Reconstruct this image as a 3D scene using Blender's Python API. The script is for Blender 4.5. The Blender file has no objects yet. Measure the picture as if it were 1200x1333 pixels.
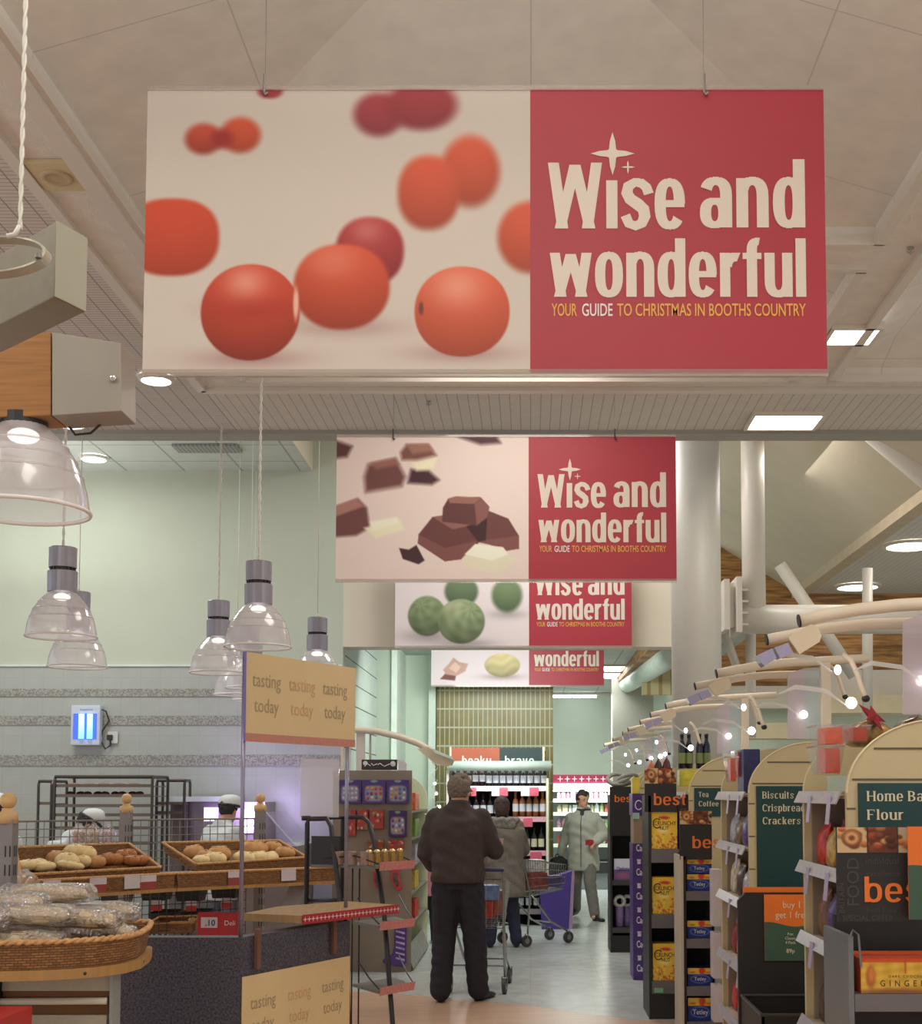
import bpy, bmesh, math, random
import numpy as np
from mathutils import Vector, Matrix, Euler
random.seed(7); np.random.seed(7)
sc = bpy.context.scene
C = sc.collection
PI = math.pi
# ------------------------------------------------------------------ camera
F = 1650.0; VX = 690.0; HZ = 1032.0; PY0 = 930.0; CAMZ = 1.62
th = math.atan((HZ-PY0)/F); psi = 0.0
Rv = Vector((math.cos(psi), math.sin(psi), 0))
Fv = Vector((-math.sin(psi)*math.cos(th), math.cos(psi)*math.cos(th), math.sin(th)))
Uv = Rv.cross(Fv)
cam_data = bpy.data.cameras.new('camera'); cam = bpy.data.objects.new('camera', cam_data); C.objects.link(cam)
m = Matrix((( Rv.x, Uv.x, -Fv.x, 0), (Rv.y, Uv.y, -Fv.y, 0), (Rv.z, Uv.z, -Fv.z, CAMZ), (0, 0, 0, 1)))
cam.matrix_world = m
cam_data.sensor_fit = 'VERTICAL'; cam_data.sensor_height = 36.0; cam_data.sensor_width = 36.0
cam_data.lens = F/1333.0*36.0
cam_data.shift_y = (PY0-666.5)/1333.0; cam_data.shift_x = (600.0-VX)/1333.0
cam_data.clip_start = 0.05; cam_data.clip_end = 200
sc.camera = cam
sc.view_settings.view_transform = 'Standard'; sc.view_settings.look = 'None'
sc.view_settings.gamma = 1.0; sc.view_settings.exposure = 0.0; sc.view_settings.use_curve_mapping = False
# ------------------------------------------------------------------ light
world = bpy.data.worlds.new('world'); sc.world = world; world.use_nodes = True
bg = world.node_tree.nodes['Background']; bg.inputs[0].default_value = (1.0, 0.985, 0.94, 1); bg.inputs[1].default_value = 0.71
def area(name, loc, size, power, col=(1, 0.9, 0.8), size_y=None, rot=(0, 0, 0)):
    l = bpy.data.lights.new(name, 'AREA'); l.energy = power; l.color = col; l.size = size
    if size_y: l.shape = 'RECTANGLE'; l.size_y = size_y
    o = bpy.data.objects.new(name, l); C.objects.link(o); o.location = loc; o.rotation_euler = rot
    return o
WARM = (1.0, 0.94, 0.86); NEUT = (1.0, 0.97, 0.93); COOL = (0.95, 1.0, 0.93)
area('ceiling_lamp_light', (-0.1, 1.5, 4.9), 1.6, 55, WARM)
area('ceiling_lamp_light', (-0.1, 7.6, 4.6), 1.2, 30, WARM)
area('ceiling_lamp_light', (3.6, 3.0, 4.38), 1.5, 60, WARM)
area('ceiling_lamp_light', (-3.2, 2.5, 4.38), 1.5, 45, WARM)
area('ceiling_lamp_light', (1.93, 9.5, 4.42), 0.5, 22, WARM)
area('ceiling_lamp_light', (3.2, 12.5, 5.0), 1.5, 70, WARM)
area('ceiling_lamp_light', (0.2, 11.6, 5.4), 1.2, 70, NEUT)
area('coffer_fill_light', (-0.1, 2.2, 3.9), 1.2, 42, NEUT, rot=(PI, 0, 0))  # unseen upward fill added to brighten the coffer tiles
area('coffer_fill_light', (4.0, 4.5, 3.9), 1.2, 26, NEUT, rot=(PI, 0, 0))  # same added fill, under the right hand coffer
area('ceiling_fill_light', (-4.2, 4.0, 3.6), 1.2, 22, NEUT, rot=(PI, 0, 0))  # added upward fill, brightens the ceiling on the left
area('bakery_lamp_light', (-4.6, 10.9, 4.85), 1.5, 72, (1.0, 0.98, 0.90))
area('back_lamp_light', (-0.4, 14.4, 3.42), 1.4, 110, COOL, rot=(.75, 0, 0))
area('bakery_fill_light', (-5.0, 11.6, 3.7), 1.2, 20, NEUT, rot=(PI, 0, 0))  # fill added below the bakery ceiling to brighten its tiles
area('bakery_violet_lamp_light', (-7.5, 7.0, 2.7), 1.0, 16, (.45, .5, 1.0), rot=(0, -PI/2, 0))
area('back_lamp_light', (0.4, 20.5, 3.2), 1.6, 110, COOL)
# ------------------------------------------------------------------ helpers
ILL = np.array([0.92, 0.86, 0.82])
def s2l(c):
    c = np.asarray(c, float)/255.0
    return np.where(c <= 0.04045, c/12.92, ((c+0.055)/1.055)**2.4)
def col(r, g, b):
    return tuple(np.clip(s2l((r, g, b))/ILL, 0.0, 0.92))
MATS = {}
def mat(name, rgb=None, rough=0.6, metal=0.0, var=0.06, scale=6.0, bump=0.0, bscale=60.0, lin=None, emit=None, estr=0.0, spec=0.5, stretch=(1, 1, 1)):
    if name in MATS: return MATS[name]
    M = bpy.data.materials.new(name); M.use_nodes = True; nt = M.node_tree; b = nt.nodes['Principled BSDF']
    c = lin if lin is not None else col(*rgb)
    b.inputs['Roughness'].default_value = rough; b.inputs['Metallic'].default_value = metal
    b.inputs['Specular IOR Level'].default_value = spec
    tc = nt.nodes.new('ShaderNodeTexCoord'); mp = nt.nodes.new('ShaderNodeMapping'); mp.inputs['Scale'].default_value = stretch
    nt.links.new(tc.outputs['Object'], mp.inputs['Vector'])
    n = nt.nodes.new('ShaderNodeTexNoise'); n.inputs['Scale'].default_value = scale; n.inputs['Detail'].default_value = 3
    nt.links.new(mp.outputs[0], n.inputs['Vector'])
    r = nt.nodes.new('ShaderNodeValToRGB')
    r.color_ramp.elements[0].position = 0.3; r.color_ramp.elements[1].position = 0.7
    r.color_ramp.elements[0].color = (*[x*(1-var) for x in c], 1); r.color_ramp.elements[1].color = (*[min(x*(1+var), 1) for x in c], 1)
    nt.links.new(n.outputs['Fac'], r.inputs[0]); nt.links.new(r.outputs[0], b.inputs['Base Color'])
    if bump:
        n2 = nt.nodes.new('ShaderNodeTexNoise'); n2.inputs['Scale'].default_value = bscale; n2.inputs['Detail'].default_value = 4
        nt.links.new(mp.outputs[0], n2.inputs['Vector'])
        bp = nt.nodes.new('ShaderNodeBump'); bp.inputs['Strength'].default_value = bump; bp.inputs['Distance'].default_value = 0.01
        nt.links.new(n2.outputs['Fac'], bp.inputs['Height']); nt.links.new(bp.outputs[0], b.inputs['Normal'])
    if emit is not None:
        b.inputs['Emission Color'].default_value = (*emit, 1); b.inputs['Emission Strength'].default_value = estr
    MATS[name] = M
    return M
def mat_clear(name, tint=(1, 1, 1), alpha=0.2, body=None, rough=0.08):
    """thin clear plastic or film: mostly see-through, a little milky, glossy"""
    if name in MATS: return MATS[name]
    M = bpy.data.materials.new(name); M.use_nodes = True; nt = M.node_tree; nt.nodes.clear()
    out = nt.nodes.new('ShaderNodeOutputMaterial'); tr = nt.nodes.new('ShaderNodeBsdfTransparent'); tr.inputs[0].default_value = (*tint, 1)
    df = nt.nodes.new('ShaderNodeBsdfDiffuse'); df.inputs[0].default_value = (*(body or tint), 1)
    tl = nt.nodes.new('ShaderNodeBsdfTranslucent'); tl.inputs[0].default_value = (*(body or tint), 1)
    gl = nt.nodes.new('ShaderNodeBsdfGlossy'); gl.inputs['Roughness'].default_value = rough
    m0 = nt.nodes.new('ShaderNodeMixShader'); m1 = nt.nodes.new('ShaderNodeMixShader'); m2 = nt.nodes.new('ShaderNodeMixShader')
    m0.inputs[0].default_value = 0.5; nt.links.new(df.outputs[0], m0.inputs[1]); nt.links.new(tl.outputs[0], m0.inputs[2])
    m1.inputs[0].default_value = alpha; nt.links.new(tr.outputs[0], m1.inputs[1]); nt.links.new(m0.outputs[0], m1.inputs[2])
    fr = nt.nodes.new('ShaderNodeLayerWeight'); fr.inputs[0].default_value = 0.25
    nt.links.new(fr.outputs['Facing'], m2.inputs[0]); nt.links.new(m1.outputs[0], m2.inputs[1]); nt.links.new(gl.outputs[0], m2.inputs[2])
    mul = nt.nodes.new('ShaderNodeMath'); mul.operation = 'MULTIPLY_ADD'; mul.inputs[1].default_value = 0.55; mul.inputs[2].default_value = 0.04
    nt.links.new(fr.outputs['Facing'], mul.inputs[0]); nt.links.new(mul.outputs[0], m2.inputs[0])
    nt.links.new(m2.outputs[0], out.inputs[0]); MATS[name] = M
    return M
def mat_emit(name, rgb, strength):
    if name in MATS: return MATS[name]
    M = bpy.data.materials.new(name); M.use_nodes = True; nt = M.node_tree; b = nt.nodes['Principled BSDF']
    b.inputs['Base Color'].default_value = (0.8, 0.8, 0.8, 1)
    b.inputs['Emission Color'].default_value = (*rgb, 1); b.inputs['Emission Strength'].default_value = strength
    MATS[name] = M; return M
def mat_attr(name, rough=0.5, coat=0.0):
    """printed artwork: ink colours come from the print's own colour layer"""
    if name in MATS: return MATS[name]
    M = bpy.data.materials.new(name); M.use_nodes = True; nt = M.node_tree; b = nt.nodes['Principled BSDF']
    a = nt.nodes.new('ShaderNodeAttribute'); a.attribute_name = 'ink'; nt.links.new(a.outputs['Color'], b.inputs['Base Color'])
    b.inputs['Roughness'].default_value = rough; b.inputs['Specular IOR Level'].default_value = 0.3
    MATS[name] = M; return M
def P(px, py, Y):
    """point at aisle depth Y seen at photo pixel (px, py)"""
    d = Fv*F + Rv*(px-VX) - Uv*(py-PY0)
    t = Y/d.y
    return Vector((d.x*t, Y, CAMZ+d.z*t))
def PX(px, Y): return P(px, HZ, Y).x
def PZ(py, Y): return P(VX, py, Y).z
def pix(v):
    d = Vector(v)-Vector((0, 0, CAMZ)); k = d.dot(Fv)
    return (VX+F*d.dot(Rv)/k, PY0-F*d.dot(Uv)/k)

class MB:
    def __init__(s): s.v = []; s.f = []; s.m = []; s.c = None
    def add(s, vs, fs, mi=0):
        o = len(s.v); s.v += [tuple(v) for v in vs]; s.f += [tuple(i+o for i in f) for f in fs]; s.m += [mi]*len(fs); return s
    def quad(s, a, b, c, d, mi=0): return s.add([a, b, c, d], [(0, 1, 2, 3)], mi)
    def box(s, c, d, mi=0, rot=None, bev=0.0):
        x, y, z = d[0]/2, d[1]/2, d[2]/2
        if bev > 0 and min(x, y, z) > bev:
            b = bev; vs = []; 
            bm = bmesh.new(); bmesh.ops.create_cube(bm, size=1.0)
            for v in bm.verts: v.co = Vector((v.co.x*2*x, v.co.y*2*y, v.co.z*2*z))
            bmesh.ops.bevel(bm, geom=bm.edges[:], offset=b, segments=2, profile=0.7, affect='EDGES')
            bm.verts.index_update()
            vs = [v.co.copy() for v in bm.verts]; fs = [[v.index for v in f.verts] for f in bm.faces]; bm.free()
        else:
            vs = [Vector((i*x, j*y, k*z)) for i in (-1, 1) for j in (-1, 1) for k in (-1, 1)]
            fs = [(0, 1, 3, 2), (4, 6, 7, 5), (0, 4, 5, 1), (2, 3, 7, 6), (0, 2, 6, 4), (1, 5, 7, 3)]
        if rot is not None:
            R = Euler(rot).to_matrix() if not isinstance(rot, Matrix) else rot
            vs = [R @ v for v in vs]
        c = Vector(c); return s.add([v+c for v in vs], fs, mi)
    def bx(s, x0, x1, y0, y1, z0, z1, mi=0, bev=0.0):
        return s.box(((x0+x1)/2, (y0+y1)/2, (z0+z1)/2), (abs(x1-x0), abs(y1-y0), abs(z1-z0)), mi, bev=bev)
    def tube(s, pts, r, n=8, mi=0, cap=True, closed=False, flat=1.0):
        pts = [Vector(p) for p in pts]; N = len(pts); rs = r if isinstance(r, (list, tuple)) else [r]*N
        o = len(s.v); up = None; rings = []
        for i, p in enumerate(pts):
            if closed: t = pts[(i+1) % N]-pts[i-1]
            else: t = pts[min(i+1, N-1)]-pts[max(i-1, 0)]
            if t.length < 1e-9: t = Vector((0, 0, 1))
            t.normalize()
            if up is None:
                up = Vector((0, 0, 1)) if abs(t.z) < 0.9 else Vector((1, 0, 0))
            a = t.cross(up)
            if a.length < 1e-6: a = t.cross(Vector((0.3, 1, 0.2)))
            a.normalize(); b = a.cross(t); up = b
            rings.append([p+a*(rs[i]*math.cos(2*PI*k/n))+b*(rs[i]*flat*math.sin(2*PI*k/n)) for k in range(n)])
        vs = [v for rg in rings for v in rg]; fs = []
        for i in range(N if closed else N-1):
            j = (i+1) % N
            for k in range(n):
                l = (k+1) % n; fs.append((i*n+k, i*n+l, j*n+l, j*n+k))
        if cap and not closed:
            fs.append(tuple(reversed(range(n)))); fs.append(tuple((N-1)*n+k for k in range(n)))
        return s.add(vs, fs, mi)
    def lathe(s, prof, c=(0, 0, 0), n=24, mi=0, sx=1.0, sy=1.0):
        c = Vector(c); vs = []; fs = []; N = len(prof)
        for r, z in prof:
            for k in range(n):
                a = 2*PI*k/n; vs.append(c+Vector((r*sx*math.cos(a), r*sy*math.sin(a), z)))
        for i in range(N-1):
            for k in range(n):
                l = (k+1) % n; fs.append((i*n+k, i*n+l, (i+1)*n+l, (i+1)*n+k))
        if prof[0][0] > 1e-4: fs.append(tuple(reversed(range(n))))
        if prof[-1][0] > 1e-4: fs.append(tuple((N-1)*n+k for k in range(n)))
        return s.add(vs, fs, mi)
    def shell(s, prof, c=(0, 0, 0), n=24, mi=0):
        c = Vector(c); vs = []; fs = []; N = len(prof)
        for r, z in prof:
            for k in range(n):
                a = 2*PI*k/n; vs.append(c+Vector((r*math.cos(a), r*math.sin(a), z)))
        for i in range(N-1):
            for k in range(n):
                l = (k+1) % n; fs.append((i*n+k, i*n+l, (i+1)*n+l, (i+1)*n+k))
        return s.add(vs, fs, mi)
    def ell(s, c, r, n=12, m=8, mi=0, rot=None, p=1.0):
        c = Vector(c); R = Euler(rot).to_matrix() if rot is not None and not isinstance(rot, Matrix) else (rot or Matrix.Identity(3))
        vs = []; fs = []
        sg = lambda x: math.copysign(abs(x)**p, x)
        for i in range(m+1):
            t = PI*i/m-PI/2
            for k in range(n):
                a = 2*PI*k/n
                vs.append(c+R @ Vector((r[0]*sg(math.cos(t))*sg(math.cos(a)), r[1]*sg(math.cos(t))*sg(math.sin(a)), r[2]*sg(math.sin(t)))))
        for i in range(m):
            for k in range(n):
                l = (k+1) % n; fs.append((i*n+k, i*n+l, (i+1)*n+l, (i+1)*n+k))
        return s.add(vs, fs, mi)
    def prism(s, poly, f0, f1, mi=0):
        """poly: 2D points; f0/f1 map (u,v) to the two end caps"""
        N = len(poly); a = [f0(*p) for p in poly]; b = [f1(*p) for p in poly]
        fs = [tuple(range(N)), tuple(reversed(range(N, 2*N)))]
        for i in range(N):
            j = (i+1) % N; fs.append((i, i+N, j+N, j))
        return s.add(a+b, fs, mi)
    def merge(s, o, M=None, mi=None):
        M = M or Matrix.Identity(4)
        off = len(s.v); s.v += [tuple(M @ Vector(v)) for v in o.v]; s.f += [tuple(i+off for i in f) for f in o.f]
        s.m += [x if mi is None else mi for x in o.m]; return s
    def build(s, name, mats, parent=None, loc=None, smooth=False, bev=0.0, fix=True):
        me = bpy.data.meshes.new(name)
        off = Vector(loc) if loc is not None else (world_loc(parent) if parent is not None else Vector((0, 0, 0)))
        me.from_pydata([tuple(Vector(v)-off) for v in s.v], [], s.f)
        if not isinstance(mats, (list, tuple)): mats = [mats]
        for mm in mats: me.materials.append(mm)
        if len(mats) > 1: me.polygons.foreach_set('material_index', s.m)
        if smooth: me.polygons.foreach_set('use_smooth', [True]*len(me.polygons))
        if fix:
            bm = bmesh.new(); bm.from_mesh(me); bmesh.ops.recalc_face_normals(bm, faces=bm.faces[:]); bm.to_mesh(me); bm.free()
        o = bpy.data.objects.new(name, me); C.objects.link(o)
        if parent is not None: o.parent = parent
        else: o.location = off
        if bev > 0:
            md = o.modifiers.new('bevel', 'BEVEL'); md.width = bev; md.segments = 2; md.limit_method = 'ANGLE'
        return o
def world_loc(o):
    l = Vector((0, 0, 0))
    while o is not None: l = l+Vector(o.location); o = o.parent
    return l
def tag(o, label, cat, group=None, kind=None):
    if label: o['label'] = label
    if cat: o['category'] = cat
    if group: o['group'] = group
    if kind: o['kind'] = kind
    return o
def thing(name, label, cat, loc=(0, 0, 0), group=None):
    o = bpy.data.objects.new(name, None); C.objects.link(o); o.location = loc; o.empty_display_size = 0.1
    return tag(o, label, cat, group)
def struct(name, mb, mats, **k):
    o = mb.build(name, mats, **k); o['kind'] = 'structure'; return o
def dup(root, loc, label=None, group=None, rotz=None):
    r = root.copy(); C.objects.link(r); r.location = loc
    if rotz is not None: r.rotation_euler = (0, 0, rotz)
    if label: r['label'] = label
    if group: r['group'] = group
    for ch in list(root.children):
        c = ch.copy(); C.objects.link(c); c.parent = r
        for g in list(ch.children):
            d = g.copy(); C.objects.link(d); d.parent = c
    return r
dg = bpy.context.evaluated_depsgraph_get
def text_mb(s, size, fn, align='CENTER', sx=1.0, off=0.0, space=1.0, depth=0.0, lines=1.0):
    """words as flat letter shapes, mapped by fn(u, v) to the surface they stand on"""
    cu = bpy.data.curves.new('txt', 'FONT'); cu.body = s; cu.size = size; cu.align_x = align; cu.offset = off*size
    cu.space_character = space; cu.resolution_u = 3; cu.space_line = lines; cu.fill_mode = 'FRONT'
    o = bpy.data.objects.new('txt', cu); C.objects.link(o); bpy.context.view_layer.update()
    me = bpy.data.meshes.new_from_object(o.evaluated_get(dg())); mb = MB()
    mb.add([fn(v.co.x*sx, v.co.y) for v in me.vertices], [tuple(p.vertices) for p in me.polygons])
    bpy.data.objects.remove(o); bpy.data.curves.remove(cu); bpy.data.meshes.remove(me)
    return mb
def plane_fn(o, u, v):
    o = Vector(o); u = Vector(u).normalized(); v = Vector(v).normalized()
    return lambda a, b: o+u*a+v*b
def print_obj(name, fn, w, h, nx, ny, art, parent=None, mat_name='printed_ink', rough=0.5):
    """a printed sheet: grid of ink dots; art(U, V) -> rgb photo colours (0..255), U right, V down, both 0..1"""
    U, V = np.meshgrid(np.linspace(0, 1, nx), np.linspace(0, 1, ny))
    rgb = np.clip(art(U, V), 0, 255)
    lin = np.clip(s2l(rgb)/ILL, 0, 0.92).reshape(-1, 3)
    mb = MB()
    vs = [fn((U.flat[i]-0.5)*w, (0.5-V.flat[i])*h) for i in range(nx*ny)]
    fs = [(j*nx+i, (j+1)*nx+i, (j+1)*nx+i+1, j*nx+i+1) for j in range(ny-1) for i in range(nx-1)]
    mb.add(vs, fs); o = mb.build(name, mat_attr(mat_name, rough), parent, fix=False)
    at = o.data.color_attributes.new('ink', 'FLOAT_COLOR', 'POINT')
    at.data.foreach_set('color', np.concatenate([lin, np.ones((len(lin), 1))], 1).ravel())
    return o
def blob(img, U, V, cx, cy, rx, ry, colr, blur=0.06, p=2.0, rot=0.0, shade=0.0, hi=None):
    """paint one soft round shape of the artwork"""
    dx = U-cx; dy = V-cy; c, s = math.cos(rot), math.sin(rot)
    x = (dx*c+dy*s)/rx; y = (-dx*s+dy*c)/ry
    d = (np.abs(x)**p+np.abs(y)**p)**(1/p)
    a = np.clip((1+blur-d)/(2*blur), 0, 1); a = (a*a*(3-2*a))[..., None]
    cc = np.array(colr, float)*np.ones(img.shape)
    if shade:
        f = 1-shade*np.clip(0.55*y+0.25*np.clip(d, 0, 1)**2+0.1, -0.2, 1); cc = cc*f[..., None]
    if hi:
        hx, hy, hr, hs = hi
        g = np.exp(-(((x-hx)/hr)**2+((y-hy)/(hr*0.8))**2))[..., None]*hs; cc = cc*(1-g)+np.array((250, 225, 205))*g
    return img*(1-a)+cc*a
def poly_paint(img, U, V, pts, colr, blur=0.004):
    n = len(pts); ins = np.zeros(U.shape, bool); dist = np.full(U.shape, 1e9)
    for i in range(n):
        x0, y0 = pts[i]; x1, y1 = pts[(i+1) % n]
        cnd = ((y0 > V) != (y1 > V)); xx = (x1-x0)*(V-y0)/((y1-y0) if abs(y1-y0) > 1e-9 else 1e-9)+x0
        ins ^= cnd & (U < xx)
        ex, ey = x1-x0, y1-y0; L = ex*ex+ey*ey+1e-12
        t = np.clip(((U-x0)*ex+(V-y0)*ey)/L, 0, 1); dist = np.minimum(dist, np.hypot(U-x0-t*ex, V-y0-t*ey))
    sd = np.where(ins, dist, -dist); a = np.clip(0.5+sd/(2*blur), 0, 1)[..., None]
    return img*(1-a)+np.array(colr, float)*a
def remesh(mb, name, mats, parent=None, vox=0.012, smooth_it=4, disp=None, rot=None):
    """fuse overlapping volumes into one continuous skin"""
    me = bpy.data.meshes.new('tmp'); me.from_pydata(mb.v, [], mb.f)
    bm = bmesh.new(); bm.from_mesh(me); bmesh.ops.recalc_face_normals(bm, faces=bm.faces[:]); bm.to_mesh(me); bm.free()
    o = bpy.data.objects.new('tmp', me); C.objects.link(o)
    r = o.modifiers.new('r', 'REMESH'); r.mode = 'VOXEL'; r.voxel_size = vox; r.use_smooth_shade = True
    if smooth_it:
        s_ = o.modifiers.new('s', 'SMOOTH'); s_.iterations = smooth_it; s_.factor = 0.5
    bpy.context.view_layer.update()
    m2 = bpy.data.meshes.new_from_object(o.evaluated_get(dg())); bpy.data.objects.remove(o); bpy.data.meshes.remove(me)
    m2.name = name
    off = world_loc(parent) if parent is not None else Vector((0, 0, 0))
    co = np.empty(len(m2.vertices)*3); m2.vertices.foreach_get('co', co); co = co.reshape(-1, 3)
    if disp is not None: co = disp(co)
    co = co-np.array(off); m2.vertices.foreach_set('co', co.ravel()); m2.update()
    m2.materials.clear()
    for mm in (mats if isinstance(mats, (list, tuple)) else [mats]): m2.materials.append(mm)
    m2.polygons.foreach_set('use_smooth', [True]*len(m2.polygons))
    m2.polygons.foreach_set('material_index', [0]*len(m2.polygons))
    ob = bpy.data.objects.new(name, m2); C.objects.link(ob)
    if parent is not None: ob.parent = parent
    return ob
# ---- drawn letters: condensed heavy sans and a book serif, made from stems, bowls and arms
def glyphs(word, w=0.57, v=0.21, t=0.17, asc=1.38, serif=0.0, gap=0.10, fn=None, scale=1.0, right=None, rows=70):
    """returns an MB of letters; x-height is 1*scale; right = total width to squeeze to"""
    polys = []
    def ring(cx, cy, rx, ry, a0=0, a1=360, vv=None, tt=None, p=2.5, n=28):
        vv = v if vv is None else vv; tt = t if tt is None else tt
        k = max(4, int(n*abs(a1-a0)/360)); pts = []
        for i in range(k+1):
            a = math.radians(a0+(a1-a0)*i/k); ca, sa = math.cos(a), math.sin(a)
            e = lambda z: math.copysign(abs(z)**(2/p), z)
            pts.append(((cx+rx*e(ca), cy+ry*e(sa)), (cx+(rx-vv)*e(ca), cy+(ry-tt)*e(sa))))
        for i in range(k): polys.append([pts[i][0], pts[i+1][0], pts[i+1][1], pts[i][1]])
    def rect(x0, y0, x1, y1): polys.append([(x0, y0), (x1, y0), (x1, y1), (x0, y1)])
    def para(x0, y0, x1, y1, ww): polys.append([(x0, y0), (x0+ww, y0), (x1+ww, y1), (x1, y1)])
    def stroke(pts, ww):
        vs = [Vector((a, b)) for a, b in pts]; L = []
        for i, q in enumerate(vs):
            d = (vs[min(i+1, len(vs)-1)]-vs[max(i-1, 0)]).normalized(); nn = Vector((-d.y, d.x))
            k = ww[i] if isinstance(ww, (list, tuple)) else ww
            L.append((q+nn*k/2, q-nn*k/2))
        for i in range(len(L)-1): polys.append([tuple(L[i][0]), tuple(L[i+1][0]), tuple(L[i+1][1]), tuple(L[i][1])])
    def foot(x, y, ww=None):
        if serif:
            ww = v if ww is None else ww
            rect(x-serif, y, x+ww+serif, y+0.07)
    def head(x, y):
        if serif: rect(x-serif, y-0.07, x+v*0.6, y)
    def stem(x, h, f=True, hd=True):
        rect(x, 0, x+v, h)
        if f: foot(x, 0)
        if hd: head(x, h)
    X = 0.0
    for ch in word:
        n0 = len(polys); W = w
        if ch == ' ': X += w*0.55; continue
        if ch == 'o': ring(w/2, .5, w/2, .52)
        elif ch == 'c':
            ring(w/2, .5, w/2, .52, 42, 318)
        elif ch == 'e':
            ring(w/2, .5, w/2, .52, 0, 322); rect(v*.6, .44, w-.01, .44+t*.8)
        elif ch == 'n':
            stem(0, 1); ring(w/2, .62, w/2, .40, 0, 150); rect(w-v, 0, w, .63); foot(w-v, 0)
        elif ch == 'h':
            stem(0, asc); ring(w/2, .62, w/2, .40, 0, 150); rect(w-v, 0, w, .63); foot(w-v, 0)
        elif ch == 'm':
            W = w*1.55; stem(0, 1)
            for q in (0, 1):
                x0 = q*(W-v)/2; ww = (W+v)/2; ring(x0+ww/2, .66, ww/2, .36, 0, 150); rect(x0+ww-v, 0, x0+ww, .67); foot(x0+ww-v, 0)
        elif ch == 'u':
            rect(0, .34, v, 1); head(0, 1); ring(w/2, .38, w/2, .40, 176, 350); rect(w-v, 0, w, 1); head(w-v, 1)
            if serif: rect(w-v, 0, w+serif, .07)
        elif ch == 'a':
            rect(w-v, 0, w, .66); ring(w/2, .64, w/2, .38, 0, 158); ring(w*.46, .29, w*.46, .31, 0, 360, v*.95, t*.85)
            if serif: rect(w-v, 0, w+serif, .07)
        elif ch == 'd':
            ring(w*.49, .5, w*.49, .52); rect(w-v, 0, w, asc); head(w-v, asc)
            if serif: rect(w-v, 0, w+serif, .07)
        elif ch == 'b':
            ring(w*.51, .5, w*.49, .52); rect(0, 0, v, asc); head(0, asc)
        elif ch == 'p':
            ring(w*.51, .5, w*.49, .52); rect(0, -.38, v, 1); head(0, 1); foot(0, -.38)
        elif ch == 'g' or ch == 'y' or ch == 'q':
            if ch == 'y': rect(0, .4, v, 1); ring(w/2, .38, w/2, .40, 180, 340)
            else: ring(w*.49, .5, w*.49, .52)
            rect(w-v, -.1, w, 1); ring(w/2, -.1, w/2, .3, 200, 360)
        elif ch == 's':
            W = w*.95; q = t*1.12
            stroke([(W-.03, .70), (W*.86, .84), (W*.68, .925), (W*.46, .935), (W*.24, .86), (W*.19, .72), (W*.30, .60), (W*.55, .50), (W*.76, .39), (W*.80, .25), (W*.70, .11), (W*.48, .055), (W*.26, .10), (.07, .27)],
                   [q, q*1.0, q, q*.95, q*1.1, q*1.15, q*1.2, q*1.25, q*1.2, q*1.15, q*1.05, q, q, q])
        elif ch == 'r':
            W = w*.70; stem(0, 1); ring(W*.80, .60, W*.72, .40, 75, 165, v, t*1.2)
        elif ch == 'f':
            W = w*.66; rect(W*.22, 0, W*.22+v, asc-.25); foot(W*.22, 0); ring(W*.22+w*.42, asc-.28, w*.42, .30, 85, 180, v, t); rect(0, 1-t*.9, W*1.02, 1)
        elif ch == 't':
            W = w*.62; rect(W*.22, .2, W*.22+v, 1.27); ring(W*.22+w*.4, .25, w*.4, .27, 180, 268, v, t); rect(0, 1-t*.9, W, 1)
        elif ch == 'l': W = v; stem(0, asc)
        elif ch == 'i':
            W = v; stem(0, 1); ring(v/2, 1.25, v*.55, v*.55, 0, 360, v*.55, v*.55)
        elif ch == 'ı': W = v; stem(0, .98)
        elif ch == 'k':
            stem(0, asc); para(w*.62, 0, v*.9, .55, v*1.0); para(v*.7, .42, w*.62, 1, v*.95); foot(w*.62, 0)
        elif ch == 'v':
            para(0, 1, w/2-v/2, 0, v*.95); para(w/2-v/2, 0, w-v, 1, v*.95)
        elif ch in 'wW':
            H = 1 if ch == 'w' else asc*.97; W = w*(1.50 if ch == 'w' else 1.78); q = W/4; vv = v*.98; e = vv*.12
            para(0, H, q-vv/2+e, 0, vv); para(q-vv/2-e, 0, 2*q-vv/2, H*.97, vv); para(2*q-vv/2, H*.97, 3*q-vv/2+e, 0, vv); para(3*q-vv/2-e, 0, W-vv, H, vv)
        elif ch in 'HTFBCGESLDOPNARIUM':
            H = asc*.97; W = w*1.12; cw = W
            if ch == 'H':
                W = cw = w*1.28
                for x0 in (0, cw-v): rect(x0, 0, x0+v, H); foot(x0, 0); foot(x0, H-.07)
                rect(v, H*.46, cw-v, H*.46+t*.85)
            elif ch == 'T':
                rect(0, H-t*.9, cw, H); rect(cw/2-v/2, 0, cw/2+v/2, H); foot(cw/2-v/2, 0)
                if serif: rect(0, H-.32, .06, H); rect(cw-.06, H-.32, cw, H)
            elif ch == 'F':
                rect(0, 0, v, H); foot(0, 0); rect(0, H-t*.85, cw*.92, H); rect(v, H*.48, cw*.72, H*.48+t*.8)
                if serif: rect(cw*.92-.06, H-.30, cw*.92, H); rect(-serif, H-.07, 0, H)
            elif ch == 'B':
                rect(0, 0, v, H); ring(v*.5, H*.73, cw*.92-v*.5, H*.27, -90, 90, v, t*.8); ring(v*.5, H*.27, cw-v*.5, H*.28, -90, 90, v, t*.8)
                rect(v*.4, H-t*.8, v+.05, H); rect(v*.4, 0, v+.05, t*.8)
                if serif: rect(-serif, 0, v, .07); rect(-serif, H-.07, v, H)
            elif ch == 'C':
                W = cw = w*1.22; ring(cw/2, H/2, cw/2, H/2+.02, 40, 320)
                if serif: rect(cw-.09, H*.66, cw-.02, H)
            else:
                rect(0, 0, v, H)
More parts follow.
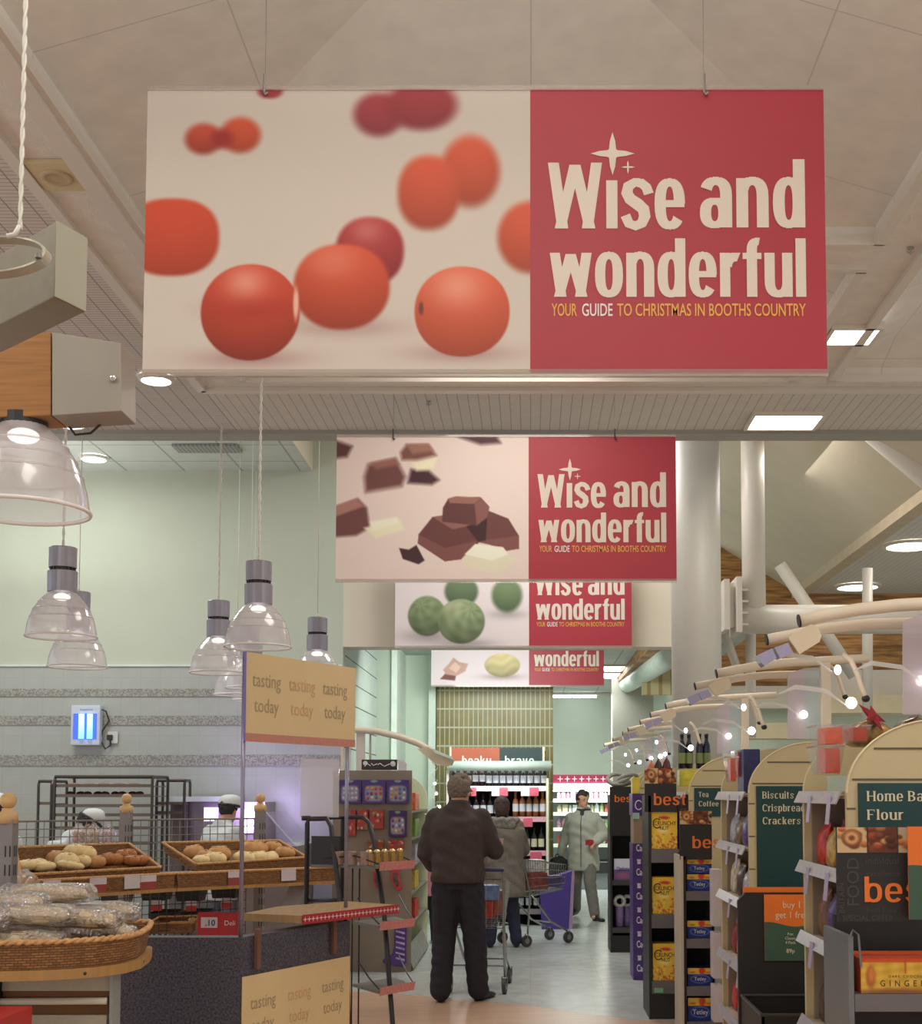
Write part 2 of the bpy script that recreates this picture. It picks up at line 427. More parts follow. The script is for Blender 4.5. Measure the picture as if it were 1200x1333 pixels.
        for q in range(n0, len(polys)): polys[q] = [(a+X, b) for a, b in polys[q]]
        X += W+gap+serif*1.2
    tot = X-gap
    kx = scale if right is None else right/tot
    # fuse the overlapping strokes: union of the spans along thin level rows
    ys = [p[1] for q in polys for p in q]; y0, y1 = min(ys), max(ys); nr = int((y1-y0)*rows); mb = MB()
    for r in range(nr):
        ya, yb = y0+(y1-y0)*r/nr, y0+(y1-y0)*(r+1)/nr; ym = (ya+yb)/2; sp = []
        for q in polys:
            xs = []
            for i in range(len(q)):
                (ax, ay), (bx_, by) = q[i], q[(i+1) % len(q)]
                if (ay > ym) != (by > ym): xs.append(ax+(bx_-ax)*(ym-ay)/(by-ay))
            xs.sort(); sp += [(xs[i], xs[i+1]) for i in range(0, len(xs)-1, 2)]
        sp.sort(); out = []
        for c, d in sp:
            if out and c <= out[-1][1]+1e-6: out[-1][1] = max(out[-1][1], d)
            else: out.append([c, d])
        for c, d in out: mb.add([fn(c*kx, ya*scale), fn(d*kx, ya*scale), fn(d*kx, yb*scale), fn(c*kx, yb*scale)], [(0, 1, 2, 3)])
    return mb, tot*kx
# ================================================================== the building
H = 4.45
m_ceil = mat('acoustic_tile', (218, 209, 197), 0.9, var=0.05, scale=9, bump=0.5, bscale=90)
m_white = mat('white_paint', (205, 193, 178), 0.55, var=0.02, scale=3)
m_trim = mat('white_gloss_trim', (212, 200, 186), 0.35, var=0.02, scale=3)
m_beam = mat('grey_beam_paint', (158, 152, 142), 0.6, var=0.03, scale=3)
m_mint = mat('pale_green_wall_paint', (206, 211, 194), 0.8, var=0.02, scale=2)
m_cream = mat('cream_wall_paint', (205, 193, 172), 0.8, var=0.02, scale=2)
m_greyw = mat('grey_beige_wall_paint', (172, 166, 152), 0.8, var=0.02, scale=2)
m_bulk = mat('bulkhead_paint', (208, 194, 174), 0.8, var=0.02, scale=2)
def lines_mat(name, base, line, px, py, wx, wy, rough=0.7, axes='XY', mottled=0.03, offs=0.0, bump=0.0):
    """sheet ruled with straight joints: pitch px along the first axis and py along the second"""
    M = bpy.data.materials.new(name); M.use_nodes = True; nt = M.node_tree; b = nt.nodes['Principled BSDF']; b.inputs['Roughness'].default_value = rough
    tc = nt.nodes.new('ShaderNodeTexCoord'); sp = nt.nodes.new('ShaderNodeSeparateXYZ'); nt.links.new(tc.outputs['Object'], sp.inputs[0])
    def line_(ax, pitch, w):
        a = nt.nodes.new('ShaderNodeMath'); a.operation = 'MULTIPLY_ADD'; a.inputs[1].default_value = 1/pitch; a.inputs[2].default_value = 500.0+offs; nt.links.new(sp.outputs[ax], a.inputs[0])
        f = nt.nodes.new('ShaderNodeMath'); f.operation = 'FRACT'; nt.links.new(a.outputs[0], f.inputs[0])
        l = nt.nodes.new('ShaderNodeMath'); l.operation = 'LESS_THAN'; l.inputs[1].default_value = w/pitch; nt.links.new(f.outputs[0], l.inputs[0]); return l
    outs = []
    if px: outs.append(line_(axes[0], px, wx))
    if py: outs.append(line_(axes[1], py, wy))
    if len(outs) == 2:
        mx = nt.nodes.new('ShaderNodeMath'); mx.operation = 'MAXIMUM'; nt.links.new(outs[0].outputs[0], mx.inputs[0]); nt.links.new(outs[1].outputs[0], mx.inputs[1])
    else: mx = outs[0]
    n = nt.nodes.new('ShaderNodeTexNoise'); n.inputs['Scale'].default_value = 7; nt.links.new(tc.outputs['Object'], n.inputs['Vector'])
    r = nt.nodes.new('ShaderNodeValToRGB'); c = col(*base)
    r.color_ramp.elements[0].color = (*[x*(1-mottled) for x in c], 1); r.color_ramp.elements[1].color = (*[min(1, x*(1+mottled)) for x in c], 1)
    r.color_ramp.elements[0].position = .3; r.color_ramp.elements[1].position = .7
    nt.links.new(n.outputs['Fac'], r.inputs[0])
    mix = nt.nodes.new('ShaderNodeMix'); mix.data_type = 'RGBA'; mix.inputs[7].default_value = (*col(*line), 1)
    nt.links.new(mx.outputs[0], mix.inputs[0]); nt.links.new(r.outputs[0], mix.inputs[6]); nt.links.new(mix.outputs[2], b.inputs['Base Color'])
    if bump:
        bp = nt.nodes.new('ShaderNodeBump'); bp.inputs['Strength'].default_value = bump; bp.inputs['Distance'].default_value = 0.01; bp.invert = True
        nt.links.new(mx.outputs[0], bp.inputs['Height']); nt.links.new(bp.outputs[0], b.inputs['Normal'])
    MATS[name] = M; return M
m_slat = lines_mat('slatted_metal_ceiling', (204, 194, 184), (148, 138, 130), 0.115, 0.036, 0.008, 0.005)
m_slat2 = lines_mat('slatted_metal_soffit', (204, 194, 182), (160, 150, 140), 0.075, 0, 0.006, 0)
m_ctile = lines_mat('tiled_ceiling_grid', (190, 192, 182), (150, 152, 145), 0.6, 0.6, 0.02, 0.02)
m_coff = lines_mat('coffer_tile', (218, 209, 197), (196, 187, 175), 1.2, 1.2, 0.007, 0.007, rough=0.95, mottled=0.05)
# floor
m_vinyl = lines_mat('grey_vinyl_floor', (184, 184, 178), (172, 173, 168), 0.6, 0.6, 0.006, 0.006, rough=0.22, mottled=0.10)
m_woodf = mat('tan_wood_floor', (192, 154, 128), 0.3, var=0.10, scale=2.0, stretch=(1.0, 6, 1))
mb = MB()
jl = [(-4.0, 11.4), (-1.07, 10.36), (-0.05, 9.83), (0.72, 9.2), (3.0, 8.6), (9, 8.0)]
mb.add([(-9, -3, 0), (9, -3, 0)]+[(x, y, 0) for x, y in reversed(jl)]+[(-9, 11.4, 0)], [tuple(range(9))], 1)
mb.add([(x, y, 0) for x, y in [(-9, 11.4)]+jl]+[(9, 24, 0), (-9, 24, 0)], [tuple(range(9))], 0)
struct('floor', mb, [m_vinyl, m_woodf], fix=False)
# ceiling: flat strips round the coffers
mb = MB()
def cq(x0, x1, y0, y1, z, mi): mb.quad((x0, y0, z), (x0, y1, z), (x1, y1, z), (x1, y0, z), mi)
cq(-2.29, -1.95, -3, 8.73, H, 0); cq(1.77, 2.08, -3, 8.73, H, 0)
cq(-1.95, 1.77, 6.34, 6.68, H, 0); cq(-1.95, 1.77, 8.5, 8.73, H, 0); cq(2.08, 9, 8.5, 8.73, H, 0)
cq(-9, -2.29, -3, 9.75, H, 1); cq(-2.29, 9, 8.73, 9.75, H, 2); cq(6.2, 9, -3, 8.5, H, 0)
struct('ceiling', mb, [m_ceil, m_slat, m_slat2])
def coffer(x0, x1, y0, y1, k, ridge_y=True):
    mb = MB(); s = min((x1-x0)/2, (y1-y0)/2); z = H+0.07
    if (x1-x0) <= (y1-y0):
        a = ((x0+x1)/2, y0+s, z+k*s); b = ((x0+x1)/2, y1-s, z+k*s)
        mb.add([(x0, y0, z), (x1, y0, z), (x1, y1, z), (x0, y1, z), a, b], [(0, 1, 4), (2, 3, 5), (1, 2, 5, 4), (3, 0, 4, 5)])
    else:
        a = (x0+s, (y0+y1)/2, z+k*s); b = (x1-s, (y0+y1)/2, z+k*s)
        mb.add([(x0, y0, z), (x1, y0, z), (x1, y1, z), (x0, y1, z), a, b], [(0, 1, 5, 4), (1, 2, 5), (2, 3, 4, 5), (3, 0, 4)])
    mb.quad((x0, y1, H), (x1, y1, H), (x1, y1, z), (x0, y1, z)); mb.quad((x0, y0, H), (x0, y1, H), (x0, y1, z), (x0, y0, z))
    mb.quad((x1, y0, H), (x1, y1, H), (x1, y1, z), (x1, y0, z)); mb.quad((x0, y0, H), (x1, y0, H), (x1, y0, z), (x0, y0, z))
    struct('ceiling', mb, m_coff)
    t = MB(); w = 0.045
    t.bx(x0-w, x0+.01, y0, y1, H-.03, H+.02); t.bx(x1-.01, x1+w, y0, y1, H-.03, H+.02)
    t.bx(x0-w, x1+w, y1-.01, y1+w, H-.03, H+.02); t.bx(x0-w, x1+w, y0-w, y0+.01, H-.03, H+.02)
    struct('trim_1', t, m_trim)
coffer(-1.95, 1.77, -3.0, 6.34, 0.30); coffer(-1.95, 1.77, 6.68, 8.5, 0.30); coffer(2.08, 6.2, -3.0, 8.5, 0.30)
t = MB(); t.bx(-2.33, -2.27, -3, 8.73, H-.03, H+.02); t.bx(-2.06, -1.97, -3, 6.6, H-.045, H+.02); t.bx(-2.3, 9, 8.70, 8.76, H-.03, H+.02); struct('trim_2', t, m_trim)
# beam across the shop
mb = MB(); mb.bx(-9, 9, 9.75, 9.95, 4.42, 4.62); struct('beam', mb, m_beam)
# bakery ceiling, fascia, roofs
mb = MB(); cq(-9, -2.26, 9.95, 13.0, 4.96, 0); struct('ceiling', mb, m_ctile)
mb = MB(); mb.quad((-2.26, 9.95, 4.96), (-2.26, 13, 4.96), (-2.26, 13, 6.1), (-2.26, 9.95, 6.1)); cq(-2.26, 1.2, 9.95, 13, 6.1, 0); struct('wall_bakery_fascia', mb, m_cream)
mb = MB(); mb.add([(3.8, 9.95, 4.45), (3.8, 18, 4.45), (1.2, 18, 6.06), (1.2, 9.95, 6.06)], [(0, 1, 2, 3)]); struct('ceiling', mb, mat('smooth_plaster_roof', (200, 184, 160), .9, var=.03, scale=3))
mb = MB(); cq(3.8, 9, 9.95, 18, 4.45, 0); struct('ceiling', mb, m_slat2)
t = MB(); t.bx(3.72, 3.88, 9.95, 18, 4.38, 4.50); struct('trim_3', t, mat('tan_timber_trim', (190, 168, 140), .6))
# bakery back wall, tiles and mosaic bands
mb = MB(); mb.bx(-9, -1.93, 13.0, 13.15, 0, 6.1); struct('wall_back', mb, mat('bakery_wall_paint', (182, 184, 166), .8, var=.02, scale=2))
zt = PZ(868, 13)
mb = MB(); mb.bx(-9, -1.93, 12.975, 13.0, 0, zt); struct('wall_back', mb, lines_mat('pale_wall_tile', (166, 166, 158), (155, 155, 148), 0.2, 0.2, 0.004, 0.004, rough=.3, axes='XZ'))
m_mos = bpy.data.materials.new('mosaic_band'); m_mos.use_nodes = True
nt = m_mos.node_tree; bs = nt.nodes['Principled BSDF']; bs.inputs['Roughness'].default_value = .35
tc = nt.nodes.new('ShaderNodeTexCoord'); mp = nt.nodes.new('ShaderNodeMapping'); mp.inputs['Scale'].default_value = (75, 1, 75)
vo = nt.nodes.new('ShaderNodeTexVoronoi'); vo.distance = 'CHEBYCHEV'; vo.inputs['Scale'].default_value = 1.0; vo.inputs['Randomness'].default_value = .1
rp = nt.nodes.new('ShaderNodeValToRGB'); rp.color_ramp.elements[0].color = (*col(118, 114, 106), 1); rp.color_ramp.elements[1].color = (*col(166, 162, 152), 1)
hs = nt.nodes.new('ShaderNodeSeparateColor')
nt.links.new(tc.outputs['Object'], mp.inputs[0]); nt.links.new(mp.outputs[0], vo.inputs['Vector']); nt.links.new(vo.outputs['Color'], hs.inputs[0]); nt.links.new(hs.outputs[0], rp.inputs[0]); nt.links.new(rp.outputs[0], bs.inputs['Base Color'])
for ya, yb in ((897, 907), (932, 944), (983, 997)):
    mb = MB(); mb.bx(-9, -1.93, 12.965, 12.99, PZ(yb, 13), PZ(ya, 13)); struct('trim_4', mb, m_mos)
t = MB(); t.bx(-9, -1.93, 12.96, 13.0, zt, zt+.02); struct('trim_5', t, mat('tile_edge_strip', (205, 210, 200), .4))
# bulkhead over the way through, left wall of the far shop
zb = PZ(842, 13)
mb = MB(); mb.bx(-1.93, 1.5, 13.0, 13.3, zb, 6.1); struct('wall_bulkhead', mb, m_bulk)
mb = MB(); mb.bx(-2.05, -1.93, 13.16, 15.9, 0, 3.47); struct('wall_left', mb, lines_mat('panelled_wall', (186, 192, 182), (60, 62, 58), 0, 0.24, 0, 0.012, axes='YZ', offs=.32))
mb = MB(); mb.bx(-2.05, PX(511, 15.9), 15.9, 17.0, 0, 3.6); struct('wall_left', mb, mat('wall_return_paint', (176, 180, 164), .8, var=.02))
mb = MB(); mb.bx(PX(511, 15.9)-.1, PX(600, 17), 17.0, 17.1, 0, 3.6); struct('wall_left', mb, m_mint)
mb = MB(); mb.bx(PX(511, 15.9)-.02, PX(511, 15.9)+.05, 15.86, 17, 0, 3.47); mb.bx(PX(558, 16.9), PX(567, 16.9), 16.8, 17, 0, 3.47); struct('trim_6', mb, mat('white_corner_trim', (214, 222, 208), .5))
mb = MB(); mb.quad((-2.05, 13.3, 3.47), (-2.05, 24, 3.47), (2.6, 24, 3.47), (2.6, 13.3, 3.47)); struct('ceiling', mb, m_ctile)
mb = MB(); mb.bx(-9, 9, 23.9, 24.05, 0, 6.5); struct('wall_back', mb, m_mint)
mb = MB(); mb.bx(1.3, 1.95, 20.0, 20.3, 0, 3.47); struct('wall_right', mb, m_greyw)
# olive tiled pier
m_ol = lines_mat('olive_tile', (134, 118, 62), (186, 184, 160), 0.0637, 0.248, 0.012, 0.022, rough=.35, axes='XZ', mottled=.12)
xa, xb = PX(568, 16.9), PX(720, 16.9)
mb = MB(); mb.bx(xa, xb, 16.9, 17.4, 0, 3.47); struct('wall_tiled_pier', mb, m_ol)
# right hand side: columns, truss, timber wall, bulkheads
mb = MB(); mb.tube([(1.45, 11, 0), (1.45, 11, 6.0)], .217, 32); struct('column', mb, mat('column_paint', (182, 174, 162), .45, var=.02), smooth=True)
mb = MB()
mb.tube([(2.135, 12, 3.2), (2.135, 12, 5.6)], .112, 20)
mb.tube([(1.95, 12, 3.27), (6.0, 12, 3.27)], .14, 20)
a = P(1120, 545, 11.5); b_ = P(1215, 625, 11.5); d = (b_-a); mb.tube([a-d*.2, b_+d], .125, 16)
struct('truss', mb, m_trim, smooth=True)
mb = MB(); mb.bx(PX(942, 11.9), PX(949, 11.9), 11.75, 12.1, PZ(822, 11.9), PZ(757, 11.9)); mb.bx(PX(957, 11.9), PX(964, 11.9), 11.7, 12.15, PZ(826, 11.9), PZ(755, 11.9)); mb.bx(PX(945, 11.9), PX(960, 11.9), 11.85, 12.0, PZ(818, 11.9), PZ(760, 11.9))
for k in range(4):
    zz = PZ(768+k*15, 11.8); mb.bx(PX(962, 11.8), PX(976, 11.8), 11.78, 11.82, zz-.01, zz+.01)
struct('truss_bracket', mb, m_white)
mb = MB()
for x0, y0, x1, y1, r in ((977, 760, 977, 960, .06), (1129, 740, 1129, 940, .062), (1015, 735, 1112, 880, .075), (935, 800, 963, 880, .05), (1215, 700, 1215, 940, .06)):
    mb.tube([P(x0, y0, 14.5), P(x1, y1, 14.5)], r, 12)
struct('truss', mb, m_trim, smooth=True)
m_pl = bpy.data.materials.new('timber_boards'); m_pl.use_nodes = True; nt = m_pl.node_tree; bs = nt.nodes['Principled BSDF']; bs.inputs['Roughness'].default_value = .55
tc = nt.nodes.new('ShaderNodeTexCoord'); mp = nt.nodes.new('ShaderNodeMapping'); mp.inputs['Scale'].default_value = (1.2, 1, 14); nn = nt.nodes.new('ShaderNodeTexNoise'); nn.inputs['Scale'].default_value = 2.2; nn.inputs['Detail'].default_value = 5
rp = nt.nodes.new('ShaderNodeValToRGB'); rp.color_ramp.elements[0].position = .36; rp.color_ramp.elements[1].position = .68; rp.color_ramp.elements[0].color = (*col(120, 78, 40), 1); rp.color_ramp.elements[1].color = (*col(190, 136, 78), 1)
nt.links.new(tc.outputs['Object'], mp.inputs[0]); nt.links.new(mp.outputs[0], nn.inputs['Vector']); nt.links.new(nn.outputs['Fac'], rp.inputs[0]); nt.links.new(rp.outputs[0], bs.inputs['Base Color'])
mb = MB(); pl = [(2.55, 2.2), (9, 2.2), (9, 4.45), (3.8, 4.45), (2.55, 5.22)]
mb.prism(pl, lambda u, v: Vector((u, 17.9, v)), lambda u, v: Vector((u, 18.0, v))); struct('wall_right', mb, m_pl)
mb = MB(); mb.bx(PX(1070, 16), 9, 15.6, 16.0, PZ(912, 16), PZ(876, 16)); mb.bx(PX(925, 16.2), PX(1070, 16.2), 16, 16.3, PZ(922, 16), PZ(893, 16)); struct('wall_right', mb, m_white)
mb = MB(); mb.bx(PX(1065, 15.6), 9, 15.3, 16.0, PZ(930, 15.6), PZ(907, 15.6)); mb.bx(PX(960, 15.8), PX(1065, 15.8), 15.5, 16.0, PZ(962, 15.7), PZ(942, 15.7)); struct('wall_right', mb, mat('cream_ledge_paint', (216, 196, 160), .6))
mb = MB(); mb.bx(1.9, 9, 16.4, 16.5, 0, PZ(893, 16.4)); struct('wall_right', mb, m_mint)
# slanting timber and rail beside the far ceiling
mb = MB(); a = P(852, 838, 14.0); b_ = P(797, 895, 21.5); o_ = Vector((.16, 0, 0)); u_ = Vector((0, 0, .22))
mb.add([a, b_, b_+o_, a+o_, a+u_, b_+u_, b_+u_+o_, a+u_+o_], [(0, 1, 2, 3), (4, 5, 6, 7), (0, 1, 5, 4), (3, 2, 6, 7), (0, 3, 7, 4), (1, 2, 6, 5)]); struct('beam', mb, m_pl)
mb = MB(); mb.tube([P(880, 850, 14.0), P(806, 898, 21.5)], .13, 14); struct('beam', mb, mat('pale_green_rail', (196, 204, 190), .5), smooth=True)
mb = MB(); mb.bx(PX(835, 17.5), 2.6, 17.3, 17.4, PZ(905, 17.4), PZ(855, 17.4)); struct('wall_right', mb, lines_mat('pale_timber_battens', (205, 184, 140), (170, 142, 92), .16, 0, .05, 0, axes='XZ'))
# ------------------------------------------------------------------ ceiling lamps
m_lamp = mat_emit('lamp_diffuser', (1.0, 0.95, 0.86), 7.0)
m_lampc = mat_emit('cool_lamp_diffuser', (0.95, 1.0, 0.97), 7.0)
def sq_lamp(x, y, z, w, l, label, mm=None, group=None):
    t = thing('ceiling_light', label, 'ceiling light', (x, y, z), group)
    f = MB(); e = .025
    for s in (-1, 1):
        f.bx(x+s*(w/2+e/2)-e/2, x+s*(w/2+e/2)+e/2, y-l/2-e, y+l/2+e, z-.02, z+.03); f.bx(x-w/2, x+w/2, y+s*(l/2+e/2)-e/2, y+s*(l/2+e/2)+e/2, z-.02, z+.03)
    f.build('frame', m_trim, t); d = MB(); d.bx(x-w/2, x+w/2, y-l/2, y+l/2, z-.006, z+.02); d.build('diffuser', mm or m_lamp, t)
def disc_lamp(x, y, z, r, label, mm=None, mx=None):
    t = thing('downlight', label, 'ceiling light', (x, y, z))
    f = MB(); f.lathe([(r*1.18, z), (r*1.18, z-.02), (r, z-.028), (r, z+.02)], (x, y, 0), 28); f.build('rim', m_trim, t, smooth=False)
    d = MB(); d.lathe([(0, z-.012), (r, z-.008), (r, z+.01)], (x, y, 0), 28); d.build('diffuser', mm or m_lamp, t)
sq_lamp(1.985, 7.66, H-.01, .27, .25, 'small square ceiling light in the flat strip to the right of the tomato banner')
sq_lamp(1.93, 9.47, H-.01, .50, .36, 'large square ceiling light in the slatted soffit just above the grey beam')
for (px_, py_, rr, lb) in ((210, 497, .10, 'round downlight glowing below the lower left corner of the tomato banner'),):
    q = P(px_, py_, 8.73); k = (H-CAMZ)/(q.z-CAMZ); disc_lamp(q.x*k, 8.73*k-.12, H-.01, .10, lb, m_lampc)
def at_z(px, py, z):
    q = P(px, py, 10.0); k = (z-CAMZ)/(q.z-CAMZ); return Vector((q.x*k, 10*k, z))
q = at_z(122, 594, 4.96); disc_lamp(q.x, q.y, 4.95, .12, 'round downlight in the tiled bakery ceiling', m_lampc)
q = at_z(92, 548, H); disc_lamp(q.x, q.y, H-.01, .10, 'round downlight partly hidden behind the near pendant lamp', m_lampc)
q = at_z(1185, 708, 4.45); disc_lamp(q.x, q.y, 4.44, .27, 'large round ceiling light at the right edge above the spotlight tubes')
q = at_z(1116, 762, 4.45); disc_lamp(q.x, q.y, 4.44, .27, 'large round ceiling light farther back beside the timber wall')
q = at_z(948, 590, 5.6); sq_lamp(1.72, 12.1, 4.7, .12, .3, 'small bright light between the thick and the thin white columns')
q = at_z(797, 862, 3.47); q2 = at_z(797, 880, 3.47)
sq_lamp(q.x, (q.y+q2.y)/2-.35, 3.46, .42, .75, 'nearer square light panel in the far shop ceiling', m_lampc); sq_lamp(q.x, (q.y+q2.y)/2+.75, 3.46, .42, .9, 'farther square light panel in the far shop ceiling', m_lampc)
t = thing('strip_light', 'long white strip light under the ceiling of the far wall', 'ceiling light', (.8, 23.4, 3.4))
f = MB(); f.bx(.4, 1.9, 23.35, 23.45, 3.42, 3.46); f.build('housing', m_trim, t); f = MB()
for k in range(9): f.bx(.42+k*.092, .49+k*.092, 23.35, 23.44, 3.38, 3.42)
f.build('tube', m_lampc, t)
# vents and sprinklers
q = at_z(74, 225, H); t = thing('ceiling_vent', 'round cream air vent in the strip beside the slatted ceiling', 'vent', q)
f = MB(); f.box((q.x, q.y, H-.012), (.20, .26, .02)); f.build('plate', mat('cream_vent', (200, 180, 140), .5), t); f = MB()
f.lathe([(.075, H-.02), (.07, H-.03), (.05, H-.03), (.045, H-.024), (0, H-.035)], (q.x, q.y, 0), 24); f.build('diffuser', mat('vent_diffuser', (178, 158, 120), .5), t, smooth=True)
q = at_z(270, 582, 4.96); f = MB(); f.box((q.x, q.y, 4.945), (.62, .25, .02)); tag(f.build('ceiling_vent', lines_mat('grey_grille', (150, 150, 142), (120, 120, 114), .04, 0, .015, 0)), 'grey rectangular grille in the bakery ceiling', 'vent')
for px_, py_, lb in ((1185, 322, 'small sprinkler head in the ceiling strip right of the tomato banner'), (1103, 436, 'small sprinkler head just behind the small square ceiling light'), (558, 522, 'small sprinkler head under the tomato banner in the slatted soffit')):
    q = at_z(px_, py_, H); f = MB(); f.tube([q, q-Vector((0, 0, .035))], .006, 8); f.tube([q+Vector((-.02, 0, -.02)), q-Vector((0, 0, .035)), q+Vector((.02, 0, -.02))], .004, 6); f.lathe([(.018, q.z-.002), (.018, q.z-.008), (0, q.z-.01)], (q.x, q.y, 0), 12); tag(f.build('sprinkler', m_beam), lb, 'sprinkler')
# ================================================================== hanging banners
m_red = mat('banner_red', (164, 48, 60), .5, var=.02, scale=3)
m_letter = mat('banner_letter_white', (214, 196, 180), .5, var=.01)
m_gold = mat('banner_letter_gold', (220, 160, 70), .5, var=.01)
m_bwhite = mat('banner_white', (204, 188, 174), .5, var=.01)
m_steel = mat('bright_steel', (150, 145, 138), .35, metal=.8, var=.03)
m_dark = mat('dark_metal', (45, 42, 42), .45, var=.05)
m_rail = mat_clear('clear_rail', (.95, .93, .9), .45, (.75, .7, .66))
def art_tomato(U, V):
    x = U*500+190; y = V*369+118
    img = np.ones(x.shape+(3,))*np.array((203, 188, 174))
    img *= (1-.05*np.exp(-((y-150)/60)**2))[..., None]
    def sh(cx, cy, rx, ry, a):
        nonlocal img
        g = np.exp(-((x-cx)/rx)**2-((y-cy)/ry)**2)[..., None]*a; img = img*(1-g)+np.array((150, 95, 95))*g
    R = (204, 84, 54); D = (176, 52, 44); PK = (150, 60, 62)
    B = lambda *a, **k: blob(img, x, y, *a, **k)
    img = B(350, 122, 16, 9, PK, blur=.35); 
    img = B(264, 184, 24, 20, (178, 72, 54), blur=.3, shade=.25); img = B(312, 179, 26, 23, (190, 78, 54), blur=.28, shade=.2); img = B(288, 184, 14, 12, (150, 50, 48), blur=.6)
    img = B(492, 152, 32, 28, (150, 58, 62), blur=.3, shade=.2); img = B(548, 140, 46, 32, (150, 56, 60), blur=.26, shade=.2)
    img = B(612, 226, 38, 46, (198, 84, 58), blur=.22, shade=.25); img = B(558, 254, 40, 48, (200, 84, 58), blur=.16, shade=.25, p=2.2)
    img = B(690, 312, 42, 46, (200, 84, 58), blur=.16, shade=.25)
    img = B(225, 312, 61, 50, (196, 74, 50), blur=.08, shade=.2, p=2.4)
    img = B(482, 330, 44, 44, (166, 56, 56), blur=.1, shade=.3, p=2.2, hi=(-.1, -.6, .5, .25))
    sh(450, 428, 70, 12, .45); img = B(446, 376, 62, 55, (198, 78, 52), blur=.07, shade=.3, p=2.15, hi=(-.2, -.62, .55, .22))
    sh(328, 468, 70, 12, .55); img = B(328, 409, 64, 62, (190, 70, 50), blur=.025, shade=.36, p=2.06, hi=(-.1, -.62, .42, .42))
    g = np.exp(-((y-405)/14)**2-((x-330)/50)**2)[..., None]*.35; img = img*(1-g)+np.array((150, 40, 34))*g
    img = B(387, 398, 3.5, 20, (226, 170, 150), blur=.5)
    sh(602, 462, 66, 11, .5); img = B(602, 408, 61.5, 58, (206, 90, 62), blur=.025, shade=.28, p=2.1, hi=(-.1, -.55, .55, .36))
    img = B(549, 404, 3, 8, (110, 60, 50), blur=.5)
    return img
def art_choc(U, V):
    x = U*256+433; y = V*187+569
    img = np.ones(x.shape+(3,))*np.array((226, 204, 192))
    q = lambda pts, c, b=.8: poly_paint(img, x, y, pts, c, b)
    img = q([(430, 574), (454, 582), (447, 596), (430, 598)], (96, 58, 56), 3)
    img = q([(592, 569), (646, 569), (652, 578), (625, 580)], (82, 52, 54), 3)
    img = q([(475, 606), (512, 598), (525, 622), (520, 634), (472, 642), (470, 622)], (112, 70, 66), 4); img = q([(478, 604), (510, 598), (516, 606), (486, 612)], (150, 100, 86), 3)
    img = q([(532, 612), (556, 614), (570, 626), (560, 632), (528, 630)], (70, 42, 46), 3); img = q([(534, 604), (566, 598), (562, 610), (540, 614)], (236, 226, 186), 3)
    img = q([(518, 590), (526, 580), (556, 580), (566, 594), (540, 600), (520, 600)], (122, 78, 68), 3); img = q([(526, 580), (554, 579), (562, 588), (534, 592)], (158, 110, 92), 2.5)
    img = q([(430, 662), (462, 650), (474, 662), (478, 688), (460, 698), (430, 700)], (112, 70, 68), 2.5); img = q([(430, 660), (460, 650), (470, 660), (430, 674)], (170, 120, 108), 2)
    img = q([(470, 688), (518, 676), (524, 690), (486, 702)], (232, 222, 188), 2); img = q([(478, 680), (514, 674), (516, 682), (482, 692)], (240, 232, 204), 2)
    img = q([(517, 714), (530, 716), (540, 710), (551, 730), (543, 735), (522, 728)], (72, 46, 46))
    img = q([(543, 696), (561, 674), (576, 672), (610, 686), (624, 706), (600, 728), (578, 731), (542, 708)], (104, 62, 58)); img = q([(543, 696), (578, 714), (622, 704), (604, 728), (578, 731), (542, 708)], (124, 78, 72)); img = q([(561, 674), (588, 670), (616, 684), (588, 690)], (142, 94, 84))
    img = q([(610, 686), (636, 666), (662, 676), (676, 698), (676, 715), (640, 710), (620, 706)], (110, 66, 62)); img = q([(622, 705), (676, 698), (676, 715), (658, 718), (634, 708)], (128, 80, 74)); img = q([(606, 686), (634, 676), (632, 704), (622, 706)], (66, 38, 40))
    img = q([(575, 662), (582, 650), (624, 648), (636, 660), (634, 674), (620, 685), (574, 680)], (98, 58, 56)); img = q([(582, 650), (592, 647), (626, 649), (617, 657), (584, 656)], (150, 100, 90)); img = q([(617, 657), (626, 649), (637, 661), (634, 674), (620, 685)], (134, 88, 80))
    img = q([(600, 728), (618, 709), (655, 713), (664, 724), (676, 728), (648, 748), (604, 738)], (222, 212, 184)); img = q([(604, 722), (618, 709), (655, 713), (662, 722), (640, 730)], (240, 230, 206))
    return img
def art_sprout(U, V):
    x = U*176+512; y = V*133+709
    img = np.ones(x.shape+(3,))*np.array((222, 206, 202))
    B = lambda *a, **k: blob(img, x, y, *a, **k)
    def sh(cx, cy, rx, ry, a):
        nonlocal img
        g = np.exp(-((x-cx)/rx)**2-((y-cy)/ry)**2)[..., None]*a; img = img*(1-g)+np.array((130, 118, 118))*g
    sh(660, 800, 24, 6, .5); img = B(659, 775, 20, 22, (112, 128, 92), blur=.2, shade=.35)
    img = B(599, 770, 22, 20, (106, 122, 90), blur=.15, shade=.35)
    sh(556, 828, 34, 9, .6); img = B(554, 802, 25, 26, (124, 136, 98), blur=.07, shade=.4)
    sh(606, 838, 36, 6, .6); img = B(599, 809, 31, 29, (134, 146, 106), blur=.05, shade=.42, hi=(-.3, -.6, .5, .2))
    m1 = (np.hypot((x-599)/30, (y-809)/28) < .97)[..., None]; m2 = ((np.hypot((x-554)/24, (y-802)/25) < .95) & (np.hypot((x-599)/31, (y-809)/29) > 1))[..., None]
    r = np.hypot(x-612, y-792); a = np.arctan2(y-792, x-612); v = (np.sin(a*9+r*.12)*6+np.sin(r*.45+a*2)*5)[..., None]*m1
    r = np.hypot(x-545, y-786); a = np.arctan2(y-786, x-545); return img+v+(np.sin(a*8+r*.1)*6+np.sin(r*.5)*4)[..., None]*m2
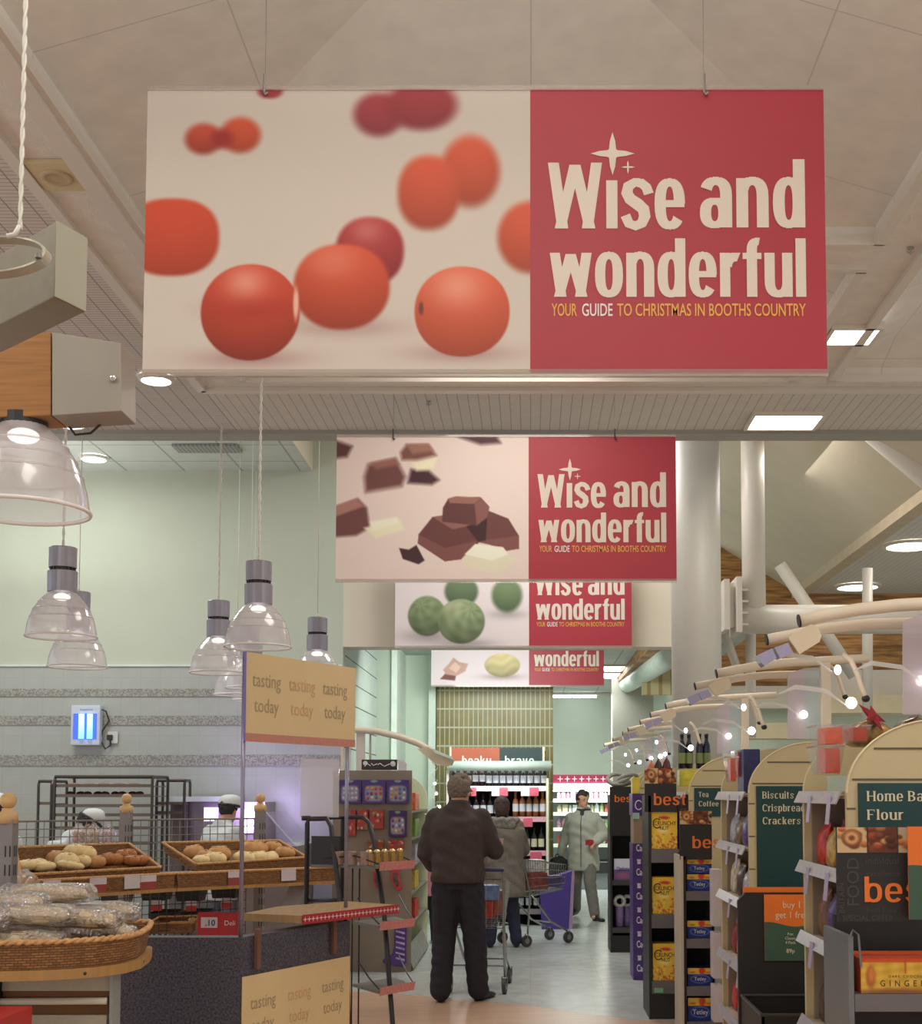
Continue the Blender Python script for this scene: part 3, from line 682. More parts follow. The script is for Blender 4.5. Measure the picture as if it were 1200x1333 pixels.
def art_nut(U, V):
    x = U*132+556; y = V*97+796
    img = np.ones(x.shape+(3,))*np.array((226, 204, 206))
    q = lambda pts, c, b=.8: poly_paint(img, x, y, pts, c, b)
    img = q([(568, 884), (576, 876), (590, 878), (588, 886)], (120, 70, 66)); img = q([(572, 872), (580, 864), (586, 856), (594, 862), (606, 864), (602, 874), (590, 880), (576, 878)], (196, 150, 136)); img = q([(580, 870), (588, 862), (596, 868), (590, 876)], (222, 180, 166))
    g = np.exp(-((x-652)/26)**2-((y-881)/4)**2)[..., None]*.6; img = img*(1-g)+np.array((130, 100, 96))*g
    img = blob(img, x, y, 652, 866, 24, 15.5, (206, 184, 134), blur=.06, shade=.35)
    v = (np.sin((x-640)*.12+(y-860)*.5+1.5*np.sin(x*.2))*7)[..., None]*(np.hypot((x-652)/23, (y-866)/15) < .97)[..., None]; return img+v
def star_mb(fn, r, k=.16, n=4, rot=0.0):
    mb = MB(); pts = []
    for i in range(n*2*4):
        a = 2*PI*i/(n*8)+rot; ph = (i % 8)/8; d = abs(ph-0) if ph <= .5 else 1-ph
        rr = r*(k+(1-k)*(1-2*d)**2.6); pts.append((rr*math.cos(a), rr*math.sin(a)))
    mb.add([fn(0, 0)]+[fn(*p) for p in pts], [(0, i+1, (i+1) % len(pts)+1) for i in range(len(pts))]); return mb
def banner(Y, split_px, right_px, top_px, bot_px, art, nx, ny, label, wires, zceil):
    s = Y/F
    # real size: 2.4 m x 1.0 m; the red third starts 0.566 of the way along
    x1 = PX(right_px, Y)
    pc = P(split_px, (top_px+bot_px)/2, Y); zt_ = P(split_px, top_px, Y).z; zb_ = P(split_px, bot_px, Y).z; hh = zt_-zb_; zc = (zt_+zb_)/2
    xr = P(right_px, (top_px+bot_px)/2, Y).x; xs = pc.x; W = (xr-xs)/.434; xl = xr-W
    t = thing('hanging_banner', label, 'banner', (xs, Y, zb_), 'promotional banners hanging over the aisle')
    rx = math.radians(0)
    b = MB(); b.bx(xl, xr, Y-.001, Y+.006, zb_, zt_); b.build('panel', m_bwhite, t)
    wl = xs-xl
    print_obj('printed_picture', lambda u, v: Vector(((xl+xs)/2+u, Y-.0035, zc+v)), wl, hh, nx, ny, art, t)
    b = MB(); b.quad((xs, Y-.0035, zb_), (xr, Y-.0035, zb_), (xr, Y-.0035, zt_), (xs, Y-.0035, zt_)); b.build('red_field', m_red, t)
    # lettering, laid out on the red field (u along its width, v up, both in fractions of the picture height)
    wr = xr-xs; yL = Y-.006
    fx = lambda u: xs+u*wr; fz = lambda v: zt_-v*hh
    cap = .233*hh/1.34
    g1, _ = glyphs('Wıse', fn=lambda a, b_: Vector((fx(.060)+a, yL, fz(.497)+b_)), scale=cap, right=wr*(.525-.060), gap=.075); 
    g2, _ = glyphs('and', fn=lambda a, b_: Vector((fx(.575)+a, yL, fz(.492)+b_)), scale=cap, right=wr*(.932-.575), gap=.075); g1.merge(g2)
    g3, _ = glyphs('wonderful', fn=lambda a, b_: Vector((fx(.066)+a, yL, fz(.735)+b_)), scale=.154*hh, right=wr*(.932-.066), gap=.065, asc=1.32); g1.merge(g3)
    g1.build('title_lettering', m_letter, t, fix=False)
    sz = .062*hh
    def line(s_, u0, u1, nm, mm):
        a = text_mb(s_, sz, lambda u, v: Vector((u, 0, v)), 'LEFT', sx=1.0, off=.010)
        xs_ = [p[0] for p in a.v]; x0_, x1_ = min(xs_), max(xs_); k = (fx(u1)-fx(u0))/(x1_-x0_)
        b_ = MB(); b_.add([(fx(u0)+(p[0]-x0_)*k, yL+p[1], fz(.802)+p[2]) for p in a.v], a.f); b_.build(nm, mm, t, fix=False)
    line('YOUR', .072, .158, 'tagline_lettering', m_gold); line('GUIDE', .175, .278, 'tagline_lettering', mat('tagline_white', (226, 212, 204), .5)); line('TO CHRISTMAS IN BOOTHS COUNTRY', .293, .930, 'tagline_lettering', m_gold)
    st = star_mb(lambda u, v: Vector((fx(.280)+u, yL, fz(.232)+v)), .076*hh, .26); st.merge(star_mb(lambda u, v: Vector((fx(.332)+u, yL, fz(.280)+v)), .024*hh, .18)); st.build('sparkle', m_letter, t, fix=False)
    r = MB(); r.bx(xl, xr, Y-.010, Y+.012, zb_-.012, zb_+.012); r.build('bottom_rail', m_rail, t); r = MB(); r.bx(xl, xr, Y-.010, Y+.012, zt_-.008, zt_+.010); r.build('top_rail', m_rail, t)
    for wx in wires:
        p = P(wx, top_px, Y); w_ = MB(); w_.tube([(p.x, Y, zt_), (p.x, Y, zceil)], .0016, 5); wo = w_.build('wire', m_steel, t)
        h_ = MB(); h_.tube([(p.x, Y-.013, zt_+.05), (p.x, Y-.014, zt_-.02), (p.x+.004, Y-.016, zt_-.028), (p.x+.012, Y-.014, zt_-.02)], .005, 6); h_.build('hook', m_steel if Y < 6 else m_dark, t)
banner(4.47, 690, 1074, 116, 486, art_tomato, 300, 222, 'nearest red and white hanging banner with a picture of red tomatoes', (345, 916), 4.75)
banner(8.88, 688, 880, 568, 756, art_choc, 260, 190, 'second hanging banner showing broken chocolate pieces', (512, 800), 4.46)
banner(12.75, 688.5, 822, 709, 842, art_sprout, 180, 136, 'third hanging banner showing green sprouts, partly behind the chocolate banner', (560, 770), 6.1)
banner(16.4, 688.5, 786, 796, 893, art_nut, 140, 104, 'farthest hanging banner showing a walnut, lowest in the row', (580, 760), 3.47)
# ================================================================== right hand gondolas
m_gcream = mat('cream_melamine', (190, 170, 130), .45, var=.02)
m_groove = mat('dark_groove', (92, 80, 62), .7)
m_green = mat('dark_green_sign', (22, 58, 58), .4, var=.03)
m_signtx = mat('sign_cream_letter', (206, 192, 158), .5)
m_shelf = mat('beige_shelf_metal', (186, 170, 150), .45, metal=.1)
m_strip = mat('price_strip', (160, 150, 154), .3, var=.14, scale=40)
m_taupe = mat('taupe_back_panel', (142, 124, 108), .6, var=.05)
m_black = mat('black_card', (34, 30, 29), .5, var=.10)
m_orange = mat('orange_print', (222, 108, 36), .5, var=.02)
m_tag = mat('price_tag_card', (164, 150, 174), .4, var=.08, scale=50)
m_greyshelf = mat('grey_shelf_edge', (104, 96, 96), .4)
XS = 1.143
SHZ = [1.61, 1.325, 1.035, .69, .36, .10]
ORD = ['top', 'second', 'third', 'fourth', 'fifth']
def bag_mb(x, y, z, wx, wy, h):
    """filled pouch: fat middle, crimped flat top"""
    mb = MB(); n = 14
    prof = [(0.80, .0), (1.0, .10), (1.03, .35), (.98, .6), (.9, .80), (.86, .9), (.88, .93), (.88, 1.0)]
    thick = [.75, 1.0, 1.05, .95, .6, .2, .07, .06]
    vs = []; fs = []
    for (k, zz), tk in zip(prof, thick):
        for i in range(n):
            a = 2*PI*i/n; ca, sa = math.cos(a), math.sin(a)
            e = lambda q: math.copysign(abs(q)**.6, q)
            vs.append((x+wx/2*tk*e(ca)*(1+.06*math.sin(5*a+zz*9)), y+wy/2*k*e(sa), z+h*zz))
    for r in range(len(prof)-1):
        for i in range(n):
            j = (i+1) % n; fs.append((r*n+i, r*n+j, (r+1)*n+j, (r+1)*n+i))
    fs.append(tuple(reversed(range(n)))); fs.append(tuple((len(prof)-1)*n+i for i in range(n)))
    mb.add(vs, fs); return mb
PRODC = [('brown', (120, 84, 58)), ('dark red', (140, 40, 42)), ('silver', (176, 170, 176)), ('golden', (186, 146, 74)), ('dark brown', (72, 50, 44)), ('bright red', (192, 52, 40)), ('pale cream', (202, 184, 156)), ('purple', (84, 58, 120)), ('white', (208, 202, 204))]
def gondola(Y0, L, where, lines, prods, sign_bottom=1.10):
    t = thing('gondola_end_unit', 'cream arched shelf end unit with the dark green '+where+' sign', 'shelf unit', (XS, Y0, 0), 'arched gondola end units')
    # near and far arched side panels
    W = 1.25; pl = [(0, 0), (0, 1.62)]
    for i in range(1, 13):
        a = PI-PI/2*i/12; pl.append((.34+.34*math.cos(a), 1.62+.265*math.sin(a)))
    pl += [(W, 1.885), (W, 0)]
    for yy in (Y0, Y0+L):
        mb = MB(); mb.prism(pl, lambda u, v: Vector((XS+u, yy-.015, v)), lambda u, v: Vector((XS+u, yy+.015, v))); pn = mb.build('side_panel', m_gcream, t)
        if yy == Y0:
            g = MB()
            for zz, x0 in ((1.78, .10), (1.668, .02)): g.bx(XS+x0, XS+W, yy-.0175, yy-.014, zz-.0035, zz+.0035)
            for k in range(9): g.bx(XS-.002, XS+.03, yy-.0175, yy-.014, 1.56-k*.17, 1.566-k*.17)
            g.build('groove_markings', m_groove, pn)
            e = MB(); ee = []
            for (u, v) in pl[1:-2]: ee.append(Vector((XS+u, yy-.016, v)))
            e.tube(ee, .004, 6); e.build('edge_strip', mat('cream_edge', (212, 192, 150), .4), pn)
    mb = MB(); mb.bx(XS+.42, XS+W-.03, Y0+.015, Y0+L-.015, 0, 1.80); mb.build('body', m_taupe, t)
    mb = MB(); mb.bx(XS+.03, XS+.42, Y0+.015, Y0+L-.015, 0, .09); mb.build('plinth', m_greyshelf, t)
    for k, z in enumerate(SHZ[:5]):
        mb = MB(); mb.bx(XS, XS+.42, Y0+.015, Y0+L-.015, z-.012, z); sh = mb.build('shelf', m_shelf, t)
        mb = MB(); mb.box((XS-.022, Y0+L/2+.02, z-.008), (.006, L+.0, .052), rot=(0, .45, 0)); st = mb.build('price_strip', m_strip, sh)
        for q in range(2):
            yy = Y0+.12+q*.33+.05*(k % 2); tg = MB(); tg.box((XS-.037, yy, z-.055), (.003, .055, .105), rot=(.0, .1, 0)); tg.build('price_tag', m_tag, sh)
    mb = MB(); mb.bx(XS+.03, XS+.42, Y0+L-.03, Y0+L-.0155, .1, 1.6); mb.build('back_liner', m_taupe, t)
    # sign
    if not lines: return t
    mb = MB(); mb.bx(XS+.039, XS+1.0, Y0-.024, Y0-.0155, sign_bottom, 1.655); sg = mb.build('category_sign', m_green, t)
    zb = 1.590; first = True
    for wd, wd_w in lines:
        g, _ = glyphs(wd, w=.80, v=.24, t=.11, serif=.075, gap=.10, fn=lambda a, b: Vector((XS+.070+a, Y0-.0265, zb+b)), scale=.0272, right=wd_w)
        g.build('sign_lettering', m_signtx, sg, fix=False); zb -= .0668
    # goods on the left facing shelves
    for k, z in enumerate(SHZ[1:5], 1):
        for q in range(prods):
            nm, c = PRODC[(k*4+q*2+int(Y0*3)) % 9]; wy = (L-.08)/prods
            yy = Y0+.05+wy*(q+.5); h = [.19, .20, .22, .20][k-1]*(.82+.18*((q*7+k) % 3)/2)
            mb = bag_mb(XS+.075, yy, z+.002, .075, wy*.84, h); o = mb.build('snack_packet', mat('film_'+nm.replace(' ', '_'), c, .3, var=.55, scale=26), None, (XS+.075, yy, z+.002), smooth=True)
            pos = ['nearest', 'second', 'third', 'farthest'][q if prods == 4 else q]
            tag(o, f'{nm} packet, {pos} on the {ORD[k]} shelf of the {where} unit', 'packet', 'packets on the gondola end shelves')
    return t
gondola(4.6, .72, 'Home Baking', [('Home Baking', .305), ('Flour', .133)], 4)
gondola(6.66, .95, 'Biscuits Crispbreads Crackers', [('Biscuits', .166), ('Crispbreads', .246), ('Crackers', .20)], 4)
for yy_, w_ in ((11.3, 'behind the cereal stand and the column'), (13.45, 'behind the farthest best stand'), (15.0, 'last of the row by the back shop')):
    u_ = gondola(yy_, .6, 'x', [], 0); u_['label'] = 'plain cream arched shelf end unit '+w_
gondola(9.17, .95, 'Tea Coffee', [('Tea', .072), ('Coffee', .145)], 4, 1.45)
# ------------------------------------------------------------------ pictures of food on the promotion headers
def art_food(seed):
    def f(U, V):
        rs = np.random.RandomState(seed); img = np.ones(U.shape+(3,))*np.array((150, 112, 78))
        cells = [(0, .49, (196, 164, 120)), (.51, .98, (96, 50, 36)), (1, 1.2, (170, 150, 120))]
        x = U*1.15
        for a, b, c in cells:
            m = ((x >= a) & (x < b))[..., None]; img = np.where(m, np.array(c, float), img)
        for k in range(26):
            cx, cy, r = rs.rand()*1.2, rs.rand(), .08+.12*rs.rand(); c = [(186, 110, 62), (120, 66, 40), (206, 150, 96), (150, 70, 44), (88, 46, 34)][k % 5]
            img = blob(img, x, V, cx, cy, r*.6, r, c, blur=.35, shade=.5)
        img = blob(img, x, V, .24, .42, .17, .36, (150, 92, 54), blur=.12, shade=.3); img = blob(img, x, V, .24, .42, .11, .24, (200, 150, 100), blur=.3); img = blob(img, x, V, .24, .42, .05, .1, (120, 66, 40), blur=.5)
        m = ((np.abs(x-.5) < .012) | (np.abs(x-.985) < .012))[..., None]; return np.where(m, np.array((60, 44, 34), float), img)
    return f
def faint_words(x0, z1, y, w, h, parent):
    """tone-on-tone words printed on the black header"""
    mm = mat('faint_header_ink', (64, 56, 54), .5); m_ = MB()
    for s_, u, v, sz in (('individual', .40, .84, .13), ('excellence', .40, .66, .12), ('community', .44, .52, .09), ('fresh fruits', .40, .14, .10), ('SPECIAL OFFER', .06, .02, .11)):
        m_.merge(text_mb(s_, sz*h, lambda a, b: Vector((x0+u*w+a, y, z1-h+v*h+b)), 'LEFT'))
    m_.merge(text_mb('FOOD', .25*h, lambda a, b: Vector((x0+.30*w-b, y, z1-h+.22*h+a)), 'LEFT')); m_.merge(text_mb('BRITAIN', .12*h, lambda a, b: Vector((x0+.09*w-b, y, z1-h+.12*h+a)), 'LEFT'))
    # words running on past the card are cut at its edge
    keep = [f for f in m_.f if all(x0 <= m_.v[i][0] <= x0+w for i in f)]; m_.f = keep; m_.m = [0]*len(keep)
    m_.build('faint_lettering', mm, parent, fix=False)
def header(t, x0, x1, zt_, zm, zb_, y, word, wx, wz, wh, ww, seed, faint=True):
    mb = MB(); mb.bx(x0, x1, y, y+.02, zb_, zm); h = mb.build('header_board', m_black, t)
    print_obj('food_picture', lambda u, v: Vector(((x0+x1)/2+u, y-.002, (zt_+zm)/2+v)), x1-x0, zt_-zm, 90, 34, art_food(seed), h)
    mb = MB(); mb.bx(x0, x1, y+.0, y+.018, zm, zt_); mb.build('picture_board', m_black, h)
    g, _ = glyphs(word, w=.72, v=.19, t=.16, gap=.12, fn=lambda a, b: Vector((x0+wx+a, y-.003, wz+b)), scale=wh, right=ww); g.build('header_lettering', m_orange, h, fix=False)
    if faint: faint_words(x0, zm, y-.0015, x1-x0, zm-zb_, h)
# ------------------------------------------------------------------ near promotion stand with ginger chocolates
t = thing('promotion_stand', 'black promotion stand with a large orange best header at the right edge', 'display stand', (1.25, 4.3, 0), 'black promotion stands')
y = 4.17
header(t, 1.005, 1.235, PZ(1077, y), PZ(1110, y), PZ(1200, y), y, 'best', .087, PZ(1174, y), .060, .232, 3)
mb = MB(); mb.bx(1.075, 1.60, 4.52, 4.55, 0, 1.19); mb.bx(1.58, 1.60, 4.22, 4.55, 0, 1.19); mb.bx(1.075, 1.6, 4.22, 4.55, 0, .45); mb.build('carcass', m_black, t)
mb = MB(); mb.bx(1.043, 1.062, 4.20, 4.55, 0, 1.15, bev=.004); mb.tube([(1.052, 4.2, 1.15), (1.06, 4.2, 1.17), (1.078, 4.2, 1.155), (1.085, 4.2, 1.05)], .004, 6); mb.build('side_post', mat('grey_painted_steel', (112, 112, 112), .4, metal=.3), t)
mb = MB(); mb.bx(1.063, 1.58, 4.20, 4.52, .905, .962); mb.build('shelf', m_greyshelf, t); mb = MB(); mb.bx(1.063, 1.58, 4.20, 4.52, .48, .53); mb.build('shelf', m_greyshelf, t)
def art_ginger(U, V):
    rs = np.random.RandomState(2); img = np.ones(U.shape+(3,))*np.array((206, 160, 60)); img = img+((np.sin(U*40)+np.sin(V*23+U*9))*7)[..., None]
    img = blob(img, U, V, .10, .52, .05, .32, (170, 96, 50), blur=.3); img = blob(img, U, V, .11, .45, .03, .2, (206, 120, 60), blur=.4)
    img = blob(img, U, V, .4, 1.0, .5, .14, (130, 84, 50), blur=.6)
    m = (V < .09)[..., None]; img = np.where(m, np.array((206, 78, 40), float), img); m = ((np.abs(U-.46) < .007) & (V < .42))[..., None]; return np.where(m, np.array((190, 70, 40), float), img)
for q in range(2):
    yy = 4.205+q*.12; x0, x1, z0, z1 = 1.085, 1.405, .963, 1.075
    b = thing('chocolate_box', ('orange and yellow GINGER chocolate box at the front of the right edge stand', 'orange and yellow GINGER chocolate box standing behind the front one')[q], 'box', ((x0+x1)/2, yy, z0), 'ginger chocolate boxes')
    mb = MB(); mb.bx(x0, x1, yy, yy+.10, z0, z1, bev=.003); mb.build('carton', mat('orange_carton', (206, 84, 44), .4), b)
    print_obj('printed_front', lambda u, v: Vector(((x0+x1)/2+u, yy-.001, (z0+z1)/2+v)), x1-x0, z1-z0, 60, 26, art_ginger, b, rough=.3)
    g, _ = glyphs('G', w=.8, v=.1, t=.1, fn=lambda a, b_: Vector((x0+.065+a, yy-.002, z0+.026+b_)), scale=.0001)
    tx = text_mb('GINGER', .028, lambda a, b_: Vector((x0+.062+a, yy-.0025, z0+.024+b_)), 'LEFT', space=1.9, sx=.9); tx.merge(text_mb('DARK CHOCOLATE', .012, lambda a, b_: Vector((x0+.09+a, yy-.0025, z0+.052+b_)), 'LEFT', space=1.4)); tx.build('box_lettering', mat('dark_brown_ink', (60, 38, 30), .5), b, fix=False)
def wave_poster(name_parent, x0, x1, z0, z1, y, big, small, price, sz):
    mb = MB(); mb.bx(x0, x1, y, y+.004, z0, z1); pb = mb.build('poster', m_orange, name_parent)
    zw = z0+(z1-z0)*.55; pts = [(x0, z0)]; pts.append((x1, z0))
    for i in range(21):
        f = 1-i/20; pts.append((x0+(x1-x0)*f, zw+math.sin(f*6.2+1.2)*(z1-z0)*.035))
    w_ = MB(); w_.add([(a, y-.001, b) for a, b in pts], [tuple(range(len(pts)))]); w_.build('poster_wave', mat('poster_green', (58, 84, 66), .5), pb, fix=False)
    cx = (x0+x1)/2; tx = MB()
    ink = lambda m_: m_.build('poster_lettering', mat('poster_cream_ink', (222, 204, 168), .5), pb, fix=False)
    for i, s_ in enumerate(big): ink(text_mb(s_, sz, lambda a, b: Vector((cx+a, y-.002, z1-(z1-z0)*(.20+.155*i)+b)), sx=.92))
    for i, s_ in enumerate(small): ink(text_mb(s_, sz*.42, lambda a, b: Vector((cx-.01+a, y-.002, z0+(z1-z0)*(.385-.065*i)+b))))
    if price: ink(text_mb(price, sz*.62, lambda a, b: Vector((cx-.01+a, y-.002, z0+(z1-z0)*.12+b))))
wave_poster(t, 1.225, 1.50, PZ(1197, 4.13), PZ(1076, 4.13), 4.13, [], [], None, .05)
# ------------------------------------------------------------------ black dump bin with the offer poster
t = thing('dump_bin', 'black floor bin with a buy 1 get 1 free poster under the Biscuits sign', 'display bin', (1.25, 6.1, 0))
y = 6.0; bx0 = PX(976, y); bz = PZ(1281, y)
pl = [(bx0-.01, .2), (bx0-.01, PZ(1180, y)), (bx0+.03, PZ(1169, y)), (bx0+.42, PZ(1169, y)), (bx0+.46, PZ(1180, y)), (bx0+.46, .2)]
mb = MB(); mb.prism(pl, lambda u, v: Vector((u, y+.32, v)), lambda u, v: Vector((u, y+.35, v))); mb.build('backboard', m_black, t)
wave_poster(t, PX(992, y)+.06, PX(992, y)+.335, PZ(1262, y)+.0, PZ(1177, y)+.02, y+.31, ['buy 1', 'get 1 free'], ['Fox', 'Classic', '4 Pack'], '89p', .046)
mb = MB(); e = .012
for a, b, c, d in ((bx0, bx0+e, y-.25, y+.3), (bx0+.44, bx0+.44+e, y-.25, y+.3), (bx0, bx0+.45, y-.25, y-.25+e), (bx0, bx0+.45, y+.3, y+.3+e)): mb.bx(a, b, c, d, .0, bz-.1)
mb.bx(bx0, bx0+.45, y-.25, y+.3, bz-.32, bz-.30); mb.build('bin_box', m_black, t)
mb = MB(); ez = bz-.1; mb.tube([(bx0, y-.25, ez), (bx0+.45, y-.25, ez), (bx0+.45, y+.3, ez), (bx0, y+.3, ez)], .009, 6, closed=True); mb.build('rim', mat('worn_black_rim', (58, 52, 50), .35), t)
mb = MB(); mb.bx(bx0+.02, bx0+.46, y+.345, y+.352, PZ(1169, y), PZ(1162, y)); mb.build('orange_edge', m_orange, t)
# ------------------------------------------------------------------ blue tea packs stand
t = thing('promotion_stand', 'black promotion stand with the be header, blue tea packs on its shelves', 'display stand', (1.11, 8.6, 0), 'black promotion stands')
y = 8.45
header(t, PX(884.5, y), PX(926, y), PZ(1056, y), PZ(1073, y), PZ(1119, y), y, 'best', .082, PZ(1104, y), .058, .235, 11, False)
x0, x1 = PX(894, y), PX(930, y)
mb = MB(); mb.bx(x0-.03, x0-.01, y, y+.5, 0, 1.2); mb.bx(x0-.03, x1, y+.48, y+.5, 0, 1.2); mb.build('carcass', m_black, t)
mb = MB(); mb.bx(x1-.006, x1+.03, y, y+.5, 0, PZ(1163, y)); mb.build('side_post', mat('pale_steel_post', (150, 152, 148), .4, metal=.2), t)
mb = MB(); mb.bx(x0-.045, x0-.03, y-.02, y+.4, 0, 1.2); mb.build('side_rail', m_shelf, t)
def art_tea(U, V):
    img = np.ones(U.shape+(3,))*np.array((36, 52, 112)); img = blob(img, U, V, .5, .62, .40, .24, (96, 116, 178), blur=.08); img = blob(img, U, V, .5, .62, .36, .20, (40, 56, 122), blur=.08)
    m = (V < .36)[..., None]; img = np.where(m, np.array((214, 176, 64), float), img); img = blob(img, U, V, .58, .15, .13, .2, (206, 62, 44), blur=.3); img = blob(img, U, V, .2, .24, .12, .06, (190, 110, 50), blur=.4); return blob(img, U, V, .82, .24, .12, .06, (196, 120, 50), blur=.4)
def tea_pack(z0, h, label):
    w = (x1-x0)-.02; b = thing('tea_box', label, 'box', ((x0+x1)/2, y+.03, z0), 'blue and yellow tea boxes')
    mb = MB(); mb.bx(x0, x0+w, y+.03, y+.17, z0, z0+h, bev=.003); mb.build('carton', mat('tea_carton_blue', (40, 54, 110), .4), b)
    print_obj('printed_front', lambda u, v: Vector((x0+w/2+u, y+.029, z0+h/2+v)), w, h, 36, 26, art_tea, b, rough=.35)
    text_mb('Tetley', h*.30, lambda a, c: Vector((x0+w/2+a, y+.0275, z0+h*.29+c)), sx=.9).build('box_lettering', mat('white_ink', (214, 208, 206), .5), b, fix=False)
tz = [(1137+23, .115, 'blue and yellow tea box under the be header, lower of the pair'), (1138.5, .105, 'blue and yellow tea box under the be header, upper of the pair'), (1222, .115, 'blue and yellow tea box alone on the second shelf of the tea stand'), (1284, .115, 'blue and yellow tea box alone on the third shelf of the tea stand'), (1330, .15, 'large blue and yellow tea box on the lowest visible shelf of the tea stand')]
for py, h, lb in tz: tea_pack(PZ(py, y), h, lb)
for py in (1160, 1222, 1284, 1330):
    mb = MB(); mb.bx(x0-.01, x1-.008, y, y+.46, PZ(py, y)-.062, PZ(py, y)-.001); mb.build('shelf', m_greyshelf, t)
for k, (pa, pb_) in enumerate(((1132, 1206), (1213, 1274), (1282, 1331))):
    mb = MB(); mb.bx(PX(926.5, 8.2), PX(938.5, 8.2), 8.2, 8.34, PZ(pb_, 8.2), PZ(pa, 8.2)-(0 if k == 0 else .008), bev=.004); tag(mb.build('white_carton', mat('white_flat_carton', (190, 176, 178), .5, var=.08)), ['topmost', 'middle', 'lowest'][k]+' slim white carton stacked beside the tea stand post', 'carton', 'slim white cartons')
mb = MB(); mb.bx(PX(926.5, 8.2), PX(938.5, 8.2), 8.2, 8.34, 0, PZ(1331, 8.2)-.001); tag(mb.build('carton_base', m_greyshelf), 'low grey block under the slim white cartons', 'block')
# ------------------------------------------------------------------ cereal stand
t = thing('promotion_stand', 'tall black promotion stand with three shelves of yellow cereal boxes', 'display stand', (.98, 9.4, 0), 'black promotion stands')
y = 9.2; x0, x1 = PX(840, y), PX(884, y)
header(t, x0-.005, x1-.02, PZ(1000, y), PZ(1020, y), PZ(1057, y), y, 'best', .065, PZ(1048, y), .062, .235, 21, False)
mb = MB(); mb.bx(x0+.02, x0+.04, y, y+.5, 0, 1.6); mb.bx(x1-.004, x1+.008, y, y+.5, 0, 1.6); mb.bx(x0+.02, x1-.004, y+.48, y+.5, 0, 1.6); mb.bx(x0+.04, x1-.005, y+.01, y+.48, 0, PZ(1293, y)); mb.build('carcass', m_black, t)
def art_crunch(U, V):
    rs = np.random.RandomState(5); img = np.ones(U.shape+(3,))*np.array((228, 182, 62))
    for k in range(120):
        cx, cy = rs.rand(), .55+.5*rs.rand()**.6; r = .02+.03*rs.rand(); img = blob(img, U, V, cx, cy, r, r*.8, [(206, 130, 50), (236, 196, 90), (188, 100, 44)][k % 3], blur=.5)
    img = blob(img, U, V, .5, .14, .17, .045, (214, 90, 60), blur=.4); return blob(img, U, V, .45, .5, .2, .08, (246, 214, 130), blur=.8)
def cereal(x, yy, z0, w, h, label):
    b = thing('cereal_box', label, 'box', (x+w/2, yy, z0), 'yellow cereal boxes')
    mb = MB(); mb.bx(x, x+w, yy, yy+.07, z0, z0+h, bev=.002); mb.build('carton', mat('cereal_carton', (220, 172, 60), .4), b)
    print_obj('printed_front', lambda u, v: Vector((x+w/2+u, yy-.001, z0+h/2+v)), w, h, 44, 58, art_crunch, b, rough=.35)
    m_ = text_mb('CRUNCHY', h*.17, lambda a, c: Vector((x+w*.53+a, yy-.003, z0+h*.645+c)), sx=.74); m_.merge(text_mb('NUT', h*.15, lambda a, c: Vector((x+w*.50+a, yy-.003, z0+h*.515+c)), sx=.8))
    m_.tube([(x+w*.22+.028*math.cos(a), yy-.002, z0+h*.70+.034*math.sin(a)) for a in np.linspace(.7, 5.6, 14)], .004, 5); m_.build('box_lettering', mat('black_ink', (40, 32, 26), .5), b, fix=False)
    text_mb("Kellogg's", h*.09, lambda a, c: Vector((x+w*.5+a, yy-.0035, z0+h*.83+c)), off=.01).build('maker_lettering', mat('red_ink', (200, 60, 46), .5), b, fix=False)
for i, (pb, lb) in enumerate(((1105, 'top'), (1190, 'middle'), (1277, 'bottom'))):
    z0 = PZ(pb, y); mb = MB(); mb.bx(x0+.04, x1-.005, y+.0, y+.48, z0-.10 if i < 2 else z0-.09, z0-.001); mb.build('shelf', m_greyshelf, t)
    cereal(x0+.044+.002*i, y+.02, z0, .187, .262, f'yellow cereal box facing out on the {lb} shelf of the cereal stand')
    cereal(x0+.044+.002*i, y+.11, z0, .187, .262, f'yellow cereal box standing behind the {lb} shelf front box')
mb = MB(); mb.bx(x0+.055, x0+.12, y-.004, y, PZ(1293, y)+.005, PZ(1293, y)+.038); mb.build('green_ticket', mat('green_ticket', (120, 170, 130), .5), t)
# ------------------------------------------------------------------ purple confectionery column
t = thing('confectionery_column', 'narrow purple floor display column printed with repeated white script', 'display stand', (.96, 11.2, 0))
y = 11.1; xa, xb = PX(823, y), PX(843, y)
m_pur = mat('purple_card', (74, 46, 112), .4, var=.12, scale=18); m_wink = mat('white_ink', (214, 208, 206), .5)
for z0, z1, nm in ((0, PZ(1098, y), 'column'), (PZ(1062, y), PZ(1033, y), 'header_board')):
    mb = MB(); mb.bx(xa, xb, y, y+.35, z0, z1, bev=.004); mb.build(nm, m_pur, t)
mb = MB(); mb.bx(xa+.01, xb-.005, y+.01, y+.34, PZ(1098, y), PZ(1062, y)); mb.build('card_front', mat('brown_card', (150, 126, 100), .7), t)
ml = MB(); ms = MB(); mr = MB()
for k in range(6):
    zz = PZ(1108+k*31.3, y); ml.merge(text_mb('Cadbury', .072, lambda a, b: Vector((xa+.03+a, y-.002, zz+b*1.15)), 'LEFT', sx=.62, off=.02))
    if k < 5: ms.box((xa+.055, y-.002, zz-.095), (.03, .002, .035)); ms.lathe([(0, zz-.11), (.02, zz-.07)], (xa+.055, y, 0), 8); mr.bx(xa+.08, xb-.005, y-.003, y, zz-.07, zz-.045)
ml.f = [f for f in ml.f if all(ml.v[i][0] < xb for i in f)]; ml.m = [0]*len(ml.f)
ml.tube([(xa+.055+.03*math.cos(a), y-.002, PZ(1048, y)+.04*math.sin(a)) for a in np.linspace(.6, 5.6, 14)], .005, 5)
ml.build('script_lettering', m_wink, t, fix=False); ms.build('glass_motif', m_wink, t); mr.build('ribbon_motif', mat('print_red', (170, 60, 70), .5), t)
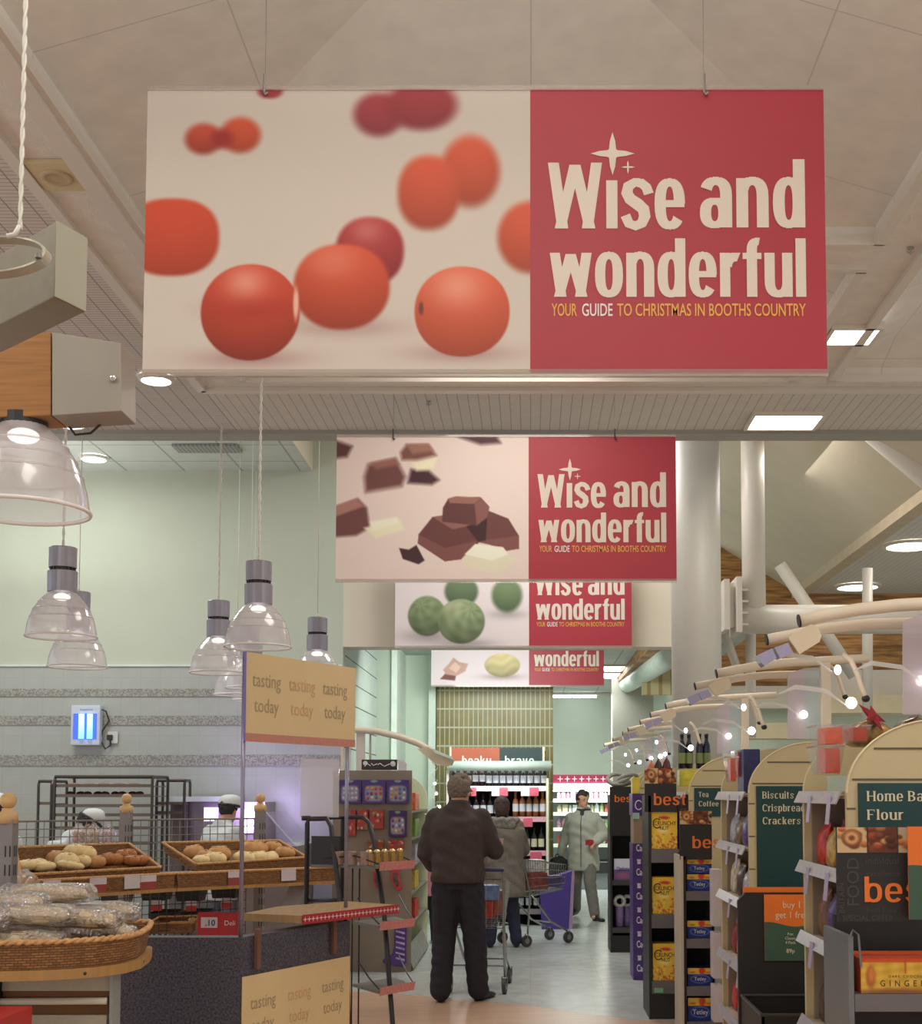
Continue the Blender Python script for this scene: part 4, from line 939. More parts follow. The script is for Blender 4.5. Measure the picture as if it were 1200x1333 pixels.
tg = MB(); tg.bx(xa+.0, xa+.06, y-.004, y, PZ(1066, y), PZ(1058, y)); tg.build('ticket', mat('pale_green_ticket', (160, 190, 180), .5), t)
# ------------------------------------------------------------------ farthest promotion stand
t = thing('promotion_stand', 'farthest black promotion stand with a small orange best header beside the far aisle', 'display stand', (.93, 13.2, 0), 'black promotion stands')
y = 13.0; x0, x1 = PX(794, y), PX(830, y)
mb = MB(); mb.bx(x0, x0+.02, y, y+.45, 0, 1.6); mb.bx(x1-.02, x1, y, y+.45, 0, 1.6); mb.bx(x0, x1, y+.43, y+.45, 0, 1.6); mb.bx(x0+.02, x1-.02, y+.01, y+.43, 0, .17); mb.build('carcass', m_black, t)
mb = MB(); mb.bx(x0-.005, x1, y-.02, y, PZ(1088, y), PZ(1024, y)); hb = mb.build('header_board', m_black, t)
g, _ = glyphs('best', w=.72, v=.19, t=.16, gap=.12, fn=lambda a, b: Vector((x0+.045+a, y-.022, PZ(1044, y)+b)), scale=.052, right=.205); g.build('header_lettering', m_orange, hb, fix=False)
for py in (1146, 1208):
    mb = MB(); mb.bx(x0+.02, x1-.02, y, y+.43, PZ(py, y)-.05, PZ(py, y)); mb.build('shelf', mat('dark_grey_shelf', (62, 56, 58), .5), t)
def art_opt(U, V):
    img = np.ones(U.shape+(3,))*np.array((206, 200, 214)); m = (V > .5)[..., None]; img = np.where(m, np.array((110, 80, 130), float), img); img = blob(img, U, V, .5, .8, .4, .15, (150, 90, 120), blur=.6); return img
b = thing('drink_carton', 'white and purple carton on the upper shelf of the farthest promotion stand', 'box', (x0+.13, y, PZ(1146, y)))
z0 = PZ(1146, y)+.001; mb = MB(); mb.bx(x0+.04, x0+.22, y+.02, y+.10, z0, z0+.215, bev=.003); mb.build('carton', m_wink, b)
print_obj('printed_front', lambda u, v: Vector((x0+.13+u, y+.019, z0+.1075+v)), .18, .215, 30, 36, art_opt, b)
text_mb('Options', .05, lambda a, c: Vector((x0+.13+a, y+.017, z0+.10+c)), off=.02, sx=.8).build('box_lettering', mat('dark_purple_ink', (60, 40, 90), .5), b, fix=False)
for k in range(2):
    z0 = PZ(1208, y)+.002; xx = x0+.10+k*.085; b = thing('drink_tub', ('white swirl topped tub on the lower shelf, left of the pair', 'white swirl topped tub on the lower shelf, right of the pair')[k], 'tub', (xx, y+.1+k*.04, z0), 'white tubs on the farthest promotion stand')
    mb = MB(); mb.lathe([(.036, z0), (.042, z0+.01), (.042, z0+.19), (.036, z0+.20)], (xx, y+.1+k*.04, 0), 16); mb.build('tub', mat('tub_purple', (128, 104, 150), .4, var=.2, scale=30), b, smooth=True)
    mb = MB(); mb.tube([(xx+.05*math.cos(a), y+.1+k*.04, z0+.26+.05*math.sin(a)) for a in np.linspace(0, 2*PI, 15)[:-1]], .02, 8, closed=True); mb.build('swirl', m_wink, b, smooth=True)
# wreath on the stand
t = thing('wreath', 'grey twisted wreath lying on top of the farthest promotion stand', 'wreath', (.93, 13.1, PZ(1024, 13)))
for k in range(3):
    mb = MB(); cx = .90+k*.05; mb.tube([(cx+.10*math.cos(a), 13.08+.06*math.sin(a), PZ(1024, 13)+.075+.055*math.sin(a+k*1.3)) for a in np.linspace(0, 2*PI, 17)[:-1]], .022, 7, closed=True); mb.build('coil', mat('grey_cane', (150, 142, 132), .6, var=.2, scale=40), t, smooth=True)
# ------------------------------------------------------------------ things on top of the units
def star5(c, r, th_, tilt, mm, label):
    mb = MB(); pts = [((r if i % 2 == 0 else r*.36)*math.cos(PI/2+i*PI/5), (r if i % 2 == 0 else r*.36)*math.sin(PI/2+i*PI/5)) for i in range(10)]
    R = Euler(tilt).to_matrix(); c = Vector(c); vs = [c+R @ Vector((0, -th_, 0)), c+R @ Vector((0, th_, 0))]+[c+R @ Vector((a, 0, b)) for a, b in pts]
    mb.add(vs, [(0, i+2, (i+1) % 10+2) for i in range(10)]+[(1, (i+1) % 10+2, i+2) for i in range(10)]); tag(mb.build('star_ornament', mm, None, c), label, 'ornament')
star5((PX(1138, 4.9), 4.9, PZ(933, 4.9)), .075, .02, (-.75, .5, .35), mat('red_felt', (150, 36, 44), .7, var=.08), 'red five pointed star standing among bags above the Home Baking sign')
m_film = mat_clear('clear_plastic_tub', (.97, .96, .97), .13, (.8, .74, .76))
def clear_box(px0, px1, py0, py1, Y, dep, fillc, fname, label):
    x0, x1, z0, z1 = PX(px0, Y), PX(px1, Y), PZ(py1, Y), PZ(py0, Y)
    t = thing('sweet_tub', label, 'tub', ((x0+x1)/2, Y, z0), 'clear tubs of sweets on the units')
    mb = MB(); e = .003; w = .008
    a = [(x0+w, Y+w, z0), (x1-w, Y+w, z0), (x1-w, Y+dep-w, z0), (x0+w, Y+dep-w, z0)]; b = [(x0-w, Y-w, z1), (x1+w, Y-w, z1), (x1+w, Y+dep+w, z1), (x0-w, Y+dep+w, z1)]
    mb.add(a+b, [(0, 1, 2, 3)]+[(i, (i+1) % 4, (i+1) % 4+4, i+4) for i in range(4)]); mb.build('clear_tub', m_film, t)
    mb = MB(); mb.tube(b, .004, 6, closed=True); mb.build('rim', m_film, t)
    mb = MB(); f = [Vector(p)*1 for p in a]; q = [(x0+(x1-x0)*.28, Y+.006, z0+.006), (x1-.008, Y+.006, z0+.006), (x1-.008, Y+dep-.01, z0+.006), (x0+(x1-x0)*.28, Y+dep-.01, z0+.006)]; q2 = [(p[0], p[1], z1-.008) for p in q]
    mb.add(q+q2, [(3, 2, 1, 0), (4, 5, 6, 7)]+[(i, (i+1) % 4, (i+1) % 4+4, i+4) for i in range(4)]); mb.build('contents', mat(fname, fillc, .35, var=.2, scale=30), t)
    tb = MB(); cx = (q[0][0]+q[1][0])/2
    return t
clear_box(1067, 1101, 944, 970, 4.75, .16, (222, 84, 36), 'orange_sachets', 'clear tub of orange packets, topmost left above the Home Baking unit')
clear_box(1104, 1133, 944, 966, 4.80, .16, (214, 72, 36), 'orange_red_sachets', 'clear tub of orange packets beside the red star')
clear_box(1067, 1097, 971, 1008, 4.70, .16, (196, 66, 40), 'dark_orange_sachets', 'clear tub of dark orange packets stacked under the topmost orange tub')
mb = MB(); mb.bx(1.165, 1.30, 4.66, 4.98, 1.615, PZ(1009, 4.7)-.001); tag(mb.build('display_riser', mat_clear('clear_riser', (.9, .95, .9), .4, (.7, .72, .66))), 'clear plastic riser carrying the orange tubs on the top shelf', 'riser')
for k, (xx, yy, nm, c, ln) in enumerate(((1.34, 5.0, 'gold', (150, 116, 64), 'nearest the red star'), (1.52, 5.02, 'bronze', (92, 66, 48), 'in the middle'), (1.72, 5.0, 'copper', (128, 84, 56), 'at the photo edge'))):
    o = bag_mb(xx, yy, 1.80, .17, .14, .115+.01*k).build('gift_bag', mat('foil_'+nm, c, .25, metal=.3, var=.5, scale=30), None, (xx, yy, 1.80), smooth=True); tag(o, f'{nm} foil bag on top of the Home Baking unit {ln}', 'bag', 'foil bags on top of the unit')
mb = MB(); x0 = 1.235
clear_box(948, 960, 985, 1018, 6.9, .12, (206, 70, 44), 'red_orange_sachets', 'clear tub of red packets above the Biscuits unit shelf strip')
clear_box(958, 969, 977, 1012, 7.1, .12, (176, 50, 50), 'crimson_sachets', 'taller clear tub of crimson packets above the Biscuits unit')
x0, x1 = PX(968, 7.0), PX(990, 7.0); mb = MB(); mb.bx(x0, x1, 7.0, 7.2, 1.617, PZ(975, 7), bev=.006); tag(mb.build('gift_carton', mat('navy_carton', (48, 52, 100), .4, var=.25, scale=25)), 'navy blue carton on the top shelf beside the Biscuits panel', 'box')
# pair of dark bottle packs on the Tea Coffee unit
for k in range(2):
    x0 = PX(884+k*23, 9.45); z0 = 1.80; z1 = PZ(955, 9.45)
    t = thing('bottle_pack', ('wrapped pack of dark bottles above the Tea Coffee sign, left one', 'wrapped pack of dark bottles above the Tea Coffee sign, right one')[k], 'bottle pack', (x0+.055, 9.5, z0), 'dark bottle packs')
    for r in range(2):
        for c_ in range(2):
            mb = MB(); zz = z0; h = z1-z0; xx, yy = x0+.03+c_*.052, 9.48+r*.055
            mb.lathe([(.0, zz), (.025, zz+.002), (.026, zz+h*.55), (.022, zz+h*.68), (.010, zz+h*.80), (.010, zz+h*.93), (.0115, zz+h*.93), (.0115, zz+h), (0, zz+h)], (xx, yy, 0), 12); mb.build('bottle', mat('dark_bottle_glass', (36, 40, 58), .12), t, smooth=True)
            mb = MB(); mb.shell([(.0268, zz+h*.15), (.0268, zz+h*.45)], (xx, yy, 0), 12); mb.build('label_band', mat('olive_label', (128, 136, 84), .5), t)
mb = MB(); mb.bx(PX(884, 9.3), PX(906, 9.3), 9.28, 9.42, 1.67, PZ(1002, 9.3), bev=.004); tag(mb.build('yellow_carton', mat('yellow_carton', (206, 190, 60), .4, var=.2, scale=20)), 'small bright yellow carton at the left of the Tea Coffee panel', 'box')
# small things on the cereal stand
zz = PZ(1000, 9.2)
for k, (px0, c, nm, h) in enumerate(((857, (70, 36, 34), 'dark brown', .085), (868, (96, 34, 38), 'maroon', .10), (848, (196, 110, 70), 'orange brown', .07))):
    xx = PX(px0, 9.35); o = bag_mb(xx, 9.36, 1.63 if False else zz-.14, .07, .06, h+.14).build('sweet_bag', mat('sweet_'+nm.replace(' ', '_'), c, .35, var=.3, scale=30), None, (xx, 9.36, zz-.14), smooth=True); tag(o, f'{nm} sweet bag standing behind the cereal stand header', 'bag', 'bags behind the cereal stand header')
mb = MB(); mb.bx(PX(822, 11.2), PX(832, 11.2), 11.15, 11.25, PZ(1033, 11.1), PZ(1012, 11.2), bev=.004); tag(mb.build('yellow_packet', mat('yellow_packet', (220, 196, 70), .4, var=.15)), 'thin yellow packet on top of the purple column', 'packet')
# ------------------------------------------------------------------ lighting gantries over the units
m_tube = mat('cream_tube_paint', (214, 196, 172), .4, var=.02); m_lil = mat('lilac_metal', (158, 148, 170), .3, metal=.35, var=.1); m_pan = bpy.data.materials.new('tinted_clear_panel')
m_panel = mat_clear('tinted_hanging_panel', (.93, .88, .92), .42, (.74, .66, .72)); m_panel2 = mat_clear('blue_hanging_panel', (.9, .94, .95), .40, (.66, .72, .74))
m_bulb = mat_emit('spot_bulb', (1, .97, .92), 9.0); m_fin = mat_clear('clear_bow', (.95, .95, .95), .55, (.8, .78, .74)); m_cap = mat('black_cap', (36, 32, 32), .5)
def rig(Yk, label):
    t = thing('lighting_gantry', label, 'light fitting', (.98, Yk, 2.0), 'white tube lighting gantries')
    V = lambda px, py, d=0: P(px, py, 6.66)+Vector((0, Yk-6.66+d, 0))
    def tubep(pts, r, mm=m_tube, d=0, nm='arm_tube'):
        mb = MB(); mb.tube([V(a, b, d) for a, b in pts], r, 10); o = mb.build(nm, mm, t, smooth=True); return o
    o = tubep([(933, 877), (955, 872), (985, 867), (1020, 863), (1075, 860), (1130, 857)], .024); c = MB(); q = V(933, 877); c.tube([q+Vector((-.006, 0, -.001)), q], .0245, 10); c.build('end_cap', m_cap, o)
    o = tubep([(908, 891.5), (930, 887), (965, 880.5), (1000, 877), (1040, 876), (1080, 877)], .021, d=.09); c = MB(); q = V(908, 891.5, .09); c.tube([q+Vector((-.006, 0, -.001)), q], .0215, 10); c.build('end_cap', m_cap, o)
    mb = MB(); pl = [(921, 893), (941, 881), (947, 883), (951, 891), (949, 897), (931, 908)]; mb.prism(pl, lambda u, v: V(u, v, -.03), lambda u, v: V(u, v, -.015)); mb.build('bracket_plate', mat('cream_bracket', (206, 186, 158), .5), t)
    for pl in ([(893, 909), (906, 903), (910, 912), (899, 919), (896, 916)], [(908, 902.5), (920, 898), (925, 907), (913, 912)]):
        mb = MB(); mb.prism(pl, lambda u, v: V(u, v, -.045), lambda u, v: V(u, v, .02)); mb.build('clamp', m_lil, t)
    mb = MB(); a, b, c_, d_ = V(1067, 859), V(1080, 859), V(1080, 966), V(1067, 966); mb.bx(a.x, b.x, Yk-.02, Yk+.02, c_.z, a.z); mb.bx(V(1040, 0).x, a.x, Yk-.015, Yk+.015, V(0, 866).z, V(0, 861).z); mb.build('panel_frame', m_tube, t, bev=.003)
    mb = MB(); q = [V(1024, 878, -.02), V(1046, 870, -.02), V(1046, 962, -.02), V(1024, 962, -.02)]; mb.prism([(p.x, p.z) for p in q], lambda u, v: Vector((u, Yk-.024, v)), lambda u, v: Vector((u, Yk-.018, v))); mb.build('pink_panel', m_panel, t)
    mb = MB(); q = [V(1046, 870), V(1067, 869), V(1067, 962), V(1046, 962)]; mb.prism([(p.x, p.z) for p in q], lambda u, v: Vector((u, Yk-.010, v)), lambda u, v: Vector((u, Yk-.004, v))); mb.build('blue_panel', m_panel2, t)
    for dx, dd in ((0, 0), (-100, .12)):
        pts = [(1079+dx, 866), (1086+dx, 871), (1092+dx, 884), (1097+dx, 900), (1100+dx, 907)]
        if dx: pts = [(p[0], p[1]+38) for p in pts]
        o = tubep(pts, .010, d=dd, nm='flex_arm'); c = MB(); q = V(*pts[-1], dd); c.ell(q, (.016, .016, .014), 10, 6); c.build('spot_head', m_cap, o)
    for bx, by, dd in ((1043, 931, -.06), (976, 952, -.05), (970, 920, .05)):
        mb = MB(); q = V(bx, by, dd); mb.ell(q, (.020, .016, .021) if by > 925 else (.013, .013, .018), 12, 8); bo = mb.build('bulb', m_bulb, t, smooth=True)
        mb = MB(); s = 1 if bx > 1000 else -1
        f0 = q+Vector((-.02, .0, -.01)); pts = [f0, q+Vector((-.09, 0, .035)), q+Vector((-.20, .0, .05)), q+Vector((-.26, 0, .03))]; pts2 = [p+Vector((0, 0, .022*(1-abs(i-1.5)/2))) for i, p in enumerate(pts)]
        mb.add(pts+pts2, [(i, i+1, i+5, i+4) for i in range(3)]); mb.add([p+Vector((0, .003, 0)) for p in pts+pts2], [(i, i+1, i+5, i+4) for i in range(3)]); mb.build('bow_arm', m_fin, bo)
    return t
r0 = rig(4.6, 'nearest white tube lighting gantry above the Home Baking unit')
for yk, lb in ((6.66, 'second white tube lighting gantry above the Biscuits unit'), (9.17, 'third white tube lighting gantry above the Tea Coffee unit'), (11.3, 'fourth lighting gantry above the cereal and purple stands'), (13.45, 'fifth lighting gantry above the farthest best stand'), (15.0, 'last and smallest lighting gantry at the far end of the row')):
    dup(r0, (.98, yk, 2.0), lb)
# ================================================================== pendant lamps
m_shade = mat_clear('prismatic_shade', (.95, .94, .96), .40, (.95, .92, .95), rough=.12); m_alu = mat('brushed_aluminium', (148, 142, 148), .35, metal=.55, var=.08)
m_rope = mat('white_twisted_flex', (214, 206, 192), .6, var=.05); m_lampglow = mat_emit('pendant_bulb', (1, .96, .9), 1.6)
def pendant(cx, Yk, zr, label, ztop, cap=True, rope=.0055):
    x = PX(cx, Yk); t = thing('pendant_lamp', label, 'pendant lamp', (x, Yk, zr), 'clear pendant lamps over the bakery')
    prof = [(.208, 0), (.206, .02), (.198, .07), (.186, .115), (.166, .165), (.138, .21), (.108, .245), (.082, .268), (.07, .28)]
    n = 48; mb = MB(); vs = []; fs = []
    for r, z in prof:
        for k in range(n): a = 2*PI*k/n; rr = r*(1+.008*(1 if k % 2 else -1)); vs.append((x+rr*math.cos(a), Yk+rr*math.sin(a), zr+z))
    for i in range(len(prof)-1):
        for k in range(n): l = (k+1) % n; fs.append((i*n+k, i*n+l, (i+1)*n+l, (i+1)*n+k))
    mb.add(vs, fs); sh = mb.build('shade', m_shade, t, smooth=True)
    mb = MB(); mb.tube([(x+.210*math.cos(a), Yk+.210*math.sin(a), zr) for a in np.linspace(0, 2*PI, 41)[:-1]], .007, 6, closed=True); mb.build('rim', mat('shade_rim_white', (226, 214, 208), .25), sh, smooth=True)
    for zz in (.115, .165, .21):
        mb = MB(); r = np.interp(zz, [p[1] for p in prof], [p[0] for p in prof]); mb.tube([(x+r*math.cos(a), Yk+r*math.sin(a), zr+zz) for a in np.linspace(0, 2*PI, 41)[:-1]], .0035, 5, closed=True); mb.build('shade_ring', mat_clear('shade_ring', (1, 1, 1), .4, (.88, .85, .86)), sh, smooth=True)
    mb = MB(); mb.ell((x, Yk, zr+.245), (.05, .05, .024), 14, 10); mb.build('bulb', m_lampglow, t, smooth=True)
    if cap:
        mb = MB(); mb.lathe([(.0, .272), (.088, .275), (.089, .40), (.084, .404), (0, .404)], (x, Yk, zr), 28); mb.build('lower_housing', m_alu, t)
        mb = MB(); mb.lathe([(.0, .402), (.070, .402), (.070, .424), (0, .424)], (x, Yk, zr), 20)
        for k in range(16): a = 2*PI*k/16; mb.box((x+.072*math.cos(a), Yk+.072*math.sin(a), zr+.413), (.01, .01, .02), rot=(0, 0, a))
        mb.build('vent_grille', m_dark, t)
        mb = MB(); mb.lathe([(.0, .424), (.082, .424), (.083, .545), (.078, .55), (0, .55)], (x, Yk, zr), 28); mb.build('upper_housing', m_alu, t)
        z0 = zr+.55
    else:
        mb = MB(); mb.lathe([(0, .27), (.075, .275), (.075, .31), (0, .315)], (x, Yk, zr), 24); mb.build('collar', m_dark, t); z0 = zr+.31
    mb = MB(); mb.tube([(x, Yk, z0), (x, Yk, z0+.03)], .008, 8)
    nk = int((ztop-z0)/.022) if rope > .004 else 2
    if rope > .004:
        for ph in (0, PI): mb.tube([(x+rope*math.cos(ph+i*1.05), Yk+rope*math.sin(ph+i*1.05), z0+.02+(ztop-z0-.02)*i/nk) for i in range(nk+1)], rope*.85, 5)
    else: mb.tube([(x, Yk, z0), (x, Yk, ztop)], .003, 5)
    mb.build('flex', m_rope, t, smooth=True)
ZR = 2.54
pendant(19, 4.03, 2.525, 'large near pendant lamp with a ribbed clear shade cut by the left edge', 2.86, False)
pendant(75, 7.72, 2.575, 'clear pendant lamp at the left, the higher and nearer of two', 4.45)
pendant(97, 9.24, 2.54, 'clear pendant lamp half hidden behind and below the left pendant', 4.45, rope=.003)
pendant(281, 9.60, 2.53, 'clear pendant lamp just left of the nearest middle pendant', 4.45)
pendant(333, 8.06, 2.55, 'nearest pendant of the middle cluster, on a thick twisted flex', 4.583)
pendant(411, 10.6, 2.54, 'clear pendant lamp cut off by the top edge of the tasting sign', 6.1, rope=.003)
pendant(306, 11.9, 2.54, 'small far pendant below the middle cluster, leftmost of three', 4.96, rope=.003)
pendant(323, 11.1, 2.54, 'small far pendant directly under the nearest middle pendant', 4.96, rope=.003)
pendant(328, 12.6, 2.54, 'smallest and lowest far pendant beside the tasting sign post', 4.96, rope=.003)
# ------------------------------------------------------------------ hanging beams at the upper left
m_box = mat('grey_olive_metal', (128, 120, 102), .4, metal=.25, var=.06, scale=20); m_oak = mat('oak_veneer', (148, 98, 48), .5, var=.22, scale=3, stretch=(1.5, 1, 26))
A = P(71, 386, 3.0); B = P(-90, 482, 3.45); E = P(112, 398, 3.10); h = Vector((0, 0, .188)); 
B.z = A.z; E.z = A.z; D = B+(E-A)
t = thing('hanging_beam', 'grey metal hanging beam end with an oval loop at the upper left', 'light beam', (A.x, A.y, A.z))
mb = MB(); mb.add([A, E, D, B, A+h, E+h, D+h, B+h], [(0, 1, 2, 3), (4, 5, 6, 7), (0, 1, 5, 4), (1, 2, 6, 5), (2, 3, 7, 6), (3, 0, 4, 7)]); mb.build('beam_box', m_box, t, bev=.004)
mb = MB(); e2 = (E-A)*.0; out = Vector((.25, -.6, 0)).normalized()*.004
mb.add([A+out, E+out, E+h+out, A+h+out], [(0, 1, 2, 3)]); mb.build('end_plate', mat('pale_end_plate', (158, 152, 132), .45, metal=.1), t, bev=0)
c = P(-5, 335, 2.90); mb = MB(); N = 40; vs = []; fs = []
for i in range(N):
    a = 2*PI*i/N; 
    for r, dy in ((1.0, -.02), (1.0, .02), (.94, .02), (.94, -.02)): vs.append(c+Vector((r*.122*math.cos(a), dy+.05*math.sin(a), r*.066*math.sin(a))))
for i in range(N):
    j = (i+1) % N
    for k in range(4): l = (k+1) % 4; fs.append((i*4+k, i*4+l, j*4+l, j*4+k))
mb.add(vs, fs); mb.build('oval_loop', mat('loop_metal', (172, 164, 146), .35, metal=.3), t, smooth=False)
mb = MB(); q = P(26, 299, 2.9); nk = 100
for ph in (0, PI): mb.tube([(q.x+.0028*math.cos(ph+i*1.05), q.y+.0028*math.sin(ph+i*1.05), q.z+(4.45-q.z)*i/nk) for i in range(nk+1)], .0036, 5)
mb.tube([q+Vector((0, 0, .01)), q+Vector((-.012, 0, -.012)), q+Vector((-.03, 0, -.016))], .006, 6); mb.build('twisted_rope', m_rope, t, smooth=True)
mb = MB(); q = P(50, 336, 2.86); mb.lathe([(.0, 0), (.008, 0), (.008, .01), (0, .012)], q, 10); mb.build('bolt', m_steel, t)
t = thing('hanging_beam', 'oak hanging beam with a tapered grey metal end above the near pendant', 'light beam', (P(68, 486, 4.0).x, 4.0, P(68, 540, 4.0).z))
def plate_(pts, y0, y1, nm, mm, tt=t, taper=0.0):
    mb = MB(); mb.prism(pts, lambda u, v: P(u, v, y0), lambda u, v: P(u, v, y0)+Vector((0, y1-y0, 0))); return mb.build(nm, mm, tt, bev=.003)
plate_([(-80, 436), (66, 432), (66, 541), (-80, 545)], 3.96, 4.10, 'oak_beam', m_oak)
plate_([(67.5, 432), (157, 446), (158, 535), (67.5, 541)], 3.955, 4.105, 'metal_end', mat('grey_metal_end', (150, 140, 128), .4, metal=.15, var=.04))
mb = MB(); q = P(147, 492, 3.95); mb.ell(q, (.012, .008, .012), 12, 8); mb.build('dome_screw', mat('chrome_screw', (200, 196, 190), .15, metal=.9), t, smooth=True)
mb = MB(); q = P(40, 541, 4.0); mb.tube([P(85, 548, 4.08), P(98, 566, 4.08), P(118, 564, 4.08), P(138, 546, 4.08)], .004, 6); mb.build('loop_wire', m_dark, t)
mb = MB()
for xx in (-40,): p = P(xx, 436, 4.03); mb.tube([p, Vector((p.x, p.y, 4.45))], .0025, 5)
mb.build('hanger_wire', m_steel, t)
# ================================================================== bakery
m_wick = bpy.data.materials.new('wicker_weave'); m_wick.use_nodes = True; nt = m_wick.node_tree; bs = nt.nodes['Principled BSDF']; bs.inputs['Roughness'].default_value = .55
tc = nt.nodes.new('ShaderNodeTexCoord'); sp = nt.nodes.new('ShaderNodeSeparateXYZ'); ad = nt.nodes.new('ShaderNodeMath'); ad.operation = 'ADD'; cb = nt.nodes.new('ShaderNodeCombineXYZ')
nt.links.new(tc.outputs['Object'], sp.inputs[0]); nt.links.new(sp.outputs[0], ad.inputs[0]); nt.links.new(sp.outputs[1], ad.inputs[1]); nt.links.new(ad.outputs[0], cb.inputs[0]); nt.links.new(sp.outputs[2], cb.inputs[1])
br = nt.nodes.new('ShaderNodeTexBrick'); br.inputs['Scale'].default_value = 1.0; br.inputs['Brick Width'].default_value = .034; br.inputs['Row Height'].default_value = .010; br.inputs['Mortar Size'].default_value = .0016
br.inputs['Color1'].default_value = (*col(158, 110, 62), 1); br.inputs['Color2'].default_value = (*col(118, 78, 44), 1); br.inputs['Mortar'].default_value = (*col(84, 50, 28), 1)
nt.links.new(cb.outputs[0], br.inputs['Vector']); nt.links.new(br.outputs['Color'], bs.inputs['Base Color']); bp = nt.nodes.new('ShaderNodeBump'); bp.inputs['Strength'].default_value = .6; bp.inputs['Distance'].default_value = .006; bp.invert = True
nt.links.new(br.outputs['Fac'], bp.inputs['Height']); nt.links.new(bp.outputs[0], bs.inputs['Normal'])
m_braid = mat('braided_willow', (196, 146, 94), .55, var=.2, scale=60); m_pine = mat('pale_pine', (206, 164, 112), .45, var=.10, scale=4, stretch=(1, 1, 8)); m_trimw = mat('light_wood_trim', (166, 122, 70), .5, var=.12, scale=5, stretch=(6, 6, 1))
def braid(mb, pts, r, pitch=.035):
    """two willow rods twisted round each other along a path"""
    pts = [Vector(p) for p in pts]; L = 0; out = [[], []]
    for i in range(len(pts)-1):
        d = pts[i+1]-pts[i]; n = max(2, int(d.length/(pitch/5))); a = d.normalized().cross(Vector((0, 0, 1))); a = a.normalized() if a.length > 1e-5 else Vector((1, 0, 0)); b = a.cross(d.normalized())
        for k in range(n):
            q = pts[i]+d*(k/n); ph = 2*PI*(L+d.length*k/n)/pitch
            for w in (0, 1): out[w].append(q+(a*math.cos(ph+PI*w)+b*math.sin(ph+PI*w))*r*.7)
        L += d.length
    for w in (0, 1): mb.tube(out[w], r, 5)
def basket(t, c, depth, thick=.012, prefix=''):
    """c: four rim corners lf, rf, rb, lb; open willow tray"""
    c = [Vector(p) for p in c]; dn = Vector((0, 0, -depth)); ctr = sum(c, Vector())/4
    inn = [p+(ctr-p)*.02 for p in c]; mb = MB(); b = [p+dn+(ctr-p)*.03 for p in c]
    for i in range(4):
        j = (i+1) % 4; mb.add([c[i], c[j], b[j], b[i], inn[i], inn[j], b[j]+(ctr-c[j])*.02+Vector((0, 0, .012)), b[i]+(ctr-c[i])*.02+Vector((0, 0, .012))], [(0, 1, 2, 3), (4, 7, 6, 5), (0, 4, 5, 1)])
    mb.quad(*b); mb.quad(*[q+Vector((0, 0, .012)) for q in b]); mb.build('willow_tray', m_wick, t)
    mb = MB(); braid(mb, c+[c[0]], .007); mb.build('braided_rim', m_braid, t, smooth=True)
def Z(px, py, z): return at_z(px, py, z)
L1 = [P(27, 1139, 8.17), P(209, 1129, 8.80), P(168, 1098, 9.2), P(20, 1103, 8.5)]; L2 = [P(255, 1125, 9.05), P(399, 1116, 9.6), P(363, 1094, 9.9), P(212, 1097, 9.4)]
for k, cs in enumerate((L1, L2)):
    t = thing('bread_basket', ('upper willow basket tray of bread at the left, pale rolls inside', 'upper willow basket tray of bread at the right, brown rolls inside')[k], 'basket', cs[0]-Vector((0, 0, .09)), 'willow bread trays')
    basket(t, cs, .075)
    if k == 0: cs[0] = cs[0]
    dv = MB(); m0 = cs[0].lerp(cs[1], .42 if k == 0 else .5); m1 = cs[3].lerp(cs[2], .30 if k == 0 else .42); dv.add([m0-Vector((0, 0, .06)), m1-Vector((0, 0, .06)), m1+Vector((0, 0, -.004)), m0+Vector((0, 0, -.01))], [(0, 1, 2, 3)]); dv.build('clear_divider', mat_clear('clear_divider', (1, 1, 1), .15, (.9, .85, .8)), t)
